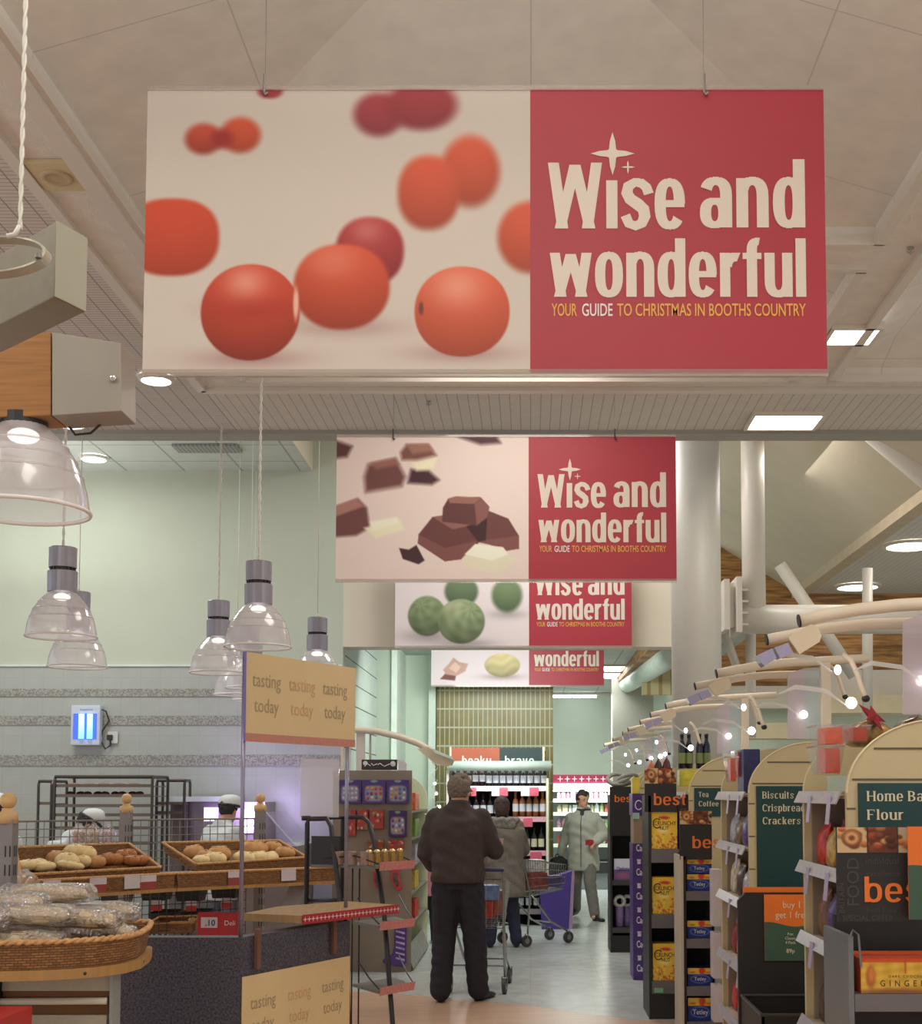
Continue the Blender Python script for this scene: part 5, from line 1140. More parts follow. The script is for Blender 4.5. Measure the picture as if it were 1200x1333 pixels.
# lower, forward baskets with price cards
F1 = [P(47, 1143, 8.10), P(222, 1134, 8.78), P(222, 1134, 8.78)+Vector((-.30, .38, .05)), P(47, 1143, 8.10)+Vector((-.30, .38, .05))]
F2 = [P(223.5, 1134, 8.80), P(432, 1126, 9.62), P(432, 1126, 9.62)+Vector((-.26, .4, .05)), P(223.5, 1134, 8.80)+Vector((-.26, .4, .05))]
cards = [[(58, 1), (118, 1), (163, 2), (183, 1)], [(297, 1), (366, 2)]]
for k, cs in enumerate((F1, F2)):
    # it is a front tray, kept clear of the tray above it
    cs = [q-Vector((0, 0, .10)) if i in (2, 3) else q for i, q in enumerate(cs)]
    cs = [cs[0]+Vector((.05, -.06, -.012)), cs[1]+Vector((.05, -.06, -.012)), cs[1]+Vector((-.02, .03, -.02)), cs[0]+Vector((-.02, .03, -.02))]
    t = thing('bread_basket', ('lower front willow trough with price cards under the pale rolls', 'lower front willow trough with price cards under the brown rolls')[k], 'basket', cs[0]-Vector((0, 0, .14)), 'willow front troughs')
    basket(t, cs, .105)
    mb = MB(); d = Vector((0, 0, -.122)); a = cs[0]+d; b = cs[1]+d; f = Vector((.012, -.014, 0)); v = Vector((0, 0, .022)); mb.add([a, b, b+f, a+f, a+v, b+v, b+f+v, a+f+v], [(0, 1, 2, 3), (4, 5, 6, 7), (0, 1, 5, 4), (3, 2, 6, 7), (0, 3, 7, 4), (1, 2, 6, 5)]); mb.build('wooden_edge', m_trimw, t)
    n = (cs[1]-cs[0]); n.z = 0; n.normalize(); out = Vector((n.y, -n.x, 0))
    for px, kind in cards[k]:
        # where along the front edge this card hangs
        f_ = (px+9-pix(cs[0])[0])/(pix(cs[1])[0]-pix(cs[0])[0]); Yb = cs[0].y; 
        q = cs[0].lerp(cs[1], max(.0, min(1, f_*cs[0].y/(cs[0].y*f_+cs[1].y*(1-f_)))))+out*.008
        w = 18*q.y/F/ max(n.x, .3)*.9; mb = MB()
        def qd(z0, z1, mm, nm):
            mb = MB(); mb.add([q-n*w/2+Vector((0, 0, z0)), q+n*w/2+Vector((0, 0, z0)), q+n*w/2+Vector((0, 0, z1)), q-n*w/2+Vector((0, 0, z1))]+[q-n*w/2+out*.002+Vector((0, 0, z0)), q+n*w/2+out*.002+Vector((0, 0, z0)), q+n*w/2+out*.002+Vector((0, 0, z1)), q-n*w/2+out*.002+Vector((0, 0, z1))], [(0, 1, 2, 3), (4, 5, 6, 7), (0, 1, 5, 4), (3, 2, 6, 7)]); return mb.build(nm, mm, t)
        if kind == 1: qd(-.045, .0, mat('white_card', (206, 190, 190), .5), 'price_card'); qd(-.10, -.046, mat('red_card', (150, 66, 58), .5), 'price_card')
        else: qd(-.085, .005, mat('white_card', (206, 190, 190), .5), 'price_card')
# rolls
m_pale = mat('pale_roll_crust', (226, 196, 142), .6, var=.16, scale=18); m_brown = mat('baked_roll_crust', (190, 138, 86), .6, var=.2, scale=18); m_crois = mat('croissant_crust', (168, 104, 56), .5, var=.25, scale=25)
def roll(px, py, Yd, rx, ry, rz, mm, label, rz_=0.0, tilt=0.0, group='rolls in the upper baskets', slash=True):
    c = P(px, py, Yd); mb = MB(); mb.ell(c, (rx, ry, rz), 16, 10, rot=(0, tilt, rz_), p=.9)
    if slash:
        R = Euler((0, tilt, rz_)).to_matrix()
        for s in (-.4, 0, .4): mb.ell(c+R @ Vector((s*rx, -.1*ry, rz*.88)), (rx*.16, ry*.5, rz*.14), 8, 6, rot=(0, tilt, rz_+.5))
    o = mb.build('bread_roll', mm, None, c, smooth=True); tag(o, label, 'bread', group)
rl = [(32, 1127, 8.35, .07, .05, .035, m_pale, 'pale roll in the far left corner of the left basket'), (45, 1126, 8.45, .075, .05, .035, m_pale, 'pale roll second from the left in the left basket'), (57, 1128, 8.42, .07, .05, .03, m_pale, 'low pale roll third from the left in the left basket'),
      (76, 1118, 8.62, .085, .055, .05, m_brown, 'tan roll lying at the left of the pale heap'), (87, 1122, 8.55, .085, .055, .055, m_pale, 'big pale roll at the front of the heap'), (96, 1108, 8.75, .075, .05, .042, m_pale, 'pale roll on top of the heap, left of two'), (111, 1111, 8.78, .07, .05, .048, m_pale, 'pale roll on top of the heap, right of two'),
      (105, 1122, 8.7, .07, .05, .04, m_pale, 'pale roll at the right foot of the heap'), (92, 1126, 8.5, .08, .05, .026, m_pale, 'flat pale roll under the big pale roll'), (125, 1122, 8.75, .06, .05, .04, m_brown, 'tan roll beside the croissants'),
      (140, 1118, 8.85, .05, .045, .036, m_crois, 'brown croissant, leftmost of the croissant heap'), (151, 1119, 8.9, .05, .045, .036, m_crois, 'brown croissant, second from the left in the heap'), (160, 1113, 8.98, .05, .045, .036, m_crois, 'brown croissant on top of the croissant heap'), (169, 1112, 9.0, .045, .04, .034, m_crois, 'brown croissant on top of the heap at the right'), (172, 1120, 8.92, .06, .045, .034, m_crois, 'brown croissant in front of the heap at the right'), (186, 1120, 8.95, .055, .045, .034, m_crois, 'brown croissant nearest the right side of the left basket')]
rl += [(252, 1110, 9.35, .07, .06, .05, m_brown, 'floury round roll at the left of the right basket'), (266, 1114, 9.3, .055, .05, .04, m_brown, 'small roll between the two left floury rolls'), (285, 1112, 9.4, .08, .06, .055, m_brown, 'large floury roll left of the sign post'), (280, 1118, 9.25, .075, .055, .045, m_pale, 'pale floury roll in front, left of the sign post'), (262, 1120, 9.2, .06, .05, .035, m_pale, 'pale roll low in the front left corner of the right basket'),
       (331, 1105, 9.6, .10, .065, .055, m_brown, 'large tan roll just right of the sign post'), (355, 1103, 9.7, .065, .05, .042, m_brown, 'tan roll at the back of the right heap'), (371, 1110, 9.65, .07, .055, .042, m_brown, 'tan roll at the right end of the right basket'), (337, 1116, 9.45, .065, .05, .04, m_pale, 'pale tan roll at the front of the right heap'), (351, 1117, 9.5, .065, .05, .042, m_pale, 'pale tan roll at the front, right of its neighbour'), (318, 1117, 9.4, .075, .055, .045, m_pale, 'floury roll half behind the sign post')]
for r in rl: roll(*r[:3], *[q*1.13 for q in r[3:6]], *r[6:], rz_=random.uniform(-.5, 1.0), tilt=random.uniform(-.2, .2))
# stand with posts, grids and hanging trays
t = thing('bakery_display_stand', 'grey slotted wire display stand with wooden ball posts holding the bread trays', 'display stand', (-2.6, 9.7, 0))
m_post = mat('grey_slotted_post', (136, 128, 124), .45, metal=.2, var=.05); m_grid = mat('wire_grid', (132, 124, 116), .4, metal=.4); m_gridk = mat('dark_wire_grid', (66, 60, 58), .45, metal=.3)
def post(t, px, Yk, w, zt_, half=True):
    x = PX(px, Yk); mb = MB(); mb.box((x, Yk, zt_/2), (w, w, zt_), bev=.006); p = mb.build('upright_post', m_post, t)
    mb = MB()
    for zz in np.arange(.25, zt_-.10, .085):
        for s in (-1, 1): mb.box((x+s*w*.14+w*.25, Yk-w/2-.0005, zz), (.006, .002, .05)); mb.box((x+w/2+.0005, Yk+s*w*.14, zz), (.002, .006, .05))
    mb.build('slot_markings', m_cap, p)
    mb = MB(); mb.lathe([(w*.62, zt_-.02), (w*.62, zt_+.03), (w*.36, zt_+.035), (w*.36, zt_+.05), (0, zt_+.05)], (x, Yk, 0), 20); mb.ell((x, Yk, zt_+.05+w*.46), (w*.5, w*.5, w*.5), 18, 14); mb.build('ball_finial', m_pine, p, smooth=True)
    return Vector((x, Yk, 0))
pm = post(t, 165, 9.55, .078, 1.49); pr_ = post(t, 339, 10.15, .078, 1.49)
pl_ = pm+(pm-pr_); 
def grid(a, b, z0, z1, st, nm, mm, r=.0035):
    a = Vector(a); b = Vector(b); L = (b-a).length; mb = MB(); n = int(L/st); m_ = int((z1-z0)/st)
    for i in range(n+1): q = a.lerp(b, i/n); mb.tube([q+Vector((0, 0, z0)), q+Vector((0, 0, z1))], r, 4)
    for i in range(m_+1): zz = z1-(z1-z0)*i/m_; mb.tube([a+Vector((0, 0, zz)), b+Vector((0, 0, zz))], r*(2.2 if i == 0 else 1), 5)
    return mb.build(nm, mm, t)
e = (pr_-pm).normalized()*.05
grid(pm+e, pr_-e, .95, 1.415, .057, 'wire_grid_panel', m_grid); grid(pl_+e, pm-e, .95, 1.415, .057, 'wire_grid_panel', m_grid)
mb = MB(); mb.tube([pl_+Vector((0, 0, 1.0)), pr_+Vector((0, 0, 1.0))], .02, 8); mb.tube([pl_+Vector((0, 0, .12)), pr_+Vector((0, 0, .12))], .02, 8); mb.build('cross_rail', m_post, t)
mb = MB()
for q in (pm, pr_): mb.bx(q.x-.04, q.x+.04, q.y-.45, q.y+.05, 0, .05)
mb.build('foot', m_post, t)
for q in (pm, pr_, pm.lerp(pr_, .5), pl_.lerp(pm, .5)):
    mb = MB(); mb.tube([q+Vector((0, 0, 1.06)), q+Vector((.12, -.45, .99))], .012, 8); mb.build('tray_bracket', m_post, t)
ga = P(118, 1163, 9.0); gb = P(320, 1160, 9.75); ga.z = gb.z = 0
grid(ga, gb, .55, .93, .062, 'front_wire_grid', m_gridk, .003)
m_tray = mat('black_plastic_tray', (40, 34, 32), .4, var=.1)
for px, py, k in ((202, 1164, 1), (247, 1165, 1), (293, 1161, 1), (150, 1168, 1), (213, 1196, 0), (255, 1195, 0)):
    c = P(px, py, 9.75); mb = MB(); w = .10; mb.add([c+Vector((-w, -.06, .045)), c+Vector((w, -.06, .045)), c+Vector((w, .16, .06)), c+Vector((-w, .16, .06)), c+Vector((-w*.85, -.05, -.045)), c+Vector((w*.85, -.05, -.045)), c+Vector((w*.85, .14, -.045)), c+Vector((-w*.85, .14, -.045))], [(0, 1, 5, 4), (1, 2, 6, 5), (2, 3, 7, 6), (3, 0, 4, 7), (4, 5, 6, 7)]); o = mb.build('hanging_tray', m_tray, t)
    if k:
        d = c+Vector((.03, -.07, -.075)); mb = MB(); mb.bx(d.x-.04, d.x+.04, d.y, d.y+.003, d.z, d.z+.035); mb.build('price_card', mat('white_card', (206, 190, 190), .5), o); mb = MB(); mb.bx(d.x-.04, d.x+.04, d.y, d.y+.003, d.z-.045, d.z); mb.build('price_card', mat('bright_red_card', (196, 64, 50), .5), o)
c = P(284, 1201, 9.3); mb = MB(); mb.bx(c.x-.145, c.x+.15, 9.28, 9.30, c.z-.10, c.z+.075); rb = mb.build('red_price_board', mat('red_board', (176, 40, 44), .5, var=.08), t)
mb = MB(); q = P(272, 1201, 9.27); mb.bx(q.x-.06, q.x+.06, 9.274, 9.279, q.z-.038, q.z+.038); mb.build('price_panel', mat('white_card', (206, 190, 190), .5), rb); text_mb('.10', .06, lambda a, b: Vector((q.x+.008+a, 9.272, q.z-.022+b)), off=.02).build('price_text', mat('navy_ink', (60, 60, 110), .5), rb, fix=False); text_mb('Deli', .05, lambda a, b: Vector((q.x+.15+a, 9.274, q.z-.02+b))).build('board_text', mat('white_ink', (214, 208, 206), .5), rb, fix=False)
c = P(228, 1207, 9.49); tt = thing('bread_basket', 'dark low wicker basket behind the red price board', 'basket', c-Vector((0, 0, .05)), 'low wicker baskets'); basket(tt, [c+Vector((-.16, -.12, .04)), c+Vector((.16, -.12, .05)), c+Vector((.16, .14, .07)), c+Vector((-.16, .14, .06))], .08)
c = P(250, 1204, 9.5); mb = MB(); mb.ell(c, (.045, .06, .055), 14, 10); tag(mb.build('bread_loaf', m_brown, None, c, smooth=True), 'round brown loaf in the dark low basket behind the red price board', 'bread')
# bagged rolls behind the grid
for k, (px, c_, nm) in enumerate(((103, (190, 140, 110), 'pinkish'), (122, (206, 170, 130), 'golden'), (140, (200, 160, 160), 'pale pink'))):
    c = P(px, 1090, 9.95); t2 = thing('bagged_rolls', f'clear bag of {nm} rolls standing behind the wire grid by the middle ball post', 'bread bag', c-Vector((0, 0, .06)), 'clear roll bags')
    bag_mb(c.x, c.y, c.z-.06, .12, .13, .17).build('clear_bag', mat_clear('clear_bag_film', (1, 1, 1), .25, (.85, .8, .82)), t2, smooth=True)
    for j in range(4):
        mb = MB(); mb.ell((c.x-.025+.05*(j % 2), c.y-.01, c.z-.02+.05*(j//2)), (.026, .03, .024), 10, 7); mb.build('roll', mat('roll_'+nm.replace(' ', '_'), c_, .6, var=.3, scale=30), t2, smooth=True)
sp_ = P(120, 1110, 9.95); mb = MB(); mb.bx(sp_.x-.25, sp_.x+.25, 9.86, 10.06, sp_.z-.04, P(120, 1090, 9.95).z-.062); tag(mb.build('work_table', mat('steel_table', (150, 150, 150), .3, metal=.6)), 'narrow steel ledge behind the wire grid carrying the clear roll bags', 'ledge')
mb = MB(); mb.bx(sp_.x-.25, sp_.x-.03, 9.93, 10.0, 0, sp_.z-.041); tag(mb.build('ledge_stand', m_alu), 'grey steel support under the ledge of roll bags', 'stand')
# ------------------------------------------------------------------ near basket with film wrapped bread
t = thing('bread_stand', 'near left bow fronted wicker stand heaped with film wrapped bread', 'display stand', (-2.2, 5.3, 0))
cur = [(200, 5.62), (197, 5.42), (186, 5.22), (165, 5.08), (130, 4.98), (90, 4.92), (45, 4.88), (0, 4.86), (-60, 4.85)]
fr = [Vector((PX(a, b), b, 0)) for a, b in cur]; back = [Vector((fr[-1].x, 5.66, 0)), Vector((fr[0].x-.02, 5.66, 0))]
loop = fr+back; zr, zb_ = 1.05, .945
mb = MB(); N = len(loop); ctr = Vector((-2.2, 5.3, 0))
mb.add([p+Vector((0, 0, zr)) for p in loop]+[p+(ctr-p)*.03+Vector((0, 0, zb_)) for p in loop], [(i, (i+1) % N, (i+1) % N+N, i+N) for i in range(N)]); 
mb.add([p+(ctr-p)*.025+Vector((0, 0, zr)) for p in loop]+[p+(ctr-p)*.055+Vector((0, 0, zb_+.01)) for p in loop], [(i, (i+1) % N, (i+1) % N+N, i+N) for i in range(N)]+[tuple(range(N, 2*N))]); mb.build('willow_basket', m_wick, t)
mb = MB(); braid(mb, [p+Vector((0, 0, zr)) for p in loop]+[loop[0]+Vector((0, 0, zr))], .008, .07); mb.build('braided_rim', m_braid, t, smooth=True)
mb = MB(); mb.prism([(p.x+(p.x-ctr.x)*.01, p.y+(p.y-ctr.y)*.01) for p in loop], lambda u, v: Vector((u, v, .905)), lambda u, v: Vector((u, v, .943))); mb.build('wooden_tray_edge', m_trimw, t)
for a, b in ((118, 4.955), (192, 5.3)): mb = MB(); q = Vector((PX(a, b), b-.02, .925)); mb.ell(q, (.007, .005, .007), 10, 6); mb.build('screw_head', m_dark, t)
xa, xb = PX(9, 5.12), PX(150, 5.12); 
mb = MB(); mb.bx(xa, xb, 5.12, 5.20, PZ(1290, 5.12), .904); mb.build('front_panel', mat('stone_panel', (178, 168, 146), .6, var=.05, scale=30), t); mb = MB(); mb.bx(xa, xb, 5.13, 5.20, PZ(1298, 5.12), PZ(1290, 5.12)); mb.build('brown_band', mat('brown_band', (122, 78, 40), .6), t)
mb = MB(); mb.tube([(xa-.02, 5.10, PZ(1304, 5.1)), (xb-.01, 5.10, PZ(1303, 5.1))], .014, 10); mb.build('white_rail', mat('white_rail', (204, 194, 176), .35), t, smooth=True)
mb = MB(); mb.bx(xa, xb-.02, 5.15, 5.20, PZ(1322, 5.12), PZ(1298, 5.12)); mb.build('brown_band', mat('brown_band', (122, 78, 40), .6), t); mb = MB(); mb.bx(xa, xb-.02, 5.13, 5.20, 0, PZ(1322, 5.12)); mb.build('base_panel', mat('stone_panel', (178, 168, 146), .6), t)
mb = MB(); mb.bx(xb, xb+.012, 5.10, 5.20, 0, .903); mb.build('side_plate', mat('pale_steel_post', (150, 152, 148), .4), t); mb = MB(); mb.bx(PX(-30, 5.1), xa-.003, 5.08, 5.6, 0, .90); mb.build('dark_leg', m_dark, t)
t3 = thing('corner_post', 'near grey slotted post with a large wooden ball at the left edge', 'post', (PX(11, 5.8), 5.8, 0)); post(t3, 11, 5.80, .074, 1.50)
m_filmw = mat_clear('crinkled_film', (.97, .95, .95), .22, (.80, .76, .74), rough=.06)
nt = m_filmw.node_tree; tc = nt.nodes.new('ShaderNodeTexCoord'); nn = nt.nodes.new('ShaderNodeTexNoise'); nn.inputs['Scale'].default_value = 48; bp = nt.nodes.new('ShaderNodeBump'); bp.inputs['Strength'].default_value = 1.0; bp.inputs['Distance'].default_value = .02
nt.links.new(tc.outputs['Object'], nn.inputs['Vector']); nt.links.new(nn.outputs['Fac'], bp.inputs['Height'])
for n_ in nt.nodes:
    if n_.type in ('BSDF_GLOSSY', 'LAYER_WEIGHT'): nt.links.new(bp.outputs[0], n_.inputs['Normal'])
    if n_.type == 'MATH': n_.inputs[1].default_value = 1.1; n_.inputs[2].default_value = .10
m_loaf = mat('wrapped_loaf_crust', (214, 188, 148), .6, var=.22, scale=14)
def wrapped(x, y, z, L, r, rz_, label):
    t = thing('wrapped_loaf', label, 'wrapped bread', (x, y, z), 'film wrapped loaves'); t.rotation_euler = (0, 0, 0)
    R = Euler((0, 0, rz_)).to_matrix(); mb = MB(); mb.ell((x, y, z+r*.8), (L/2, r, r*.78), 18, 10, rot=(0, 0, rz_), p=.75); mb.build('loaf', m_loaf, t, smooth=True)
    rs = random.Random(int(x*1000+y*77)); mb = MB(); n = 16; prof = [(-.62, .25), (-.58, .9), (-.52, 1.1), (-.3, 1.15), (0, 1.13), (.3, 1.15), (.52, 1.1), (.58, .9), (.62, .3)]; vs = []; fs = []
    for a, k in prof:
        for i in range(n):
            th_ = 2*PI*i/n; q = 1+rs.uniform(-.15, .15); vs.append(Vector((x, y, z+r*.84))+R @ Vector((a*L+rs.uniform(-.004, .004), r*k*q*math.cos(th_), r*.80*k*q*math.sin(th_))))
    for j in range(len(prof)-1):
        for i in range(n): l = (i+1) % n; fs.append((j*n+i, j*n+l, (j+1)*n+l, (j+1)*n+i))
    mb.add(vs, fs); mb.build('clear_film', m_filmw, t, smooth=False)
wl = [(-1.79, 5.37, .970, .30, .045, -.5, 'wrapped loaf at the right end of the near basket, bottom layer'), (-2.02, 5.09, .965, .34, .05, -.16, 'wrapped loaf at the front of the near basket, right of the middle'), (-2.40, 5.02, .965, .32, .052, 0, 'wrapped loaf at the front left of the near basket'), (-2.12, 5.35, .965, .34, .05, -.2, 'wrapped loaf behind the front right one, bottom layer'), (-2.5, 5.3, .965, .32, .05, .05, 'wrapped loaf behind the front left one, bottom layer'),
      (-1.90, 5.27, 1.053, .32, .046, -.22, 'wrapped loaf on the second layer near the right end'), (-2.26, 5.10, 1.055, .34, .05, -.05, 'wrapped loaf on the second layer near the photo edge'), (-2.24, 5.42, 1.053, .33, .048, -.1, 'wrapped loaf on the second layer at the back left'), (-1.83, 5.48, 1.055, .30, .044, -.1, 'wrapped loaf on the second layer at the back right'),
      (-2.02, 5.40, 1.140, .34, .042, -.05, 'topmost wrapped loaf at the back of the near basket'), (-2.36, 5.28, 1.140, .32, .042, .1, 'topmost wrapped loaf at the left of the near basket')]
wl += [(-1.70, 5.30, .985, .22, .042, -.9, 'short wrapped loaf squeezed into the right end of the near basket'), (-2.30, 5.18, 1.01, .30, .045, .25, 'wrapped loaf lying askew in the middle of the near basket'), (-2.10, 5.22, 1.125, .30, .040, -.35, 'wrapped loaf lying askew on top at the front of the near basket')]
wl += [(-1.76, 5.16, 1.06, .26, .042, -.45, 'wrapped loaf lying over the front rim at the right end of the near basket'), (-1.98, 5.14, 1.075, .30, .044, -.12, 'wrapped loaf over the front rim near the middle of the basket')]
for w in wl: wrapped(w[0]-.02, w[1]+(.035 if w[2] < 1 else 0), w[2]+.018, w[3], w[4]*1.06, *w[5:])
c = P(32, 1163, 7.9); t = thing('bread_bag', 'clear bag of sliced bread showing behind the near ball post', 'bread bag', c)
bag_mb(c.x, c.y, c.z-.02, .16, .13, .17).build('clear_bag', mat_clear('clear_bag_film', (1, 1, 1), .25), t, smooth=True)
for k in range(4): mb = MB(); mb.ell((c.x-.055+.036*k, c.y, c.z+.055), (.012, .045, .055), 12, 8, rot=(0, .35, 0)); mb.build('bread_slice', m_brown if k % 2 else m_pale, t, smooth=True)
mb = MB(); mb.bx(c.x-.12, c.x+.12, c.y-.1, c.y+.1, 0, c.z-.022); tag(mb.build('bread_plinth', m_trimw), 'plain wooden plinth under the sliced bread bag behind the near post', 'plinth')
c = P(3, 1330, 4.6); mb = MB(); mb.bx(c.x-.10, c.x+.03, 4.5, 4.8, c.z-.1, c.z+.024, bev=.008); rbx = mb.build('red_crate', mat('red_plastic', (176, 44, 40), .35)); tag(rbx, 'red plastic crate corner at the bottom left of the photo', 'crate')
mb = MB(); mb.bx(c.x-.2, c.x+.03, 4.5, 4.8, 0, c.z-.101); tag(mb.build('crate_dolly', m_dark), 'dark box under the red crate at the bottom left', 'box')
# ------------------------------------------------------------------ tasting counter
m_gran = mat('dark_speckled_laminate', (70, 64, 72), .35, var=.75, scale=95); m_tan = mat('tan_card', (222, 190, 140), .6, var=.02); m_pinkb = mat('pink_band', (196, 126, 108), .5, var=.08, scale=60)
t = thing('tasting_counter', 'dark speckled tasting counter with tan posters, posts and a wooden shelf', 'counter', (-1.7, 7.0, 0))
p0 = Vector((PX(317, 6.4), 6.4, 0)); p1 = Vector((PX(457, 7.24), 7.24, 0)); ht = .897
pl = [(p0.x, p0.y), (p1.x, p1.y), (p1.x-.10, p1.y+.05), (p0.x-.03, p0.y+.10), (-2.45, 6.50), (-2.45, 6.4)]
mb = MB(); mb.prism(pl, lambda u, v: Vector((u, v, 0)), lambda u, v: Vector((u, v, ht))); mb.build('counter_body', m_gran, t)
u_ = (p1-p0).normalized(); n_ = Vector((u_.y, -u_.x, 0)); Lc = (p1-p0).length
def face(u, v, d=0.0): return p0+u_*u+n_*d+Vector((0, 0, v))
mb = MB(); mb.add([face(.005, .1, .002), face(Lc-.005, .1, .002), face(Lc-.005, .70, .002), face(.005, .70, .002)]+[face(.005, .1, .006), face(Lc-.005, .1, .006), face(Lc-.005, .70, .006), face(.005, .70, .006)], [(0, 1, 2, 3), (4, 5, 6, 7), (0, 1, 5, 4), (3, 2, 6, 7), (1, 2, 6, 5), (0, 3, 7, 4)]); pb = mb.build('poster', m_tan, t)
m_gtx = mat('faded_grey_ink', (172, 148, 112), .6); m_ptx = mat('faded_pink_ink', (208, 162, 120), .6)
def tasting(fz0, parent, d, vv, sz):
    for i in range(3):
        for j, wd in enumerate(('tasting', 'today')):
            cx = Lc*(.18+.32*i); text_mb(wd, sz, lambda a, b: face(cx+a, vv-j*sz*1.25+b, d), sx=.84).build('poster_lettering', m_ptx if i == 1 else m_gtx, parent, fix=False)
tasting(0, pb, .0075, .53, .092); tasting(0, pb, .0075, .25, .092)
top = [Z(317, 1189, .972), Z(393, 1192, .972), Z(519, 1178, .972), Z(452, 1173, .972), Z(361, 1180, .972)]
mb = MB(); mb.prism([(p.x, p.y) for p in top], lambda u, v: Vector((u, v, .932)), lambda u, v: Vector((u, v, .972))); sh = mb.build('wooden_shelf', mat('worn_wood_shelf', (150, 114, 72), .5, var=.15, scale=5, stretch=(8, 1, 1)), t)
a, b = top[1], top[2]; dd = (b-a).normalized(); nn_ = Vector((dd.y, -dd.x, 0)); L_ = (b-a).length
mb = MB(); w0 = a+nn_*.003; w1 = b+nn_*.003; mb.add([Vector((w0.x, w0.y, .925)), Vector((w1.x, w1.y, .925)), Vector((w1.x, w1.y, .976)), Vector((w0.x, w0.y, .976))]+[Vector((w0.x, w0.y, .925))+nn_*.002, Vector((w1.x, w1.y, .925))+nn_*.002, Vector((w1.x, w1.y, .976))+nn_*.002, Vector((w0.x, w0.y, .976))+nn_*.002], [(0, 1, 2, 3), (4, 5, 6, 7), (0, 1, 5, 4), (3, 2, 6, 7)]); rb = mb.build('red_ribbon', mat('red_ribbon', (166, 38, 46), .5), sh)
mb = MB(); ns = 26
for k in range(ns):
    f_ = (k+.6)/ns; s_ = star_mb(lambda u, v: a+dd*(L_*f_+u)+nn_*.0065+Vector((0, 0, -.972+.951+v)), .016, .3); mb.merge(s_)
mb.build('star_print', mat('ribbon_star', (220, 190, 182), .5), rb, fix=False)
for f_ in (.12, .82):
    mb = MB(); q = face(Lc*f_, 0, .012); mb.add([], []); mb.box((q.x, q.y, .83), (.03, .02, .20), rot=(0, 0, math.atan2(u_.y, u_.x))); mb.build('shelf_bracket', mat('bracket_wood', (112, 78, 60), .6), t)
m_chr = mat('violet_chrome', (150, 142, 160), .25, metal=.6, var=.04)
zt0, zt1 = 1.88, 2.335
for u in (.012, Lc-.02): mb = MB(); mb.tube([face(u, ht, -.016), face(u, zt1+.0, -.016)], .011, 10); mb.build('sign_post', m_chr, t, smooth=True)
mb = MB(); e = .003; mb.add([face(.0, zt0, e), face(Lc+.03, zt0, e), face(Lc+.03, zt1, e), face(.0, zt1, e), face(.0, zt0, -e), face(Lc+.03, zt0, -e), face(Lc+.03, zt1, -e), face(.0, zt1, -e)], [(0, 1, 2, 3), (4, 5, 6, 7), (0, 1, 5, 4), (3, 2, 6, 7), (1, 2, 6, 5), (0, 3, 7, 4)]); sg = mb.build('sign_board', m_tan, t)
tasting(0, sg, .0045, 2.165, .105)
mb = MB(); mb.quad(face(0, zt0, .0042), face(Lc+.03, zt0, .0042), face(Lc+.03, zt0+.042, .0042), face(0, zt0+.042, .0042)); mb.build('pink_band', m_pinkb, sg, fix=False)
mb = MB(); mb.tube([face(0, zt0, .0), face(0, zt1, .0)], .006, 6); mb.build('edge_channel', mat('violet_edge', (120, 104, 170), .3, metal=.3), sg)
# ------------------------------------------------------------------ black wire stand
t = thing('wire_stand', 'black tubular wire stand with three sloping shelves behind the tasting counter', 'display stand', (-1.0, 8.3, 0))
m_blk = mat('black_tube', (38, 34, 36), .4, var=.1)
def tb(pts, r=.016, nm='frame_tube', mm=m_blk):
    mb = MB(); mb.tube(pts, r, 8); return mb.build(nm, mm, t, smooth=True)
g0 = lambda px, py, Y: P(px, py, Y)
fl = P(400, 1066, 8.2)
tb([Vector((fl.x, 8.2, 0)), Vector((fl.x, 8.2, fl.z-.03)), fl+Vector((.01, 0, 0)), P(425, 1065.5, 8.2), P(431, 1076, 8.16), P(436, 1120, 8.08), P(442, 1170, 7.98), P(452, 1262, 7.80), Vector((PX(457, 7.7), 7.7, .0))])
f2 = P(446, 1064, 8.62)
tb([Vector((f2.x, 8.62, 0)), Vector((f2.x, 8.62, f2.z-.02)), P(449, 1063.5, 8.62), P(473, 1064, 8.60), P(481, 1072, 8.55), P(487, 1098, 8.50), P(492, 1135, 8.42), P(500, 1189, 8.32), P(511, 1333, 8.1), Vector((PX(514, 8.05), 8.05, .0))])
tb([P(393, 1065, 8.2), P(404, 1065, 8.2)], .016); tb([P(402, 1172, 8.2), P(449, 1172, 7.98)], .012, 'cross_bar'); tb([fl, f2], .012, 'cross_bar')
for pxv in (459, 468): q = P(pxv, 1128, 8.35); tb([q, Vector((q.x, q.y, 0))], .005, 'thin_upright')
m_lip = mat('pink_patterned_lip', (206, 132, 126), .5, var=.14, scale=70); m_wshelf = mat('grey_mesh_shelf', (112, 106, 96), .5, var=.2, scale=60)
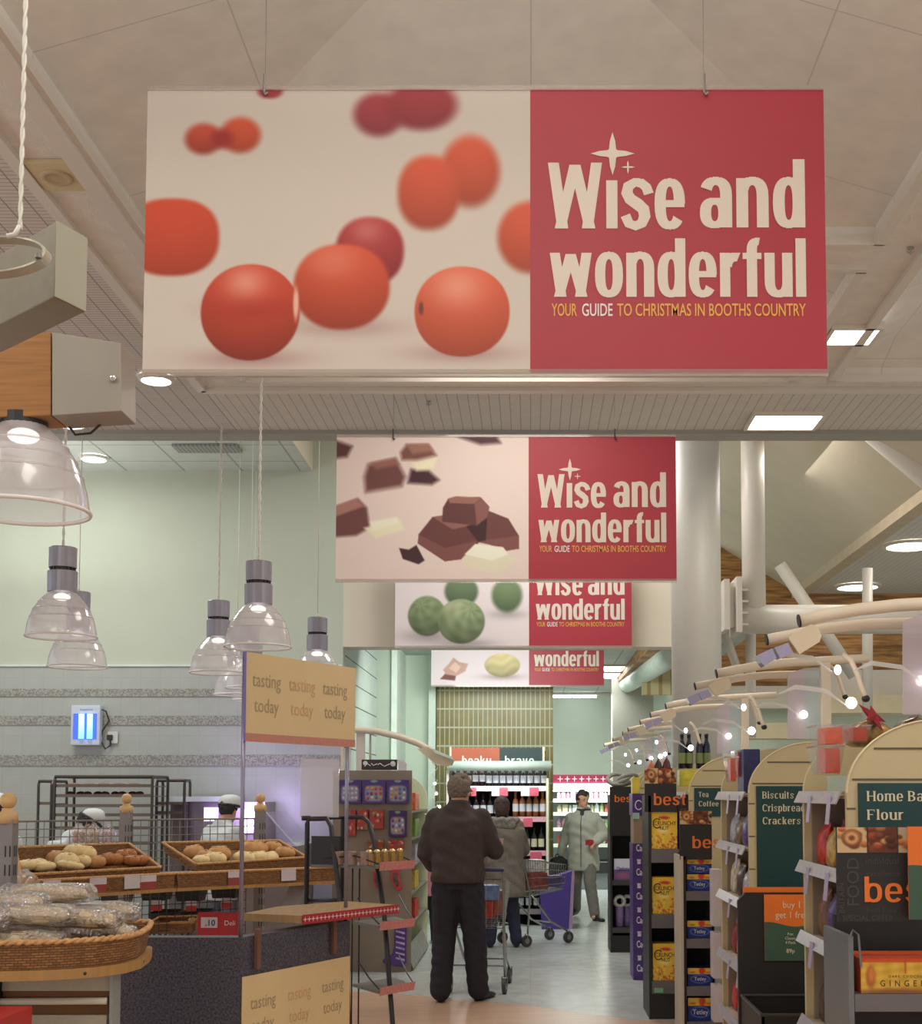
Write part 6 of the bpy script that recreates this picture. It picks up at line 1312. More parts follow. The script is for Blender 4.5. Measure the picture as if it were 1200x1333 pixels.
for k, (yl, yr, back) in enumerate(((1131, 1124, 405), (1209, 1203, 459), (1294, 1287, 459))):
    a = P(493, yl, 8.0); b = P(538, yr, 8.25); b.z = a.z; c_ = P(back, yl-8, 8.3 if back > 420 else 8.15); c_.z = a.z; d_ = Vector((b.x-(a.x-c_.x)*.75, b.y+(c_.y-a.y)*.8+.1, a.z)); th_ = Vector((0, 0, .018))
    mb = MB(); mb.add([a, b, d_, c_, a+th_, b+th_, d_+th_, c_+th_], [(0, 1, 2, 3), (4, 5, 6, 7), (0, 1, 5, 4), (1, 2, 6, 5), (2, 3, 7, 6), (3, 0, 4, 7)]); s_ = mb.build('shelf', m_wshelf, t)
    dd = (b-a).normalized(); nn_ = Vector((dd.y, -dd.x, 0)); mb = MB(); q = [a+nn_*.004-Vector((0, 0, .012)), b+nn_*.004-Vector((0, 0, .012)), b+nn_*.016+Vector((0, 0, .042)), a+nn_*.016+Vector((0, 0, .042))]; mb.add(q+[p+nn_*.003 for p in q], [(0, 1, 2, 3), (4, 5, 6, 7), (0, 1, 5, 4), (3, 2, 6, 7), (0, 3, 7, 4), (1, 2, 6, 5)]); mb.build('shelf_lip', m_lip, s_)
    for p, q in ((a, c_), (b, d_)): mb = MB(); mb.tube([p+Vector((0, 0, .03)), p.lerp(q, .35)+Vector((0, 0, .08)), p.lerp(q, .8)+Vector((0, 0, .17 if k else .06))], .005, 6); mb.build('side_wire', m_blk, s_)
    if k == 0:
        mb = MB(); bk = [c_+Vector((.0, 0, .02)), c_+Vector((.19, -.06, .02)), c_+Vector((.19, -.06, .20)), c_+Vector((0, 0, .20))]; mb.add(bk+[p+Vector((.01, .02, 0)) for p in bk], [(0, 1, 2, 3), (4, 5, 6, 7), (0, 1, 5, 4), (3, 2, 6, 7), (1, 2, 6, 5), (0, 3, 7, 4)]); mb.build('black_back_panel', m_blk, s_); A0, B0, C0, D0 = a, b, c_, d_
# tins on the top shelf
m_foil = mat('gold_foil', (206, 180, 120), .2, metal=.6, var=.35, scale=60); m_tin = mat('gold_tin', (176, 136, 72), .3, metal=.3, var=.2, scale=30)
for k in range(5):
    f_ = .10+.2*k; q = A0.lerp(B0, f_).lerp(C0.lerp(D0, f_), .20); t2 = thing('sweet_tin', f'gold topped tin on the black stand top shelf, {["nearest the counter", "second from the counter", "third from the counter", "fourth from the counter", "farthest from the counter"][k]}', 'tin', q+Vector((0, 0, .019)), 'gold sweet tins')
    mb = MB(); mb.lathe([(.0, .02), (.022, .02), (.022, .09), (0, .09)], q, 16); mb.build('tin', m_tin, t2); mb = MB(); mb.ell(q+Vector((0, 0, .10)), (.023, .023, .018), 10, 6); mb.build('foil_top', m_foil, t2, smooth=True)
for k in range(3):
    q = A0.lerp(C0, .25+.2*k)+Vector((.02, .02, 0)); mb = MB(); mb.lathe([(.0, .02), (.035, .02), (.036, .10), (.033, .105), (0, .105)], q, 18); t2 = mb.build('round_tin', mat('dull_tin', (150, 120, 104), .35, metal=.3, var=.25, scale=30), None, q+Vector((0, 0, .02))); tag(t2, f'squat brown tin on the black stand, {["first", "second", "third"][k]} behind the gold tins', 'tin', 'brown tins on the black stand')
# clear holder on the stand
mb = MB(); a, b = P(391, 1066, 8.4), P(441, 1066, 8.4); mb.bx(a.x, b.x, 8.39, 8.396, a.z+.01, PZ(988, 8.4)); tag(mb.build('clear_screen', mat_clear('clear_screen', (.96, .95, .96), .34, (.86, .80, .82))), 'clear plastic screen standing on the frame of the black wire stand', 'screen')
# ------------------------------------------------------------------ left hand gondola with Christmas sweets
t = thing('gondola_end_unit', 'left aisle shelf end with a taupe panel of hanging Christmas sweets', 'shelf unit', (-1.3, 12.2, 0), 'arched gondola end units')
XL_, YN, YF = PX(536, 11.6), 11.6, 13.0
YF = -XL_*F/(690-557)
mb = MB(); mb.bx(-1.80, XL_, YN, YN+.03, 0, PZ(1003, YN)); mb.build('peg_panel', m_taupe, t)
W = .7; pl = [(0, 0), (0, 1.52)]
for i in range(1, 11): a = PI/2*i/10; pl.append((-.26+.26*math.cos(a), 1.52+.28*math.sin(a)))
pl += [(-W, 1.80), (-W, 0)]
mb = MB(); mb.prism(pl, lambda u, v: Vector((XL_+u, YF, v)), lambda u, v: Vector((XL_+u, YF+.03, v))); mb.build('side_panel', mat('pale_green_cream_panel', (216, 216, 178), .5), t)
mb = MB(); mb.bx(-1.80, XL_-.40, YN+.03, YF, 0, 1.75); mb.build('body', m_taupe, t)
mb = MB(); mb.add([(XL_+.02, YN+.05, .02), (XL_+.02, YF, .02), (XL_-.05, YF, .20), (XL_-.05, YN+.05, .20)], [(0, 1, 2, 3)]); mb.build('kick_plate', mat('scuffed_kick_plate', (142, 140, 128), .5, var=.3, scale=20), t)
for k, z in enumerate((1.45, 1.20, .95, .70, .42)):
    mb = MB(); mb.bx(XL_-.4, XL_, YN+.03, YF-.001, z-.015, z); mb.build('shelf', mat('taupe_grey_shelf', (120, 112, 100), .5), t)  # even taupe grey, deeper than the beige shelf metal
    nm, c = [('orange', (206, 100, 50)), ('green', (120, 150, 70)), ('silver', (170, 166, 170)), ('yellow', (206, 176, 70)), ('red', (190, 60, 44))][k]
    mb = MB(); mb.bx(XL_-.16, XL_-.02, 12.2, 12.6, z+.002, z+.17, bev=.005); tag(mb.build('shelf_carton', mat('carton_'+nm, c, .4, var=.3, scale=16)), f'{nm} carton on the {ORD[k]} shelf of the left aisle end', 'box', 'cartons on the left aisle end')
def art_selection(seed, base):
    def f(U, V):
        rs = np.random.RandomState(seed); img = np.ones(U.shape+(3,))*np.array(base, float)
        img = blob(img, U, V, .5, .58, .40, .34, (150, 140, 150), blur=.15, p=5)
        for r in range(3):
            for c in range(4):
                cc = [(206, 196, 200), (190, 80, 60), (90, 110, 160), (200, 150, 70), (130, 60, 120)][rs.randint(5)] if seed else (200, 190, 196); img = blob(img, U, V, .22+.19*c+rs.uniform(-.02, .02), .38+.2*r+rs.uniform(-.02, .02), .065, .075, cc, blur=.3, shade=.4)
        return blob(img, U, V, .5, .04, .16, .06, (130, 160, 130), blur=.2)
    return f
def hang(px0, px1, py0, py1, art, label, cat, nm, base, group):
    x0, x1, z0, z1 = PX(px0, YN), PX(px1, YN), PZ(py1, YN), PZ(py0, YN); b = thing(nm, label, cat, ((x0+x1)/2, YN-.03, z0), group)
    mb = MB(); mb.bx(x0, x1, YN-.05, YN-.008, z0, z1, bev=.008); mb.build('pack', mat('pack_'+'_'.join(map(str, base)), base, .35), b)
    print_obj('printed_front', lambda u, v: Vector(((x0+x1)/2+u, YN-.0515, (z0+z1)/2+v)), (x1-x0)*.96, (z1-z0)*.96, 34, 34, art, b, rough=.3)
    mb = MB(); mb.tube([((x0+x1)/2, YN+.0, z1-.005), ((x0+x1)/2, YN-.055, z1-.003), ((x0+x1)/2, YN-.058, z1+.006)], .003, 5); mb.build('peg_hook', m_steel, b)
for k, (a, b) in enumerate(((442, 471), (472.5, 502.5), (504, 533))): hang(a, b, 1015, 1046, art_selection(k, (82, 62, 118)), 'purple selection box on the taupe panel, '+('left of three with white sweets', 'middle of three', 'right of three')[k], 'selection box', 'selection_box', (82, 62, 118), 'purple selection boxes')
def art_red(seed):
    def f(U, V):
        rs = np.random.RandomState(seed); img = np.ones(U.shape+(3,))*np.array((164, 66, 58))
        for k in range(12): img = blob(img, U, V, rs.rand(), rs.rand(), .10, .09, [(206, 180, 170), (120, 130, 90), (210, 90, 60), (150, 40, 50), (200, 150, 90)][k % 5], blur=.4, shade=.3)
        return img
    return f
for k, (a, b, c, d) in enumerate(((450, 464, 1054, 1088), (466, 480, 1054, 1080), (482, 500, 1054, 1079))): hang(a, b, c, d, art_red(k+3), 'red bag of Christmas sweets on the taupe panel, '+('left of three', 'middle of three', 'right of three')[k], 'sweet bag', 'sweet_bag', (170, 66, 56), 'red sweet bags on the panel')
hang(507, 530, 1055, 1089, art_selection(9, (70, 50, 90)), 'dark purple bag of round sweets below the right selection box', 'sweet bag', 'sweet_bag', (70, 50, 90), None)
def art_dots(U, V): return art_red(12)(U, V)*np.array((.9, 1.0, .9))
hang(480, 500, 1093, 1106, art_dots, 'small red and green packet below the red bags', 'sweet packet', 'sweet_packet', (170, 80, 60), None); hang(506, 526, 1093, 1106, art_red(15), 'small red packet below the purple bag', 'sweet packet', 'sweet_packet', (186, 70, 54), None)
def stocking(px, py, s, base, inner, label, stripes=False):
    c = P(px, py, YN); pts = [(-.45, 1.0), (.45, 1.0), (.42, .1), (.62, -.35), (.80, -.7), (.62, -1.0), (.2, -.95), (-.25, -.5), (-.45, 0)] if not stripes else [(-.3, 1.0), (.42, 1.0), (.40, -.3), (.44, -.8), (.2, -1.0), (-.6, -.92), (-1.0, -.78), (-.95, -.62), (-.4, -.4), (-.3, 0)]
    t = thing('christmas_stocking', label, 'stocking', c, 'hanging Christmas stockings'); mb = MB(); mb.prism([(a*s, b*s*1.25) for a, b in pts], lambda u, v: Vector((c.x+u, YN-.035, c.z+v)), lambda u, v: Vector((c.x+u, YN-.006, c.z+v))); mb.build('stocking', base, t, bev=.006)
    mb = MB()
    if stripes:
        for k in range(6): zz = c.z+s*(.95-.32*k); mb.add([(c.x-.2*s, YN-.0375, zz), (c.x+.34*s, YN-.0375, zz-.12*s), (c.x+.34*s, YN-.0375, zz-.25*s), (c.x-.2*s, YN-.0375, zz-.10*s)], [(0, 1, 2, 3)])
    else: mb.prism([(a*s*.62, b*s*.8) for a, b in pts], lambda u, v: Vector((c.x+u, YN-.038, c.z+v)), lambda u, v: Vector((c.x+u, YN-.0355, c.z+v)))
    mb.build('print', inner, t)
stocking(491, 1146, .075, mat('stocking_red', (196, 62, 62), .5), mat('stocking_print', (110, 74, 70), .4, var=.5, scale=40), 'red Christmas stocking half hidden by the black stand leg'); stocking(515, 1145, .078, mat('stocking_red', (196, 62, 62), .5), mat('stocking_print', (110, 74, 70), .4, var=.5, scale=40), 'red Christmas stocking with a grey print, fully in view')
stocking(520, 1231, .15, mat('stocking_purple', (86, 52, 124), .4, var=.3, scale=14), mat('stocking_stripe', (186, 160, 196), .4, var=.3, scale=20), 'large purple striped stocking near the floor', True)
x0, x1 = PX(473, 11.9), PX(519, 11.9); zz = 1.833; mb = MB(); mb.bx(x0, x1, 11.75, 11.95, zz, zz+.095, bev=.004); b = mb.build('chocolate_box', mat('dark_chocolate_box', (58, 38, 38), .35)); tag(b, 'dark chocolate box with white flourishes on top of the left aisle end', 'box')
mb = MB()
for k in range(5): mb.tube([(x0+.03+.06*k, 11.748, zz+.03+.03*((k*2) % 3)/2), (x0+.05+.06*k, 11.748, zz+.06-.02*(k % 2)), (x0+.085+.06*k if k < 4 else x1-.02, 11.748, zz+.035+.02*(k % 2))], .004, 5)
mb.ell((x0+.035, 11.749, zz+.06), (.022, .002, .022), 12, 6); mb.ell((x1-.04, 11.749, zz+.055), (.024, .002, .026), 12, 6); mb.build('flourish_print', mat('white_ink', (214, 208, 206), .5), b)
x0 = PX(519, 11.7); mb = MB(); mb.prism([(0, 0), (.08, 0), (.08, .06), (.045, .09), (0, .09)], lambda u, v: Vector((x0+u, 11.63, 1.826+v)), lambda u, v: Vector((x0+u, 11.70, 1.826+v))); tag(mb.build('white_packet', mat('white_ink', (214, 208, 206), .5)), 'white packet at the right end of the left aisle panel top', 'packet')
mb = MB(); mb.bx(-1.80, XL_-.05, 11.63, 12.2, 1.752, 1.825) if False else None
# the lighting gantry of that aisle
t = thing('lighting_gantry', 'white curved lighting arm over the left aisle sweets', 'light fitting', (-1.4, 12.4, 1.8))
Yg = 12.4; mb = MB(); mb.tube([P(a, b, Yg) for a, b in ((440, 952), (462, 950), (490, 952), (520, 959), (545, 968), (562, 978), (590, 993))], .034, 10); mb.build('arm_tube', m_tube, t, smooth=True)
mb = MB(); mb.prism([(543, 975), (556, 972), (592, 990), (584, 998), (566, 994)], lambda u, v: P(u, v, Yg-.06), lambda u, v: P(u, v, Yg-.045)); mb.build('bracket_plate', mat('cream_bracket', (206, 186, 158), .5), t)
mb = MB(); mb.prism([(562, 974), (588, 985), (592, 990), (566, 980)], lambda u, v: P(u, v, Yg-.10), lambda u, v: P(u, v, Yg-.07)); mb.build('clamp', mat('pale_clamp', (214, 220, 206), .4), t)
for a, b, mm in ((443, 446, m_tube), (450, 455, m_white), (463, 474, m_white), (480, 482, m_greyw)):
    mb = MB(); mb.bx(PX(a, Yg), PX(b, Yg), Yg, Yg+.05, 1.755, PZ(953, Yg)); mb.build('upright', mm, t)
for a, b in ((566, 1020), (568, 1033), (572, 1050)): mb = MB(); mb.ell(P(a, b, Yg), (.014, .012, .014), 10, 6); mb.build('bulb', m_bulb, t, smooth=True)
mb = MB(); mb.tube([P(566+6*((k % 2)*2-1)*.6, 992+k*8, Yg) for k in range(9)], .005, 6); mb.tube([P(590, 1045, Yg), P(575, 1058, Yg), P(560, 1062, Yg), P(552, 1060, Yg)], .012, 6); mb.build('bow_arm', mat('pale_wire', (200, 206, 196), .3, metal=.3), t)
# ------------------------------------------------------------------ insect killer, racks, oven, glass
t = thing('insect_killer', 'white wall mounted insect killer with two glowing blue tubes', 'insect killer', P(109, 970, 12.9))
Yw = 12.87; x0, x1, z0, z1 = PX(90, Yw), PX(128, Yw), PZ(970, Yw), PZ(918, Yw)
mb = MB(); mb.bx(x0, x1, Yw, 12.97, z0, z1, bev=.012); mb.build('housing', mat('white_plastic_case', (196, 198, 206), .4), t)
mb = MB(); mb.bx(x0+.025, x1-.03, Yw-.003, Yw+.0, z0+.06, z1-.085); mb.build('blue_screen', mat('violet_blue_screen', (70, 90, 190), .4, emit=(.06, .16, 1.0), estr=.7), t)
for px in (104.5, 115.5): mb = MB(); xx = PX(px, Yw); mb.tube([(xx, Yw-.012, z0+.065), (xx, Yw-.012, z1-.09)], .028, 10); mb.build('lamp_tube', mat_emit('blue_tube', (.10, .50, 1.0), 2.2), t, smooth=True)
text_mb('Insectron', .035, lambda a, b: Vector(((x0+x1)/2+.01+a, Yw-.002, z1-.055+b))).build('case_lettering', mat('slate_ink', (110, 116, 140), .5), t, fix=False)
mb = MB(); q = P(143, 960, 12.94); mb.tube([Vector((x1, Yw+.05, z1-.04)), P(138, 926, 12.94), P(142, 938, 12.94), P(133, 952, 12.94), P(131, 964, 12.94), P(137, 975, 12.94), P(144, 970, 12.94), q], .008, 6); mb.build('power_cord', m_dark, t, smooth=True); mb = MB(); mb.box(q, (.055, .05, .055), bev=.008); mb.build('plug', m_dark, t)
mb = MB(); q = P(147, 960, 12.955); mb.box(q, (.10, .016, .12), bev=.004); tag(mb.build('wall_socket', mat('white_plastic', (200, 198, 190), .4)), 'white wall socket with a black plug right of the insect killer', 'socket')
m_rack = mat('dark_rack_steel', (78, 70, 66), .4, metal=.4); m_pas = mat('dark_pastry', (74, 44, 32), .6, var=.4, scale=30)
def rack(px0, px1, ptop, Yk, trays, label, dep=.5):
    x0, x1, zt_ = PX(px0, Yk), PX(px1, Yk), PZ(ptop, Yk); t = thing('tray_rack', label, 'rack', ((x0+x1)/2, Yk, 0), 'steel bakery tray racks')
    for xx in (x0, x1):
        mb = MB(); mb.tube([(xx, Yk, .08), (xx, Yk, zt_-.03), (xx, Yk+.02, zt_), (xx, Yk+dep-.02, zt_), (xx, Yk+dep, zt_-.03), (xx, Yk+dep, .08)], .014, 8); mb.build('side_frame', m_rack, t)
    mb = MB(); mb.tube([(x0, Yk, zt_), (x1, Yk, zt_)], .014, 8); mb.build('top_bar', m_rack, t); mb = MB(); mb.tube([(x0, Yk+dep, zt_), (x1, Yk+dep, zt_)], .014, 8); mb.build('top_bar', m_rack, t)
    for py in trays:
        z = PZ(py, Yk); mb = MB(); mb.bx(x0+.012, x1-.012, Yk+.01, Yk+dep-.01, z-.008, z); mb.bx(x0+.012, x1-.012, Yk+.005, Yk+.015, z-.012, z+.016); mb.build('tray', mat('dull_tray', (112, 98, 88), .4, metal=.3), t)
    for xx in (x0, x1):
        for yy in (Yk+.03, Yk+dep-.03): mb = MB(); mb.tube([(xx-.012, yy, .045), (xx+.012, yy, .045)], .045, 12); mb.build('castor', m_cap, t)
    return x0, x1
x0, x1 = rack(71, 198, 1011, 11.6, (1023, 1036, 1049, 1061, 1078, 1098), 'large steel rack of dark pastries below the insect killer')
for k in range(9): c = Vector((x0+.10+.08*k, 11.72+.05*(k % 2), PZ(1036, 11.6)+.02)); mb = MB(); mb.ell(c, (.042, .04, .022), 10, 7, rot=(0, 0, k)); tag(mb.build('pastry', m_pas, None, c, smooth=True), 'dark round pastry on the second tray of the large rack', 'pastry', 'dark pastries on the rack')
for k in range(5): c = Vector((x0+.12+.14*k, 11.75, PZ(1023, 11.6)+.014)); mb = MB(); mb.ell(c, (.06, .05, .014), 10, 7); tag(mb.build('pastry', mat('tan_pastry', (130, 96, 70), .6), None, c, smooth=True), 'flat tan pastry on the top tray of the large rack', 'pastry', 'flat pastries on the rack')
rack(50, 67, 1017, 12.15, (1046,), 'narrow steel rack frame at the left of the large rack', .4); rack(204, 240, 1016, 12.17, (1046, 1058), 'steel rack half hidden behind the large rack at its right', .2)
t = thing('bread_oven', 'grey bakery oven with a white top edge behind the hatted baker', 'oven', (PX(275, 12.5), 12.5, 0))
x0, x1 = PX(222, 12.4), PX(345, 12.4); mb = MB(); mb.bx(x0, x1, 12.4, 12.9, 0, PZ(1044, 12.4)); mb.build('oven_body', mat('oven_grey', (128, 116, 116), .4), t); mb = MB(); mb.bx(x0, PX(302, 12.4), 12.34, 12.9, PZ(1043.5, 12.4), PZ(1037, 12.4)); mb.build('white_hood', mat('white_hood', (206, 208, 212), .35), t)
for a, b, c_, d_ in ((266, 284, 1051, 1069), (318, 334, 1053, 1085)): mb = MB(); mb.bx(PX(a, 12.38), PX(b, 12.38), 12.375, 12.395, PZ(d_, 12.38), PZ(c_, 12.38)); mb.build('violet_lamp', mat_emit('violet_lamp', (.62, .42, 1.0), 1.8), t)
l = area('violet_lamp_light', (PX(330, 12.2), 12.2, 1.45), .35, 7, (.62, .45, 1.0), rot=(PI/2, 0, 0))
t = thing('counter_glass', 'slanting clear glass screen right of the right ball post', 'glass screen', (PX(360, 11), 11, 0))
a, b = P(346, 1057, 10.9), P(385, 1102, 10.9); mb = MB(); mb.add([a, b, b+Vector((.0, .9, 0)), a+Vector((0, .9, 0))], [(0, 1, 2, 3)]); mb.build('pane', mat_clear('screen_glass', (.95, .93, 1), .10, (.8, .76, .9)), t); mb = MB(); mb.tube([a, b], .008, 6); mb.build('bright_edge', mat('glass_edge', (200, 190, 220), .2), t)
mb = MB(); mb.bx(b.x-.5, b.x, 10.92, 11.8, 0, b.z); mb.build('counter_base', mat('oven_grey', (128, 116, 116), .4), t)
mb = MB(); q = P(352, 1170, 9.4); mb.add([P(364, 1186, 9.4), P(385, 1186, 9.4), P(398, 1150, 9.5), P(378, 1150, 9.5), P(364, 1186, 9.4)+Vector((0, .012, 0)), P(385, 1186, 9.4)+Vector((0, .012, 0)), P(398, 1150, 9.5)+Vector((0, .012, 0)), P(378, 1150, 9.5)+Vector((0, .012, 0))], [(0, 1, 2, 3), (4, 5, 6, 7), (0, 1, 5, 4), (1, 2, 6, 5), (2, 3, 7, 6), (3, 0, 4, 7)]); tag(mb.build('slanted_card', mat('grey_card', (150, 140, 136), .5)), 'grey slanted card leaning beside the wooden counter shelf', 'card')
# ================================================================== wine cabinet at the end of the aisle
t = thing('wine_cabinet', 'lit drinks cabinet with an orange and green sign under the olive tiled pier', 'display cabinet', (-.45, 15.9, 0))
yw = 15.6; x0, x1 = PX(584, yw), PX(711, yw)
m_wback = mat('cabinet_dark_back', (58, 44, 46), .6, var=.1)
mb = MB(); mb.bx(x0, x1, 16.3, 16.35, 0, PZ(975, yw)); mb.build('back_panel', m_wback, t)
mb = MB(); mb.bx(x1-.002, x1+.03, yw-.02, 16.3, 0, PZ(1013, yw)); mb.build('side_post', mat('cream_post', (214, 206, 176), .4), t); mb = MB(); mb.bx(x0-.03, x0, yw, 16.3, 0, PZ(1003, yw)); mb.build('side_post', m_trim, t)
mb = MB(); mb.tube([(x0-.02, yw-.02, PZ(997, yw)), (x1+.06, yw-.02, PZ(997, yw))], .062, 14); mb.build('canopy_tube', mat('pale_green_tube', (200, 210, 198), .4), t, smooth=True)
m_cl = mat_emit('cabinet_strip', (1, .98, .94), 5.0); mb = MB(); mb.bx(x0+.05, x1-.05, yw+.06, yw+.10, PZ(1000, yw)-.03, PZ(1000, yw)-.01); mb.build('strip_lamp', m_cl, t)
xm = PX(650, yw); zs0, zs1 = PZ(1000, yw), PZ(973, yw)
for a, b, mm, nm in ((PX(587, yw), xm, mat('terracotta_sign', (172, 90, 66), .5), 'sign_panel'), (xm, PX(706, yw), mat('slate_green_sign', (50, 64, 64), .5), 'sign_panel')): mb = MB(); mb.bx(a, b, yw+.06, yw+.08, zs0, zs1); mb.build(nm, mm, t)
mb = MB(); mb.bx(PX(706, yw), PX(709, yw), yw+.04, yw+.1, zs0, PZ(972, yw)); mb.bx(PX(585, yw), PX(587, yw), yw+.04, yw+.1, zs0, PZ(972, yw)); mb.build('sign_bracket', m_trim, t)
for wd, px in (('beaky', 601), ('brave', 657)):
    q = P(px, 996, yw); g, _ = glyphs(wd, w=.62, v=.2, t=.17, gap=.14, fn=lambda a, b: Vector((q.x+a, yw+.057, q.z+b)), scale=.085, right=.36); g.build('sign_lettering', m_wink, t, fix=False)
m_wsh = mat('white_shelf_edge', (216, 208, 206), .4); m_pk = mat('pink_ticket', (190, 84, 100), .5, var=.1, scale=50)
rows = [(1024, 'white'), (1064, 'pink'), (1108, 'pink'), (1150, 'dark'), (1184, 'dark')]
m_bot = mat('dark_green_bottle', (34, 40, 36), .12); m_botr = mat('dark_wine_bottle', (44, 26, 30), .12); m_lab = mat('white_bottle_label', (206, 204, 210), .5); m_lab2 = mat('cream_bottle_label', (200, 190, 160), .5); m_cap2 = mat('orange_foil', (206, 110, 60), .35); m_botp = mat('rose_bottle', (176, 108, 70), .15)
def bottle(px, py, kind, label, grp, Yb=15.72, h=.29):
    q = P(px, py, Yb); z = PZ(py, yw)+.003; x = q.x; r = .037; t2 = thing('wine_bottle', label, 'bottle', (x, Yb, z), grp)
    mb = MB(); mb.lathe([(0, z), (r, z+.003), (r, z+h*.58), (r*.85, z+h*.66), (r*.38, z+h*.78), (r*.36, z+h*.96), (r*.4, z+h*.96), (r*.4, z+h), (0, z+h)], (x, Yb, 0), 12); mb.build('glass', {'g': m_bot, 'r': m_botr, 'p': m_botp}[kind[0]], t2, smooth=True)
    mb = MB(); a, b = (.16, .50) if kind[1] != 'o' else (.22, .52); mb.shell([(r*1.02, z+h*a), (r*1.02, z+h*b)], (x, Yb, 0), 12); mb.build('label_band', m_lab if kind[1] in 'wo' else m_lab2, t2)
    if kind[0] == 'p' or kind[1] == 'c': mb = MB(); mb.lathe([(r*.43, z+h*.80), (r*.43, z+h*1.003), (0, z+h*1.004)], (x, Yb, 0), 10); mb.build('foil_cap', m_cap2, t2)
for i, (py, kd) in enumerate(rows):
    z = PZ(py, yw); mb = MB(); mb.bx(x0, x1-.004, yw, 16.3, z-.03, z); mb.build('shelf', m_wback, t)
    mb = MB(); mb.bx(x0, x1-.004, yw-.02, yw-.001, z-.055, z+.008); mb.build('shelf_edge', {'white': m_wsh, 'pink': mat('pale_pink_edge', (206, 150, 158), .5, var=.2, scale=50), 'dark': mat('greyish_edge', (130, 116, 118), .5)}[kd], t)
    if i < 3:
        for a, b, mm in (((640, 650, m_wsh), (650, 661, m_pk), (678, 689, m_wsh), (689, 701, m_pk), (613, 620, m_pk)) if i == 0 else ((681, 693, m_pk),) if i == 1 else ((690, 705, m_pk),)): mb = MB(); mb.bx(PX(a, yw), PX(b, yw), yw-.026, yw-.021, z-.115, z-.01); mb.build('ticket', mm, t)
n = 0
ords = ['first', 'second', 'third', 'fourth', 'fifth', 'sixth', 'seventh', 'eighth', 'ninth', 'tenth', 'eleventh', 'twelfth', 'thirteenth', 'fourteenth', 'fifteenth']
for k in range(14): bottle(592+k*8.9, 1024, 'gw' if k > 4 else 'ro' if k > 2 else 'gc', f'dark bottle on the top shelf of the drinks cabinet, {ords[k]} from the left', 'bottles on the top cabinet shelf', h=.27)
for k in range(7): bottle(592+k*9.2, 1064, 'rw', f'dark red wine bottle on the second cabinet shelf, {ords[k]} from the left', 'red wine bottles on the second shelf')
for k in range(5): bottle(671+k*8.8, 1064, 'po', f'orange capped bottle on the second cabinet shelf, {ords[k]} of five', 'orange capped bottles on the second shelf', h=.31)
for k in range(13): bottle(594+k*9.2, 1108, 'g'+('l' if k % 4 == 3 else 'w' if k % 5 == 0 else 'l'), f'shadowy green bottle on the third cabinet shelf, {ords[k]} from the left', 'green bottles on the third shelf')
for k in range(9): bottle(618+k*10, 1184, 'gw', f'bottle on the lowest cabinet shelf near the floor, {ords[k]} from the left', 'bottles on the lowest shelf', h=.26)
area('cabinet_strip_light', ((x0+x1)/2, yw-.10, PZ(1003, yw)-.02), 1.0, 8, (1, .97, .93), size_y=.08, rot=(-.5, 0, 0))
# ------------------------------------------------------------------ chiller on the far wall
t = thing('chiller_cabinet', 'white open chiller with a maroon star strip along the far wall', 'chiller', (1.1, 22.5, 0))
yc = 21.5; x0, x1 = PX(712, yc), PX(850, yc); m_chw = mat('chiller_white', (206, 208, 200), .4)
mb = MB(); mb.bx(x0, x1, 22.3, 22.4, 0, PZ(1009, yc)); mb.build('back_panel', mat('chiller_back', (190, 196, 190), .5), t)
mb = MB(); mb.bx(x0, x1, yc-.05, 22.3, PZ(1028, yc), PZ(1019.5, yc)); mb.build('canopy', mat('chiller_canopy', (176, 174, 160), .5), t)
mb = MB(); mb.bx(x0, x1, yc-.06, yc-.03, PZ(1019.5, yc), PZ(1008.5, yc)); st = mb.build('maroon_strip', mat('maroon_strip', (138, 32, 62), .5), t)
mb = MB()
for k in range(16): mb.merge(star_mb(lambda u, v: Vector((PX(729+k*9.3, yc)+u, yc-.062, PZ(1014, yc)+v)), .055, .22))
mb.build('star_print', mat('star_white', (214, 196, 200), .5), st, fix=False)
mb = MB(); mb.bx(x0+.05, x1-.05, yc+.02, yc+.06, PZ(1028, yc)-.03, PZ(1028, yc)-.005); mb.build('strip_lamp', m_cl, t)
mb = MB(); mb.bx(x0, x1, yc-.12, 22.3, 0, PZ(1122, yc)); mb.build('base', mat('chiller_base', (120, 122, 120), .5), t); mb = MB(); mb.bx(x0, x1, yc-.16, yc-.121, PZ(1136, yc), PZ(1122, yc)); mb.build('bumper', m_dark, t)
rs = random.Random(3); CC = [('white', (206, 206, 200)), ('pale green', (170, 196, 140)), ('pink', (206, 150, 166)), ('cream', (206, 196, 160)), ('red', (184, 80, 66)), ('amber', (190, 140, 80))]
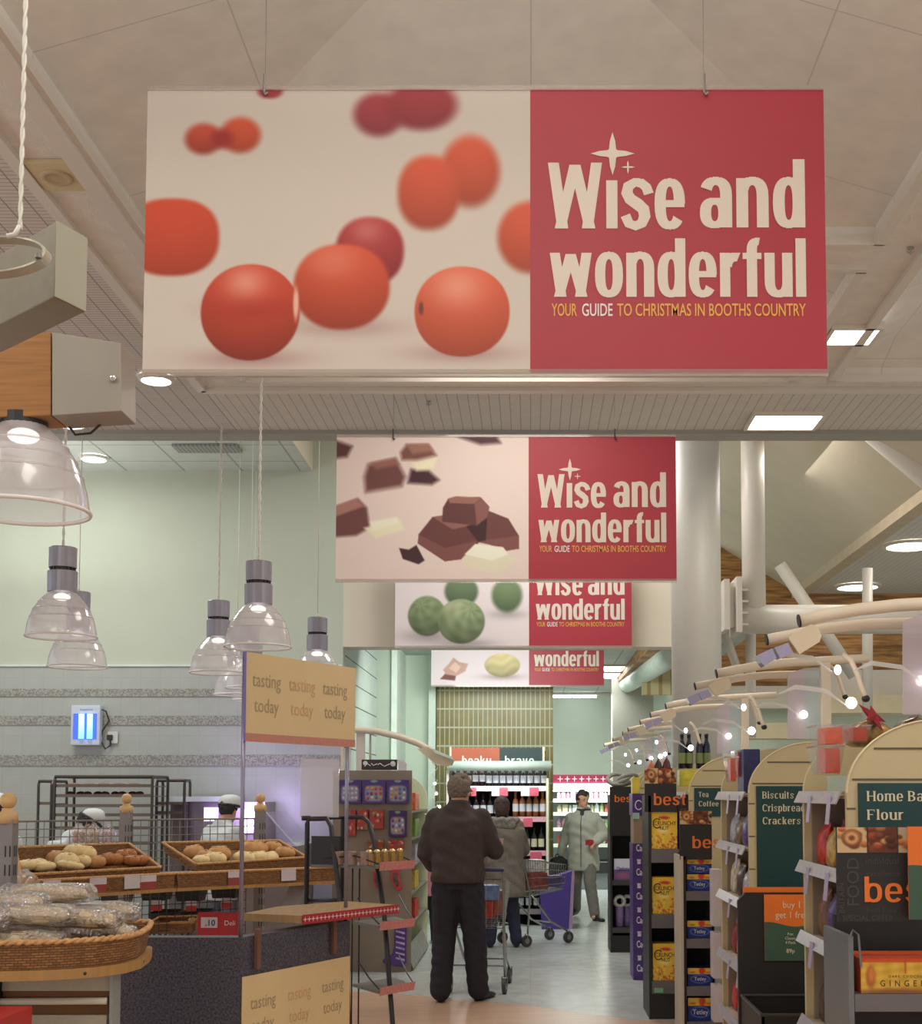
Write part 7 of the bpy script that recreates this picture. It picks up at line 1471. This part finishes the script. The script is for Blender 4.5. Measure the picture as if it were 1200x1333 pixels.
for i, py in enumerate((1040.5, 1058, 1078, 1099)):
    z = PZ(py, yc); mb = MB(); mb.bx(x0, x1, yc, 22.3, z-.03, z); mb.build('shelf', m_chw, t); mb = MB(); mb.bx(x0, x1, yc-.02, yc-.001, z-.05, z+.01); mb.build('shelf_edge', mat('chiller_edge', (214, 212, 196), .4), t)
    px = 725.0
    while px < 832:
        w = rs.choice((4.5, 5.5, 6.5)); nm, c = CC[[0, 1, 0, 2, 0, 2][rs.randrange(6)] if i == 0 else rs.choice((0, 3, 0)) if i == 1 and px < 770 else rs.randrange(6)]
        a, b = PX(px, yc+.1), PX(px+w, yc+.1); h = rs.uniform(.13, .165); t2 = MB(); 
        if rs.random() < .45: t2.lathe([(0, z+.002), ((b-a)/2, z+.005), ((b-a)/2, z+h*.7), ((b-a)*.22, z+h*.85), ((b-a)*.22, z+h), (0, z+h)], ((a+b)/2, yc+.14, 0), 10)
        else: t2.bx(a, b, yc+.08, yc+.2, z+.002, z+h, bev=.004)
        tag(t2.build('dairy_carton', mat('dairy_'+nm.replace(' ', '_'), c, .4, var=.25, scale=22)), f'{nm} pack on the {ORD[i]} shelf of the far chiller', 'carton', f'{nm} packs on the {ORD[i]} chiller shelf'); px += w+.7
area('chiller_fill_light', (1.1, yc-.25, PZ(1024, yc)), 1.6, 14, (.97, 1, .97), size_y=.1, rot=(.55, 0, 0))  # unseen fill added in front to brighten the chiller packs
# ------------------------------------------------------------------ purple bin
t = thing('purple_dump_bin', 'purple cardboard bin standing on the floor beside the second trolley', 'display bin', (PX(720, 15.3), 15.3, 0))
q0, q1 = P(704, 1203, 15.2), P(741, 1203, 15.2); zt_ = PZ(1134, 15.2); mb = MB(); mb.add([(q0.x+.01, 15.2, 0), (q1.x-.01, 15.2, 0), (q1.x+.02, 15.5, 0), (q0.x+.02, 15.5, 0), (q0.x-.02, 15.2, zt_-.14), (q1.x+.03, 15.2, zt_), (q1.x+.05, 15.5, zt_), (q0.x, 15.5, zt_-.10)], [(3, 2, 1, 0), (4, 5, 6, 7), (0, 1, 5, 4), (1, 2, 6, 5), (2, 3, 7, 6), (3, 0, 4, 7)]); mb.build('bin_body', mat('deep_purple_card', (72, 50, 124), .45, var=.06), t)
mb = MB(); mb.add([(q1.x-.005, 15.195, 0), (q1.x+.035, 15.21, 0), (q1.x+.065, 15.21, zt_+.01), (q1.x+.032, 15.195, zt_+.01)], [(0, 1, 2, 3)]); mb.build('pale_edge', mat('lilac_edge', (176, 140, 170), .45), t)
# ------------------------------------------------------------------ shopping trolleys
m_chrome = mat('trolley_chrome', (160, 156, 150), .25, metal=.75, var=.05); m_whl = mat('grey_rubber', (70, 66, 66), .6); m_hnd = mat('trolley_handle', (70, 66, 110), .4)
def trolley(x, y, rz, label):
    t = thing('shopping_trolley', label, 'trolley', (x, y, 0), 'wire shopping trolleys'); R = Matrix.Rotation(rz, 4, 'Z'); T = Matrix.Translation((x, y, 0)) @ R; V = lambda a, b, c: T @ Vector((a*.9, b*.74, c))
    # basket: narrow low front (+Y), wide high handle end (-Y)
    w0, w1 = .27, .20; b0, b1 = .22, .16; y0, y1 = -.42, .42; zt0, zt1 = .92, .84; zb0, zb1 = .52, .58
    def side(s, u, v): 
        xt = w0+(w1-w0)*u; xb = b0+(b1-b0)*u; yy_t = y0+(y1-y0)*u; yy_b = y0+.10+(y1-y0-.16)*u; zt_ = zt0+(zt1-zt0)*u; zb_ = zb0+(zb1-zb0)*u
        return V(s*(xb+(xt-xb)*v), yy_b+(yy_t-yy_b)*v, zb_+(zt_-zb_)*v)
    mb = MB()
    for s in (-1, 1):
        for i in range(19): mb.tube([side(s, i/18, 0), side(s, i/18, 1)], .0022, 4)
        for v in (.25, .5, .75): mb.tube([side(s, 0, v), side(s, 1, v)], .003, 4)
    for i in range(1, 9):
        f = i/9*2-1
        mb.tube([side(1, 1, 0).lerp(side(-1, 1, 0), (f+1)/2), side(1, 1, 1).lerp(side(-1, 1, 1), (f+1)/2)], .0022, 4); mb.tube([side(1, 0, 0).lerp(side(-1, 0, 0), (f+1)/2), side(1, 1, 0).lerp(side(-1, 1, 0), (f+1)/2)], .0022, 4); mb.tube([side(1, 0, 0).lerp(side(-1, 0, 0), (f+1)/2), side(1, 0, 1).lerp(side(-1, 0, 1), (f+1)/2)], .0022, 4)
    for i in range(8): mb.tube([side(1, i/7, 0), side(-1, i/7, 0)], .0022, 4)
    mb.build('wire_basket', m_chrome, t)
    mb = MB(); mb.tube([side(1, 0, 1), side(1, 1, 1), side(-1, 1, 1), side(-1, 0, 1)], .006, 6, closed=True); mb.tube([side(1, 0, 0), side(1, 1, 0), side(-1, 1, 0), side(-1, 0, 0)], .005, 6, closed=True); mb.build('basket_rim', m_chrome, t)
    for s in (-1, 1):
        mb = MB(); mb.tube([V(s*.25, -.50, 1.0), V(s*.25, -.46, .94), V(s*.23, -.30, .56), V(s*.25, -.36, .13)], .011, 8); mb.tube([V(s*.23, -.28, .54), V(s*.20, .10, .24), V(s*.19, .40, .13)], .011, 8); mb.build('frame_leg', m_chrome, t, smooth=True)
    mb = MB(); mb.tube([V(-.25, -.36, .22), V(.25, -.36, .22)], .008, 6); mb.tube([V(-.20, .12, .23), V(.20, .12, .23)], .008, 6); mb.build('cross_bar', m_chrome, t)
    mb = MB(); mb.tube([V(-.26, -.51, 1.0), V(.26, -.51, 1.0)], .016, 10); mb.build('handle', m_hnd, t, smooth=True)
    for a, b in ((-.25, -.38), (.25, -.38), (-.19, .42), (.19, .42)):
        c = V(a, b, .062); ax = (R @ Vector((1, 0, 0, 0))).to_3d(); mb = MB(); mb.tube([c-ax*.014, c+ax*.014], .062, 18); wl_ = mb.build('castor_wheel', m_whl, t)
        mb = MB(); mb.tube([c-ax*.016, c+ax*.016], .028, 12); mb.build('hub', m_alu, wl_); mb = MB(); mb.tube([c+ax*.022, c+ax*.022+Vector((0, 0, .075)), c-ax*.022+Vector((0, 0, .075)), c-ax*.022], .006, 6); mb.build('fork', m_chrome, wl_)
    return V
V1 = trolley(-.39, 10.66, -.14, 'shopping trolley pushed by the man in the dark brown jumper')
V2 = trolley(.06, 13.80, -.95, 'shopping trolley beside the person in the grey hooded coat')
def goods(V, a, b, z, d, name, c, label, rz=0.0, var=.2, cat='grocery'):
    mb = MB(); p = V(a, b, z+d[2]/2); mb.box(p, d, rot=(0, 0, rz), bev=.006); o = mb.build(name, mat('goods_'+name, c, .4, var=var, scale=18), None, p-Vector((0, 0, d[2]/2))); tag(o, label, cat, None)
goods(V1, -.02, -.12, .595, (.26, .19, .14), 'red_crate', (176, 52, 40), 'red patterned box at the bottom of the nearer trolley', .06, .5)
goods(V1, .02, -.16, .740, (.24, .17, .12), 'blue_bag', (110, 130, 170), 'pale blue bag lying on the red box in the nearer trolley', .3, .4)
goods(V1, .03, .18, .60, (.22, .22, .20), 'brown_carton', (150, 100, 80), 'brown carton at the front of the nearer trolley', .1, .4)
goods(V1, -.06, -.17, .865, (.13, .08, .11), 'white_carton', (214, 202, 186), 'white carton standing on top of the nearer trolley load', .2, .05)
goods(V2, .00, -.08, .585, (.26, .26, .18), 'striped_carton', (150, 70, 66), 'red and white carton in the second trolley', .5, .6)
goods(V2, .00, -.08, .770, (.24, .20, .13), 'white_red_box', (206, 196, 190), 'white box on top of the red carton in the second trolley', .5, .3)
goods(V2, .02, .30, .60, (.18, .10, .12), 'purple_packet', (92, 74, 124), 'purple packet at the front of the second trolley', .5, .4)
mb = MB(); q = V2(-.05, -.38, .935); mb.add([q+Vector((-.12, -.08, .0)), q+Vector((.10, -.06, .02)), q+Vector((.14, .08, .10)), q+Vector((-.08, .06, .08))]+[q+Vector((-.12, -.08, .006)), q+Vector((.10, -.06, .026)), q+Vector((.14, .08, .106)), q+Vector((-.08, .06, .086))], [(3, 2, 1, 0), (4, 5, 6, 7), (0, 1, 5, 4), (1, 2, 6, 5), (2, 3, 7, 6), (3, 0, 4, 7)]); tag(mb.build('magazine', mat('magazine_cover', (190, 206, 206), .35, var=.3, scale=12)), 'pale open magazine resting on the handle end of the second trolley', 'magazine')
# ================================================================== people
m_skin = mat('skin', (206, 150, 124), .55, var=.06, scale=14)
def loft(mb, secs, n=20, p=.85):
    """stack of level ovals: (centre, half width, half depth, yaw)"""
    vs = []; fs = []
    sg = lambda q: math.copysign(abs(q)**p, q)
    for (c, rx, ry) in secs:
        for i in range(n): a = 2*PI*i/n; vs.append(Vector(c)+Vector((rx*sg(math.cos(a)), ry*sg(math.sin(a)), 0)))
    for j in range(len(secs)-1):
        for i in range(n): k = (i+1) % n; fs.append((j*n+i, j*n+k, (j+1)*n+k, (j+1)*n+i))
    fs.append(tuple(reversed(range(n)))); fs.append(tuple((len(secs)-1)*n+i for i in range(n))); mb.add(vs, fs)
def limb(mb, pts, rs, n=14):
    P_ = [Vector(p) for p in pts]; out = []; rr = []
    for i in range(len(P_)-1):
        for k in range(5): f = k/5; out.append(P_[i].lerp(P_[i+1], f)); rr.append(rs[i]+(rs[i+1]-rs[i])*f)
    out.append(P_[-1]); rr.append(rs[-1]); mb.tube(out, rr, n)
    for p, r in zip(P_, rs): mb.ell(p, (r, r, r), 14, 8)
def hand(mb, wrist, elbow, side, curl=.5, down=None):
    d = (Vector(wrist)-Vector(elbow)).normalized(); up = Vector((0, 0, 1)) if abs(d.z) < .8 else Vector((0, 1, 0))
    a = d.cross(up).normalized(); b = a.cross(d).normalized(); R = Matrix((a, d, b)).transposed(); w = Vector(wrist)
    mb.ell(w+d*.045, (.040, .050, .018), 12, 8, rot=R, p=.85)
    for k, (o, L) in enumerate(((-.028, .070), (-.010, .080), (.010, .076), (.027, .060))):
        p0 = w+d*.082+a*o; p1 = p0+(d*math.cos(curl*.6)-b*math.sin(curl*.6))*L*.48; p2 = p1+(d*math.cos(curl*1.5)-b*math.sin(curl*1.5))*L*.3; p3 = p2+(d*math.cos(curl*2.3)-b*math.sin(curl*2.3))*L*.25
        mb.tube([w+d*.05+a*o*.9, p0, p1, p2, p3], [.010, .0095, .009, .0085, .007], 8)
    t0 = w+d*.02+a*(.032*side); t1 = t0+(d*.6+a*side*.8).normalized()*.04-b*.008; t2 = t1+(d*.95+a*side*.2).normalized()*.032-b*.012; mb.tube([t0, t1, t2], [.013, .011, .008], 8)
def shoe(mb, ank, dirv, L=.27):
    d = Vector(dirv).normalized(); a = Vector((d.y, -d.x, 0)).normalized(); h = Vector((ank[0], ank[1], 0)); z0 = ank[2]-.085; n = 14
    secs = []
    for f, w, zt in ((-.25, .020, .05), (-.20, .034, .085), (-.05, .037, .092), (.15, .038, .080), (.40, .046, .058), (.62, .044, .046), (.74, .028, .036)):
        secs.append((h+d*(f*L+.03), w, zt))
    vs = []; fs = []
    for c, w, zt in secs:
        for i in range(n): an = 2*PI*i/n; vs.append(c+a*(w*math.cos(an))+Vector((0, 0, z0+max(0.0, (zt/2)*(1+math.sin(an))))))
    for j in range(len(secs)-1):
        for i in range(n): k = (i+1) % n; fs.append((j*n+i, j*n+k, (j+1)*n+k, (j+1)*n+i))
    fs.append(tuple(reversed(range(n)))); fs.append(tuple((len(secs)-1)*n+i for i in range(n))); mb.add(vs, fs)
def noise_disp(amp, freq, seed=0):
    def f(co):
        x, y, z = (co*freq+seed).T
        d = np.sin(x*1.3+2*np.sin(z*.9))*np.cos(z*1.7+y)+.5*np.sin(z*3.1+x*2+y*2.3)
        c = co.mean(0); v = co-c; v[:, 2] *= .15; l = np.linalg.norm(v, axis=1, keepdims=True)+1e-6
        return co+v/l*(d*amp)[:, None]
    return f
def person(name, label, x, y, rz, Hh, J, look, vox=.009):
    """J: joints in a 1.75 m frame, +Y is the way the person faces; look: colours and clothing"""
    t = thing(name, label, 'person', (x, y, 0)); s = Hh/1.75; R = Matrix.Rotation(rz, 3, 'Z'); o = Vector((x, y, 0))
    W = lambda p: o+R @ (Vector(p)*s)
    def xf(mb): mb.v = [tuple(W(v)) for v in mb.v]; return mb
    g = lambda k, d: Vector(J.get(k, d))
    pel = g('pelvis', (0, 0, .94)); che = g('chest', (0, .0, 1.28)); nk = g('neck', (0, .0, 1.47)); hd = g('head', (0, .02, 1.61)); hy, hp = J.get('head_yaw', 0), J.get('head_pitch', 0)
    sh = {-1: g('shl', (-.175, 0, 1.375)), 1: g('shr', (.175, 0, 1.375))}; el = {-1: g('ell', (-.25, -.02, 1.13)), 1: g('elr', (.25, -.02, 1.13))}; wr = {-1: g('wrl', (-.26, .06, .88)), 1: g('wrr', (.26, .06, .88))}
    hip = {-1: pel+Vector((-.09, 0, -.03)), 1: pel+Vector((.09, 0, -.03))}; kn = {-1: g('knl', (-.10, .02, .50)), 1: g('knr', (.10, .02, .50))}; an = {-1: g('anl', (-.11, -.02, .085)), 1: g('anr', (.11, -.02, .085))}
    Rh = Euler((hp, 0, hy)).to_matrix(); HD = lambda p: hd+Rh @ Vector(p)
    # one continuous body
    mb = MB(); mb.ell(hd+Rh @ Vector((0, 0, .025)), (.076, .094, .098), 20, 14, rot=Rh); mb.ell(HD((0, .022, -.052)), (.056, .066, .068), 16, 10, rot=Rh); mb.ell(HD((0, .096, -.022)), (.013, .020, .024), 10, 8, rot=Rh); mb.ell(HD((0, .078, .012)), (.05, .018, .014), 10, 8, rot=Rh); mb.ell(HD((0, .082, -.062)), (.026, .014, .012), 10, 6, rot=Rh); mb.ell(HD((0, .070, -.10)), (.026, .022, .02), 10, 6, rot=Rh)
    for q in (-1, 1): mb.ell(HD((q*.078, -.005, -.015)), (.012, .022, .034), 10, 8, rot=Rh)
    limb(mb, [nk+Vector((0, -.01, -.06)), nk, HD((0, -.02, -.06))], [.06, .056, .056])
    loft(mb, [(pel+Vector((0, 0, -.08)), .13, .09), (pel+Vector((0, 0, .06)), .135, .09), ((pel+che)/2, .12, .085), (che, .14, .10), (nk+Vector((0, 0, -.06)), .12, .07), (nk, .05, .05)])
    for q in (-1, 1):
        limb(mb, [sh[q], el[q], wr[q]], [.05, .038, .026]); hand(mb, wr[q], el[q], -q if J.get('palm', 1) > 0 else q, J.get('curl', .6)); limb(mb, [hip[q], kn[q], an[q]], [.075, .052, .038]); mb.ell(an[q]+Vector((0, .04, -.04)), (.035, .09, .03), 10, 8)
    remesh(xf(mb), 'body', look.get('skin', m_skin), t, vox, 3)
    # trousers
    mb = MB(); loft(mb, [(pel+Vector((0, 0, -.10)), .165, .115), (pel, .172, .125), (pel+Vector((0, 0, .12)), .16, .115)])
    lw = look.get('leg', 1.0)
    for q in (-1, 1): limb(mb, [hip[q]+Vector((0, 0, -.02)), kn[q], an[q]+Vector((0, 0, .0))], [.098*lw, .080*lw, .070*lw])
    remesh(xf(mb), 'trousers', look['trousers'], t, .012, 5, noise_disp(.004, 22))
    # coat or jumper
    hem = look.get('hem', .80); fl = look.get('flare', 1.0); bk = look.get('bulk', 1.0); mb = MB(); hemz = pel.z-(.94-hem)
    loft(mb, [((pel.x, pel.y, hemz), .195*fl*bk, .145*fl*bk), ((pel.x, pel.y, hemz+.05), .20*fl*bk, .15*fl*bk), (pel+Vector((0, 0, .08)), .192*bk, .145*bk), ((pel+che)/2, .195*bk, .145*bk), (che, .212*bk, .152*bk), (che+Vector((0, 0, .08)), .205*bk, .14*bk), (nk+Vector((0, 0, -.075)), .185, .11), (nk+Vector((0, 0, -.03)), .135, .09), (nk+Vector((0, .0, .01)), .088, .08), (nk+Vector((0, .0, .045)), .072, .072)])
    for q in (-1, 1): limb(mb, [sh[q]+Vector((-q*.01, 0, 0)), el[q], wr[q].lerp(el[q], .06)], [.074*bk, .066*bk, .050*bk])
    remesh(xf(mb), look.get('coat_name', 'jacket'), look['coat'], t, .013, 5, noise_disp(look.get('wrinkle', .005), 16, 3))
    for q in (-1, 1): mb = MB(); shoe(mb, an[q], J.get('toel' if q < 0 else 'toer', (0, 1, 0))); xf(mb).build('shoe', look.get('shoes', m_blk), t, smooth=True)
    # hair
    if 'hair' in look:
        mb = MB(); rs = random.Random(5); L = look.get('hair_len', .0)
        for i in range(260):
            v = Vector((rs.gauss(0, 1), rs.gauss(0, 1), rs.gauss(0, 1))).normalized()
            if v.z < -.72-L or (v.y > .30 and v.z < .36) or (v.y > -.05 and v.z < -.20): continue
            mb.ell(HD((v.x*.076, v.y*.094-.006, .025+v.z*.10)), (.022, .022, .02), 8, 6)
        if look.get('bun'): mb.ell(HD((0, -.07, -.05)), (.085, .07, .11), 12, 8); mb.ell(HD((0, -.04, .02)), (.09, .09, .1), 12, 8)
        remesh(xf(mb), 'hair', look['hair'], t, .009, 2, noise_disp(.003, 70))
    if look.get('face'):
        for q in (-1, 1): mb = MB(); mb.ell(HD((q*.032, .086, .002)), (.008, .004, .005), 8, 6); xf(mb).build('eye', m_dark, t)
        mb = MB(); mb.ell(HD((0, .094, -.062)), (.022, .006, .005), 8, 6); xf(mb).build('mouth', mat('lip', (150, 86, 80), .5), t)
        for q in (-1, 1): mb = MB(); mb.ell(HD((q*.033, .090, .022)), (.015, .004, .003), 8, 6); xf(mb).build('eyebrow', look['hair'], t)
    return t, W, HD, xf
m_jump = mat('dark_brown_knit', (66, 54, 50), .9, var=.10, scale=60, bump=.4, bscale=220); m_blackt = mat('black_cloth', (38, 34, 42), .85, var=.08, scale=20)
# man in the dark jumper, pushing the nearer trolley, seen from behind
t, W, HD, xf = person('person', 'person in a dark brown jumper and black trousers seen from behind pushing a trolley', -.565, 9.97, -.10, 1.80,
    dict(pelvis=(0, 0, .95), head_yaw=-.35, head_pitch=-.12, neck=(0, 0, 1.475), head=(.01, .035, 1.588), shl=(-.185, 0, 1.385), shr=(.185, .0, 1.385), ell=(-.255, .02, 1.12), elr=(.275, .06, 1.13), wrl=(-.24, .24, 1.00), wrr=(.24, .30, 1.13), knl=(-.105, .03, .50), anl=(-.125, -.03, .085), knr=(.12, .04, .51), anr=(.15, .06, .085), toel=(-.1, 1, 0), toer=(.35, .9, 0), curl=1.1),
    dict(trousers=m_blackt, coat=m_jump, coat_name='jumper', hair=mat('greying_brown_hair', (112, 96, 84), .8, var=.3, scale=60), shoes=mat('black_shoe', (34, 30, 30), .4), hem=.885, bulk=1.05, leg=1.16, face=True))
mb = MB(); 
for q in (-1, 1): mb.tube([HD((q*.034+.022*math.cos(a), .108, .002+.017*math.sin(a))) for a in np.linspace(0, 2*PI, 13)[:-1]], .0022, 5, closed=True); mb.tube([HD((q*.056, .105, .006)), HD((q*.080, .02, .008)), HD((q*.080, -.015, -.004))], .0022, 5)
xf(mb).build('glasses', mat('spectacle_frame', (120, 100, 80), .3, metal=.5), t)
mb = MB(); q = W((.262, .40, 1.17)); mb.box(q, (.07, .004, .10), rot=(.5, 0, .3)); tag(mb.build('shopping_list', mat('paper_note', (206, 180, 166), .7)), 'small paper list held in the right hand over the nearer trolley', 'paper')
# person in the hooded coat
m_coat = mat('grey_brown_tweed', (122, 110, 100), .95, var=.22, scale=90, bump=.5, bscale=160)
t, W, HD, xf = person('person', 'person in a grey hooded coat and dark jeans, back turned, facing the drinks shelves', -.30, 13.45, .05, 1.60,
    dict(head=(0, .03, 1.60), head_pitch=-.2, ell=(-.25, .10, 1.12), elr=(.25, .10, 1.12), wrl=(-.18, .30, 1.05), wrr=(.20, .32, 1.04), knl=(-.10, .02, .5), anl=(-.13, -.02, .085), knr=(.12, .02, .5), anr=(.17, -.02, .085)),
    dict(trousers=mat('dark_navy_denim', (46, 48, 66), .85, var=.12, scale=30), coat=m_coat, coat_name='coat', hair=mat('dark_brown_hair', (64, 44, 38), .7, var=.3, scale=50), bun=True, hem=.58, flare=1.06, bulk=1.33, leg=1.0))
mb = MB()
for k in range(15): a = PI*(k/14)+PI; mb.ell((.165*math.cos(a), -.02+.14*math.sin(a), 1.455+.012*math.sin(k*2.1)), (.05, .045, .036), 10, 7)
for k in range(6): mb.ell((-.10+.04*k, -.15, 1.40), (.06, .04, .05), 10, 7)
remesh(xf(mb), 'hood', mat('grey_fur_hood', (134, 124, 116), .95, var=.3, scale=120), t, .011, 2, noise_disp(.006, 90))
# man in the pale anorak walking towards the camera
m_ano = mat('pale_grey_anorak', (178, 174, 160), .75, var=.06, scale=14)
t, W, HD, xf = person('person', 'dark haired person in a pale grey anorak walking towards the camera past the chiller', .69, 16.5, PI-.25, 1.66,
    dict(head=(0, .03, 1.615), head_yaw=.75, head_pitch=-.05, shl=(-.178, 0, 1.365), shr=(.178, 0, 1.365), ell=(-.30, -.02, 1.14), elr=(.27, -.06, 1.12), wrl=(-.20, .16, 1.04), wrr=(.32, .0, .86), pelvis=(0, 0, .93), knl=(-.12, .14, .50), anl=(-.20, .22, .085), knr=(.11, .0, .49), anr=(.16, -.24, .11), toel=(-.7, .8, 0), toer=(.1, 1, 0), curl=1.0),
    dict(trousers=mat('grey_brown_trousers', (118, 110, 102), .85, var=.08, scale=20), coat=m_ano, coat_name='anorak', hair=mat('near_black_hair', (44, 38, 38), .6, var=.3, scale=50), shoes=mat('black_shoe', (34, 30, 30), .4), hem=.66, flare=1.02, bulk=1.08, leg=1.05, face=True, wrinkle=.007))
mb = MB(); mb.tube([(0, .165, .70), (0, .168, .95), (0, .178, 1.28), (0, .12, 1.42)], .006, 6); xf(mb).build('zip', mat('grey_zip', (110, 106, 100), .5), t)
mb = MB(); mb.ell((0, .0, 1.475), (.105, .095, .035), 14, 8); mb.ell((0, .085, 1.40), (.03, .03, .09), 10, 8); remesh(xf(mb), 'scarf', mat('dark_scarf', (62, 58, 60), .8), t, .011, 2)
q = W((-.13, .23, 1.04)); mb = MB(); mb.box(q, (.09, .06, .07), bev=.012, rot=(0, 0, .3)); tag(mb.build('red_packet', mat('red_blue_packet', (176, 50, 56), .4, var=.5, scale=30)), 'small red packet held by the person in the pale anorak', 'packet')
q = W((.34, .03, .74)); mb = MB(); mb.ell(q+Vector((0, 0, -.06)), (.13, .07, .15), 14, 10, p=.7); b = mb.build('shopping_bag', mat('black_bag', (44, 42, 46), .6, var=.2, scale=10), None, q-Vector((0, 0, .2)), smooth=True); tag(b, 'dark shopping bag carried by the person in the pale anorak', 'bag'); mb = MB(); mb.tube([q+Vector((-.05, 0, .06)), q+Vector((-.03, 0, .12)), q+Vector((.03, 0, .12)), q+Vector((.05, 0, .06))], .008, 6); mb.build('bag_handle', m_cap, b)
# child in pink
person('person', 'child in a pink top and dark trousers reaching to the left aisle shelf', -1.10, 13.78, .25, 1.12,
    dict(head=(.0, .03, 1.62), ell=(-.34, .12, 1.16), wrl=(-.48, .28, 1.10), elr=(.26, .04, 1.12), wrr=(.27, .12, .9), curl=.4), dict(trousers=mat('dark_child_trousers', (46, 42, 50), .85), coat=mat('pink_jersey', (196, 122, 138), .85, var=.08), coat_name='top', hair=mat('light_brown_hair', (120, 88, 64), .8, var=.2), hem=.80, bulk=1.05, hair_len=.2), vox=.008)
# bakery staff
m_whitec = mat('white_coat', (206, 206, 204), .8, var=.04, scale=10)
def baker(label, x, y, rz, Hh, J, hatc=(210, 208, 204)):
    t, W, HD, xf = person('person', label, x, y, rz, Hh, J, dict(trousers=mat('check_trousers', (120, 120, 124), .85), coat=m_whitec, coat_name='white_coat', hair=mat('near_black_hair', (44, 38, 38), .6, var=.3, scale=50), hem=.70, bulk=1.08), vox=.011)
    mb = MB(); mb.ell(HD((0, 0, .075)), (.098, .112, .082), 18, 10, p=.8); xf(mb).build('hat', mat('white_hat', hatc, .8), t, smooth=True); mb = MB(); mb.tube([HD((.098*math.cos(a), .112*math.sin(a), .042)) for a in np.linspace(0, 2*PI, 25)[:-1]], .013, 6, closed=True); xf(mb).build('hat_band', m_dark, t, smooth=True)
baker('bakery worker in a white coat and white hat standing by the oven, back turned', PX(290, 11.75), 11.75, -.5, 1.60, dict(head=(.03, .06, 1.60), head_pitch=-.15, ell=(-.27, .10, 1.14), elr=(.27, .1, 1.14), wrl=(-.16, .3, 1.05), wrr=(.16, .3, 1.05)))
baker('bakery worker in a white coat bending over beside the large tray rack', PX(66, 11.05), 11.05, -1.1, 1.62, dict(pelvis=(0, -.08, .93), chest=(0, .14, 1.22), neck=(0, .26, 1.36), head=(.0, .34, 1.46), head_pitch=-.6, shl=(-.185, .2, 1.32), shr=(.185, .2, 1.32), ell=(-.24, .32, 1.08), elr=(.24, .32, 1.08), wrl=(-.16, .46, 1.0), wrr=(.16, .46, 1.0)))
baker('bakery worker in a white coat mostly hidden behind the near ball post', PX(-8, 10.5), 10.5, -.3, 1.62, dict(head=(-.08, .10, 1.60), chest=(0, .06, 1.27), neck=(-.02, .08, 1.45)))
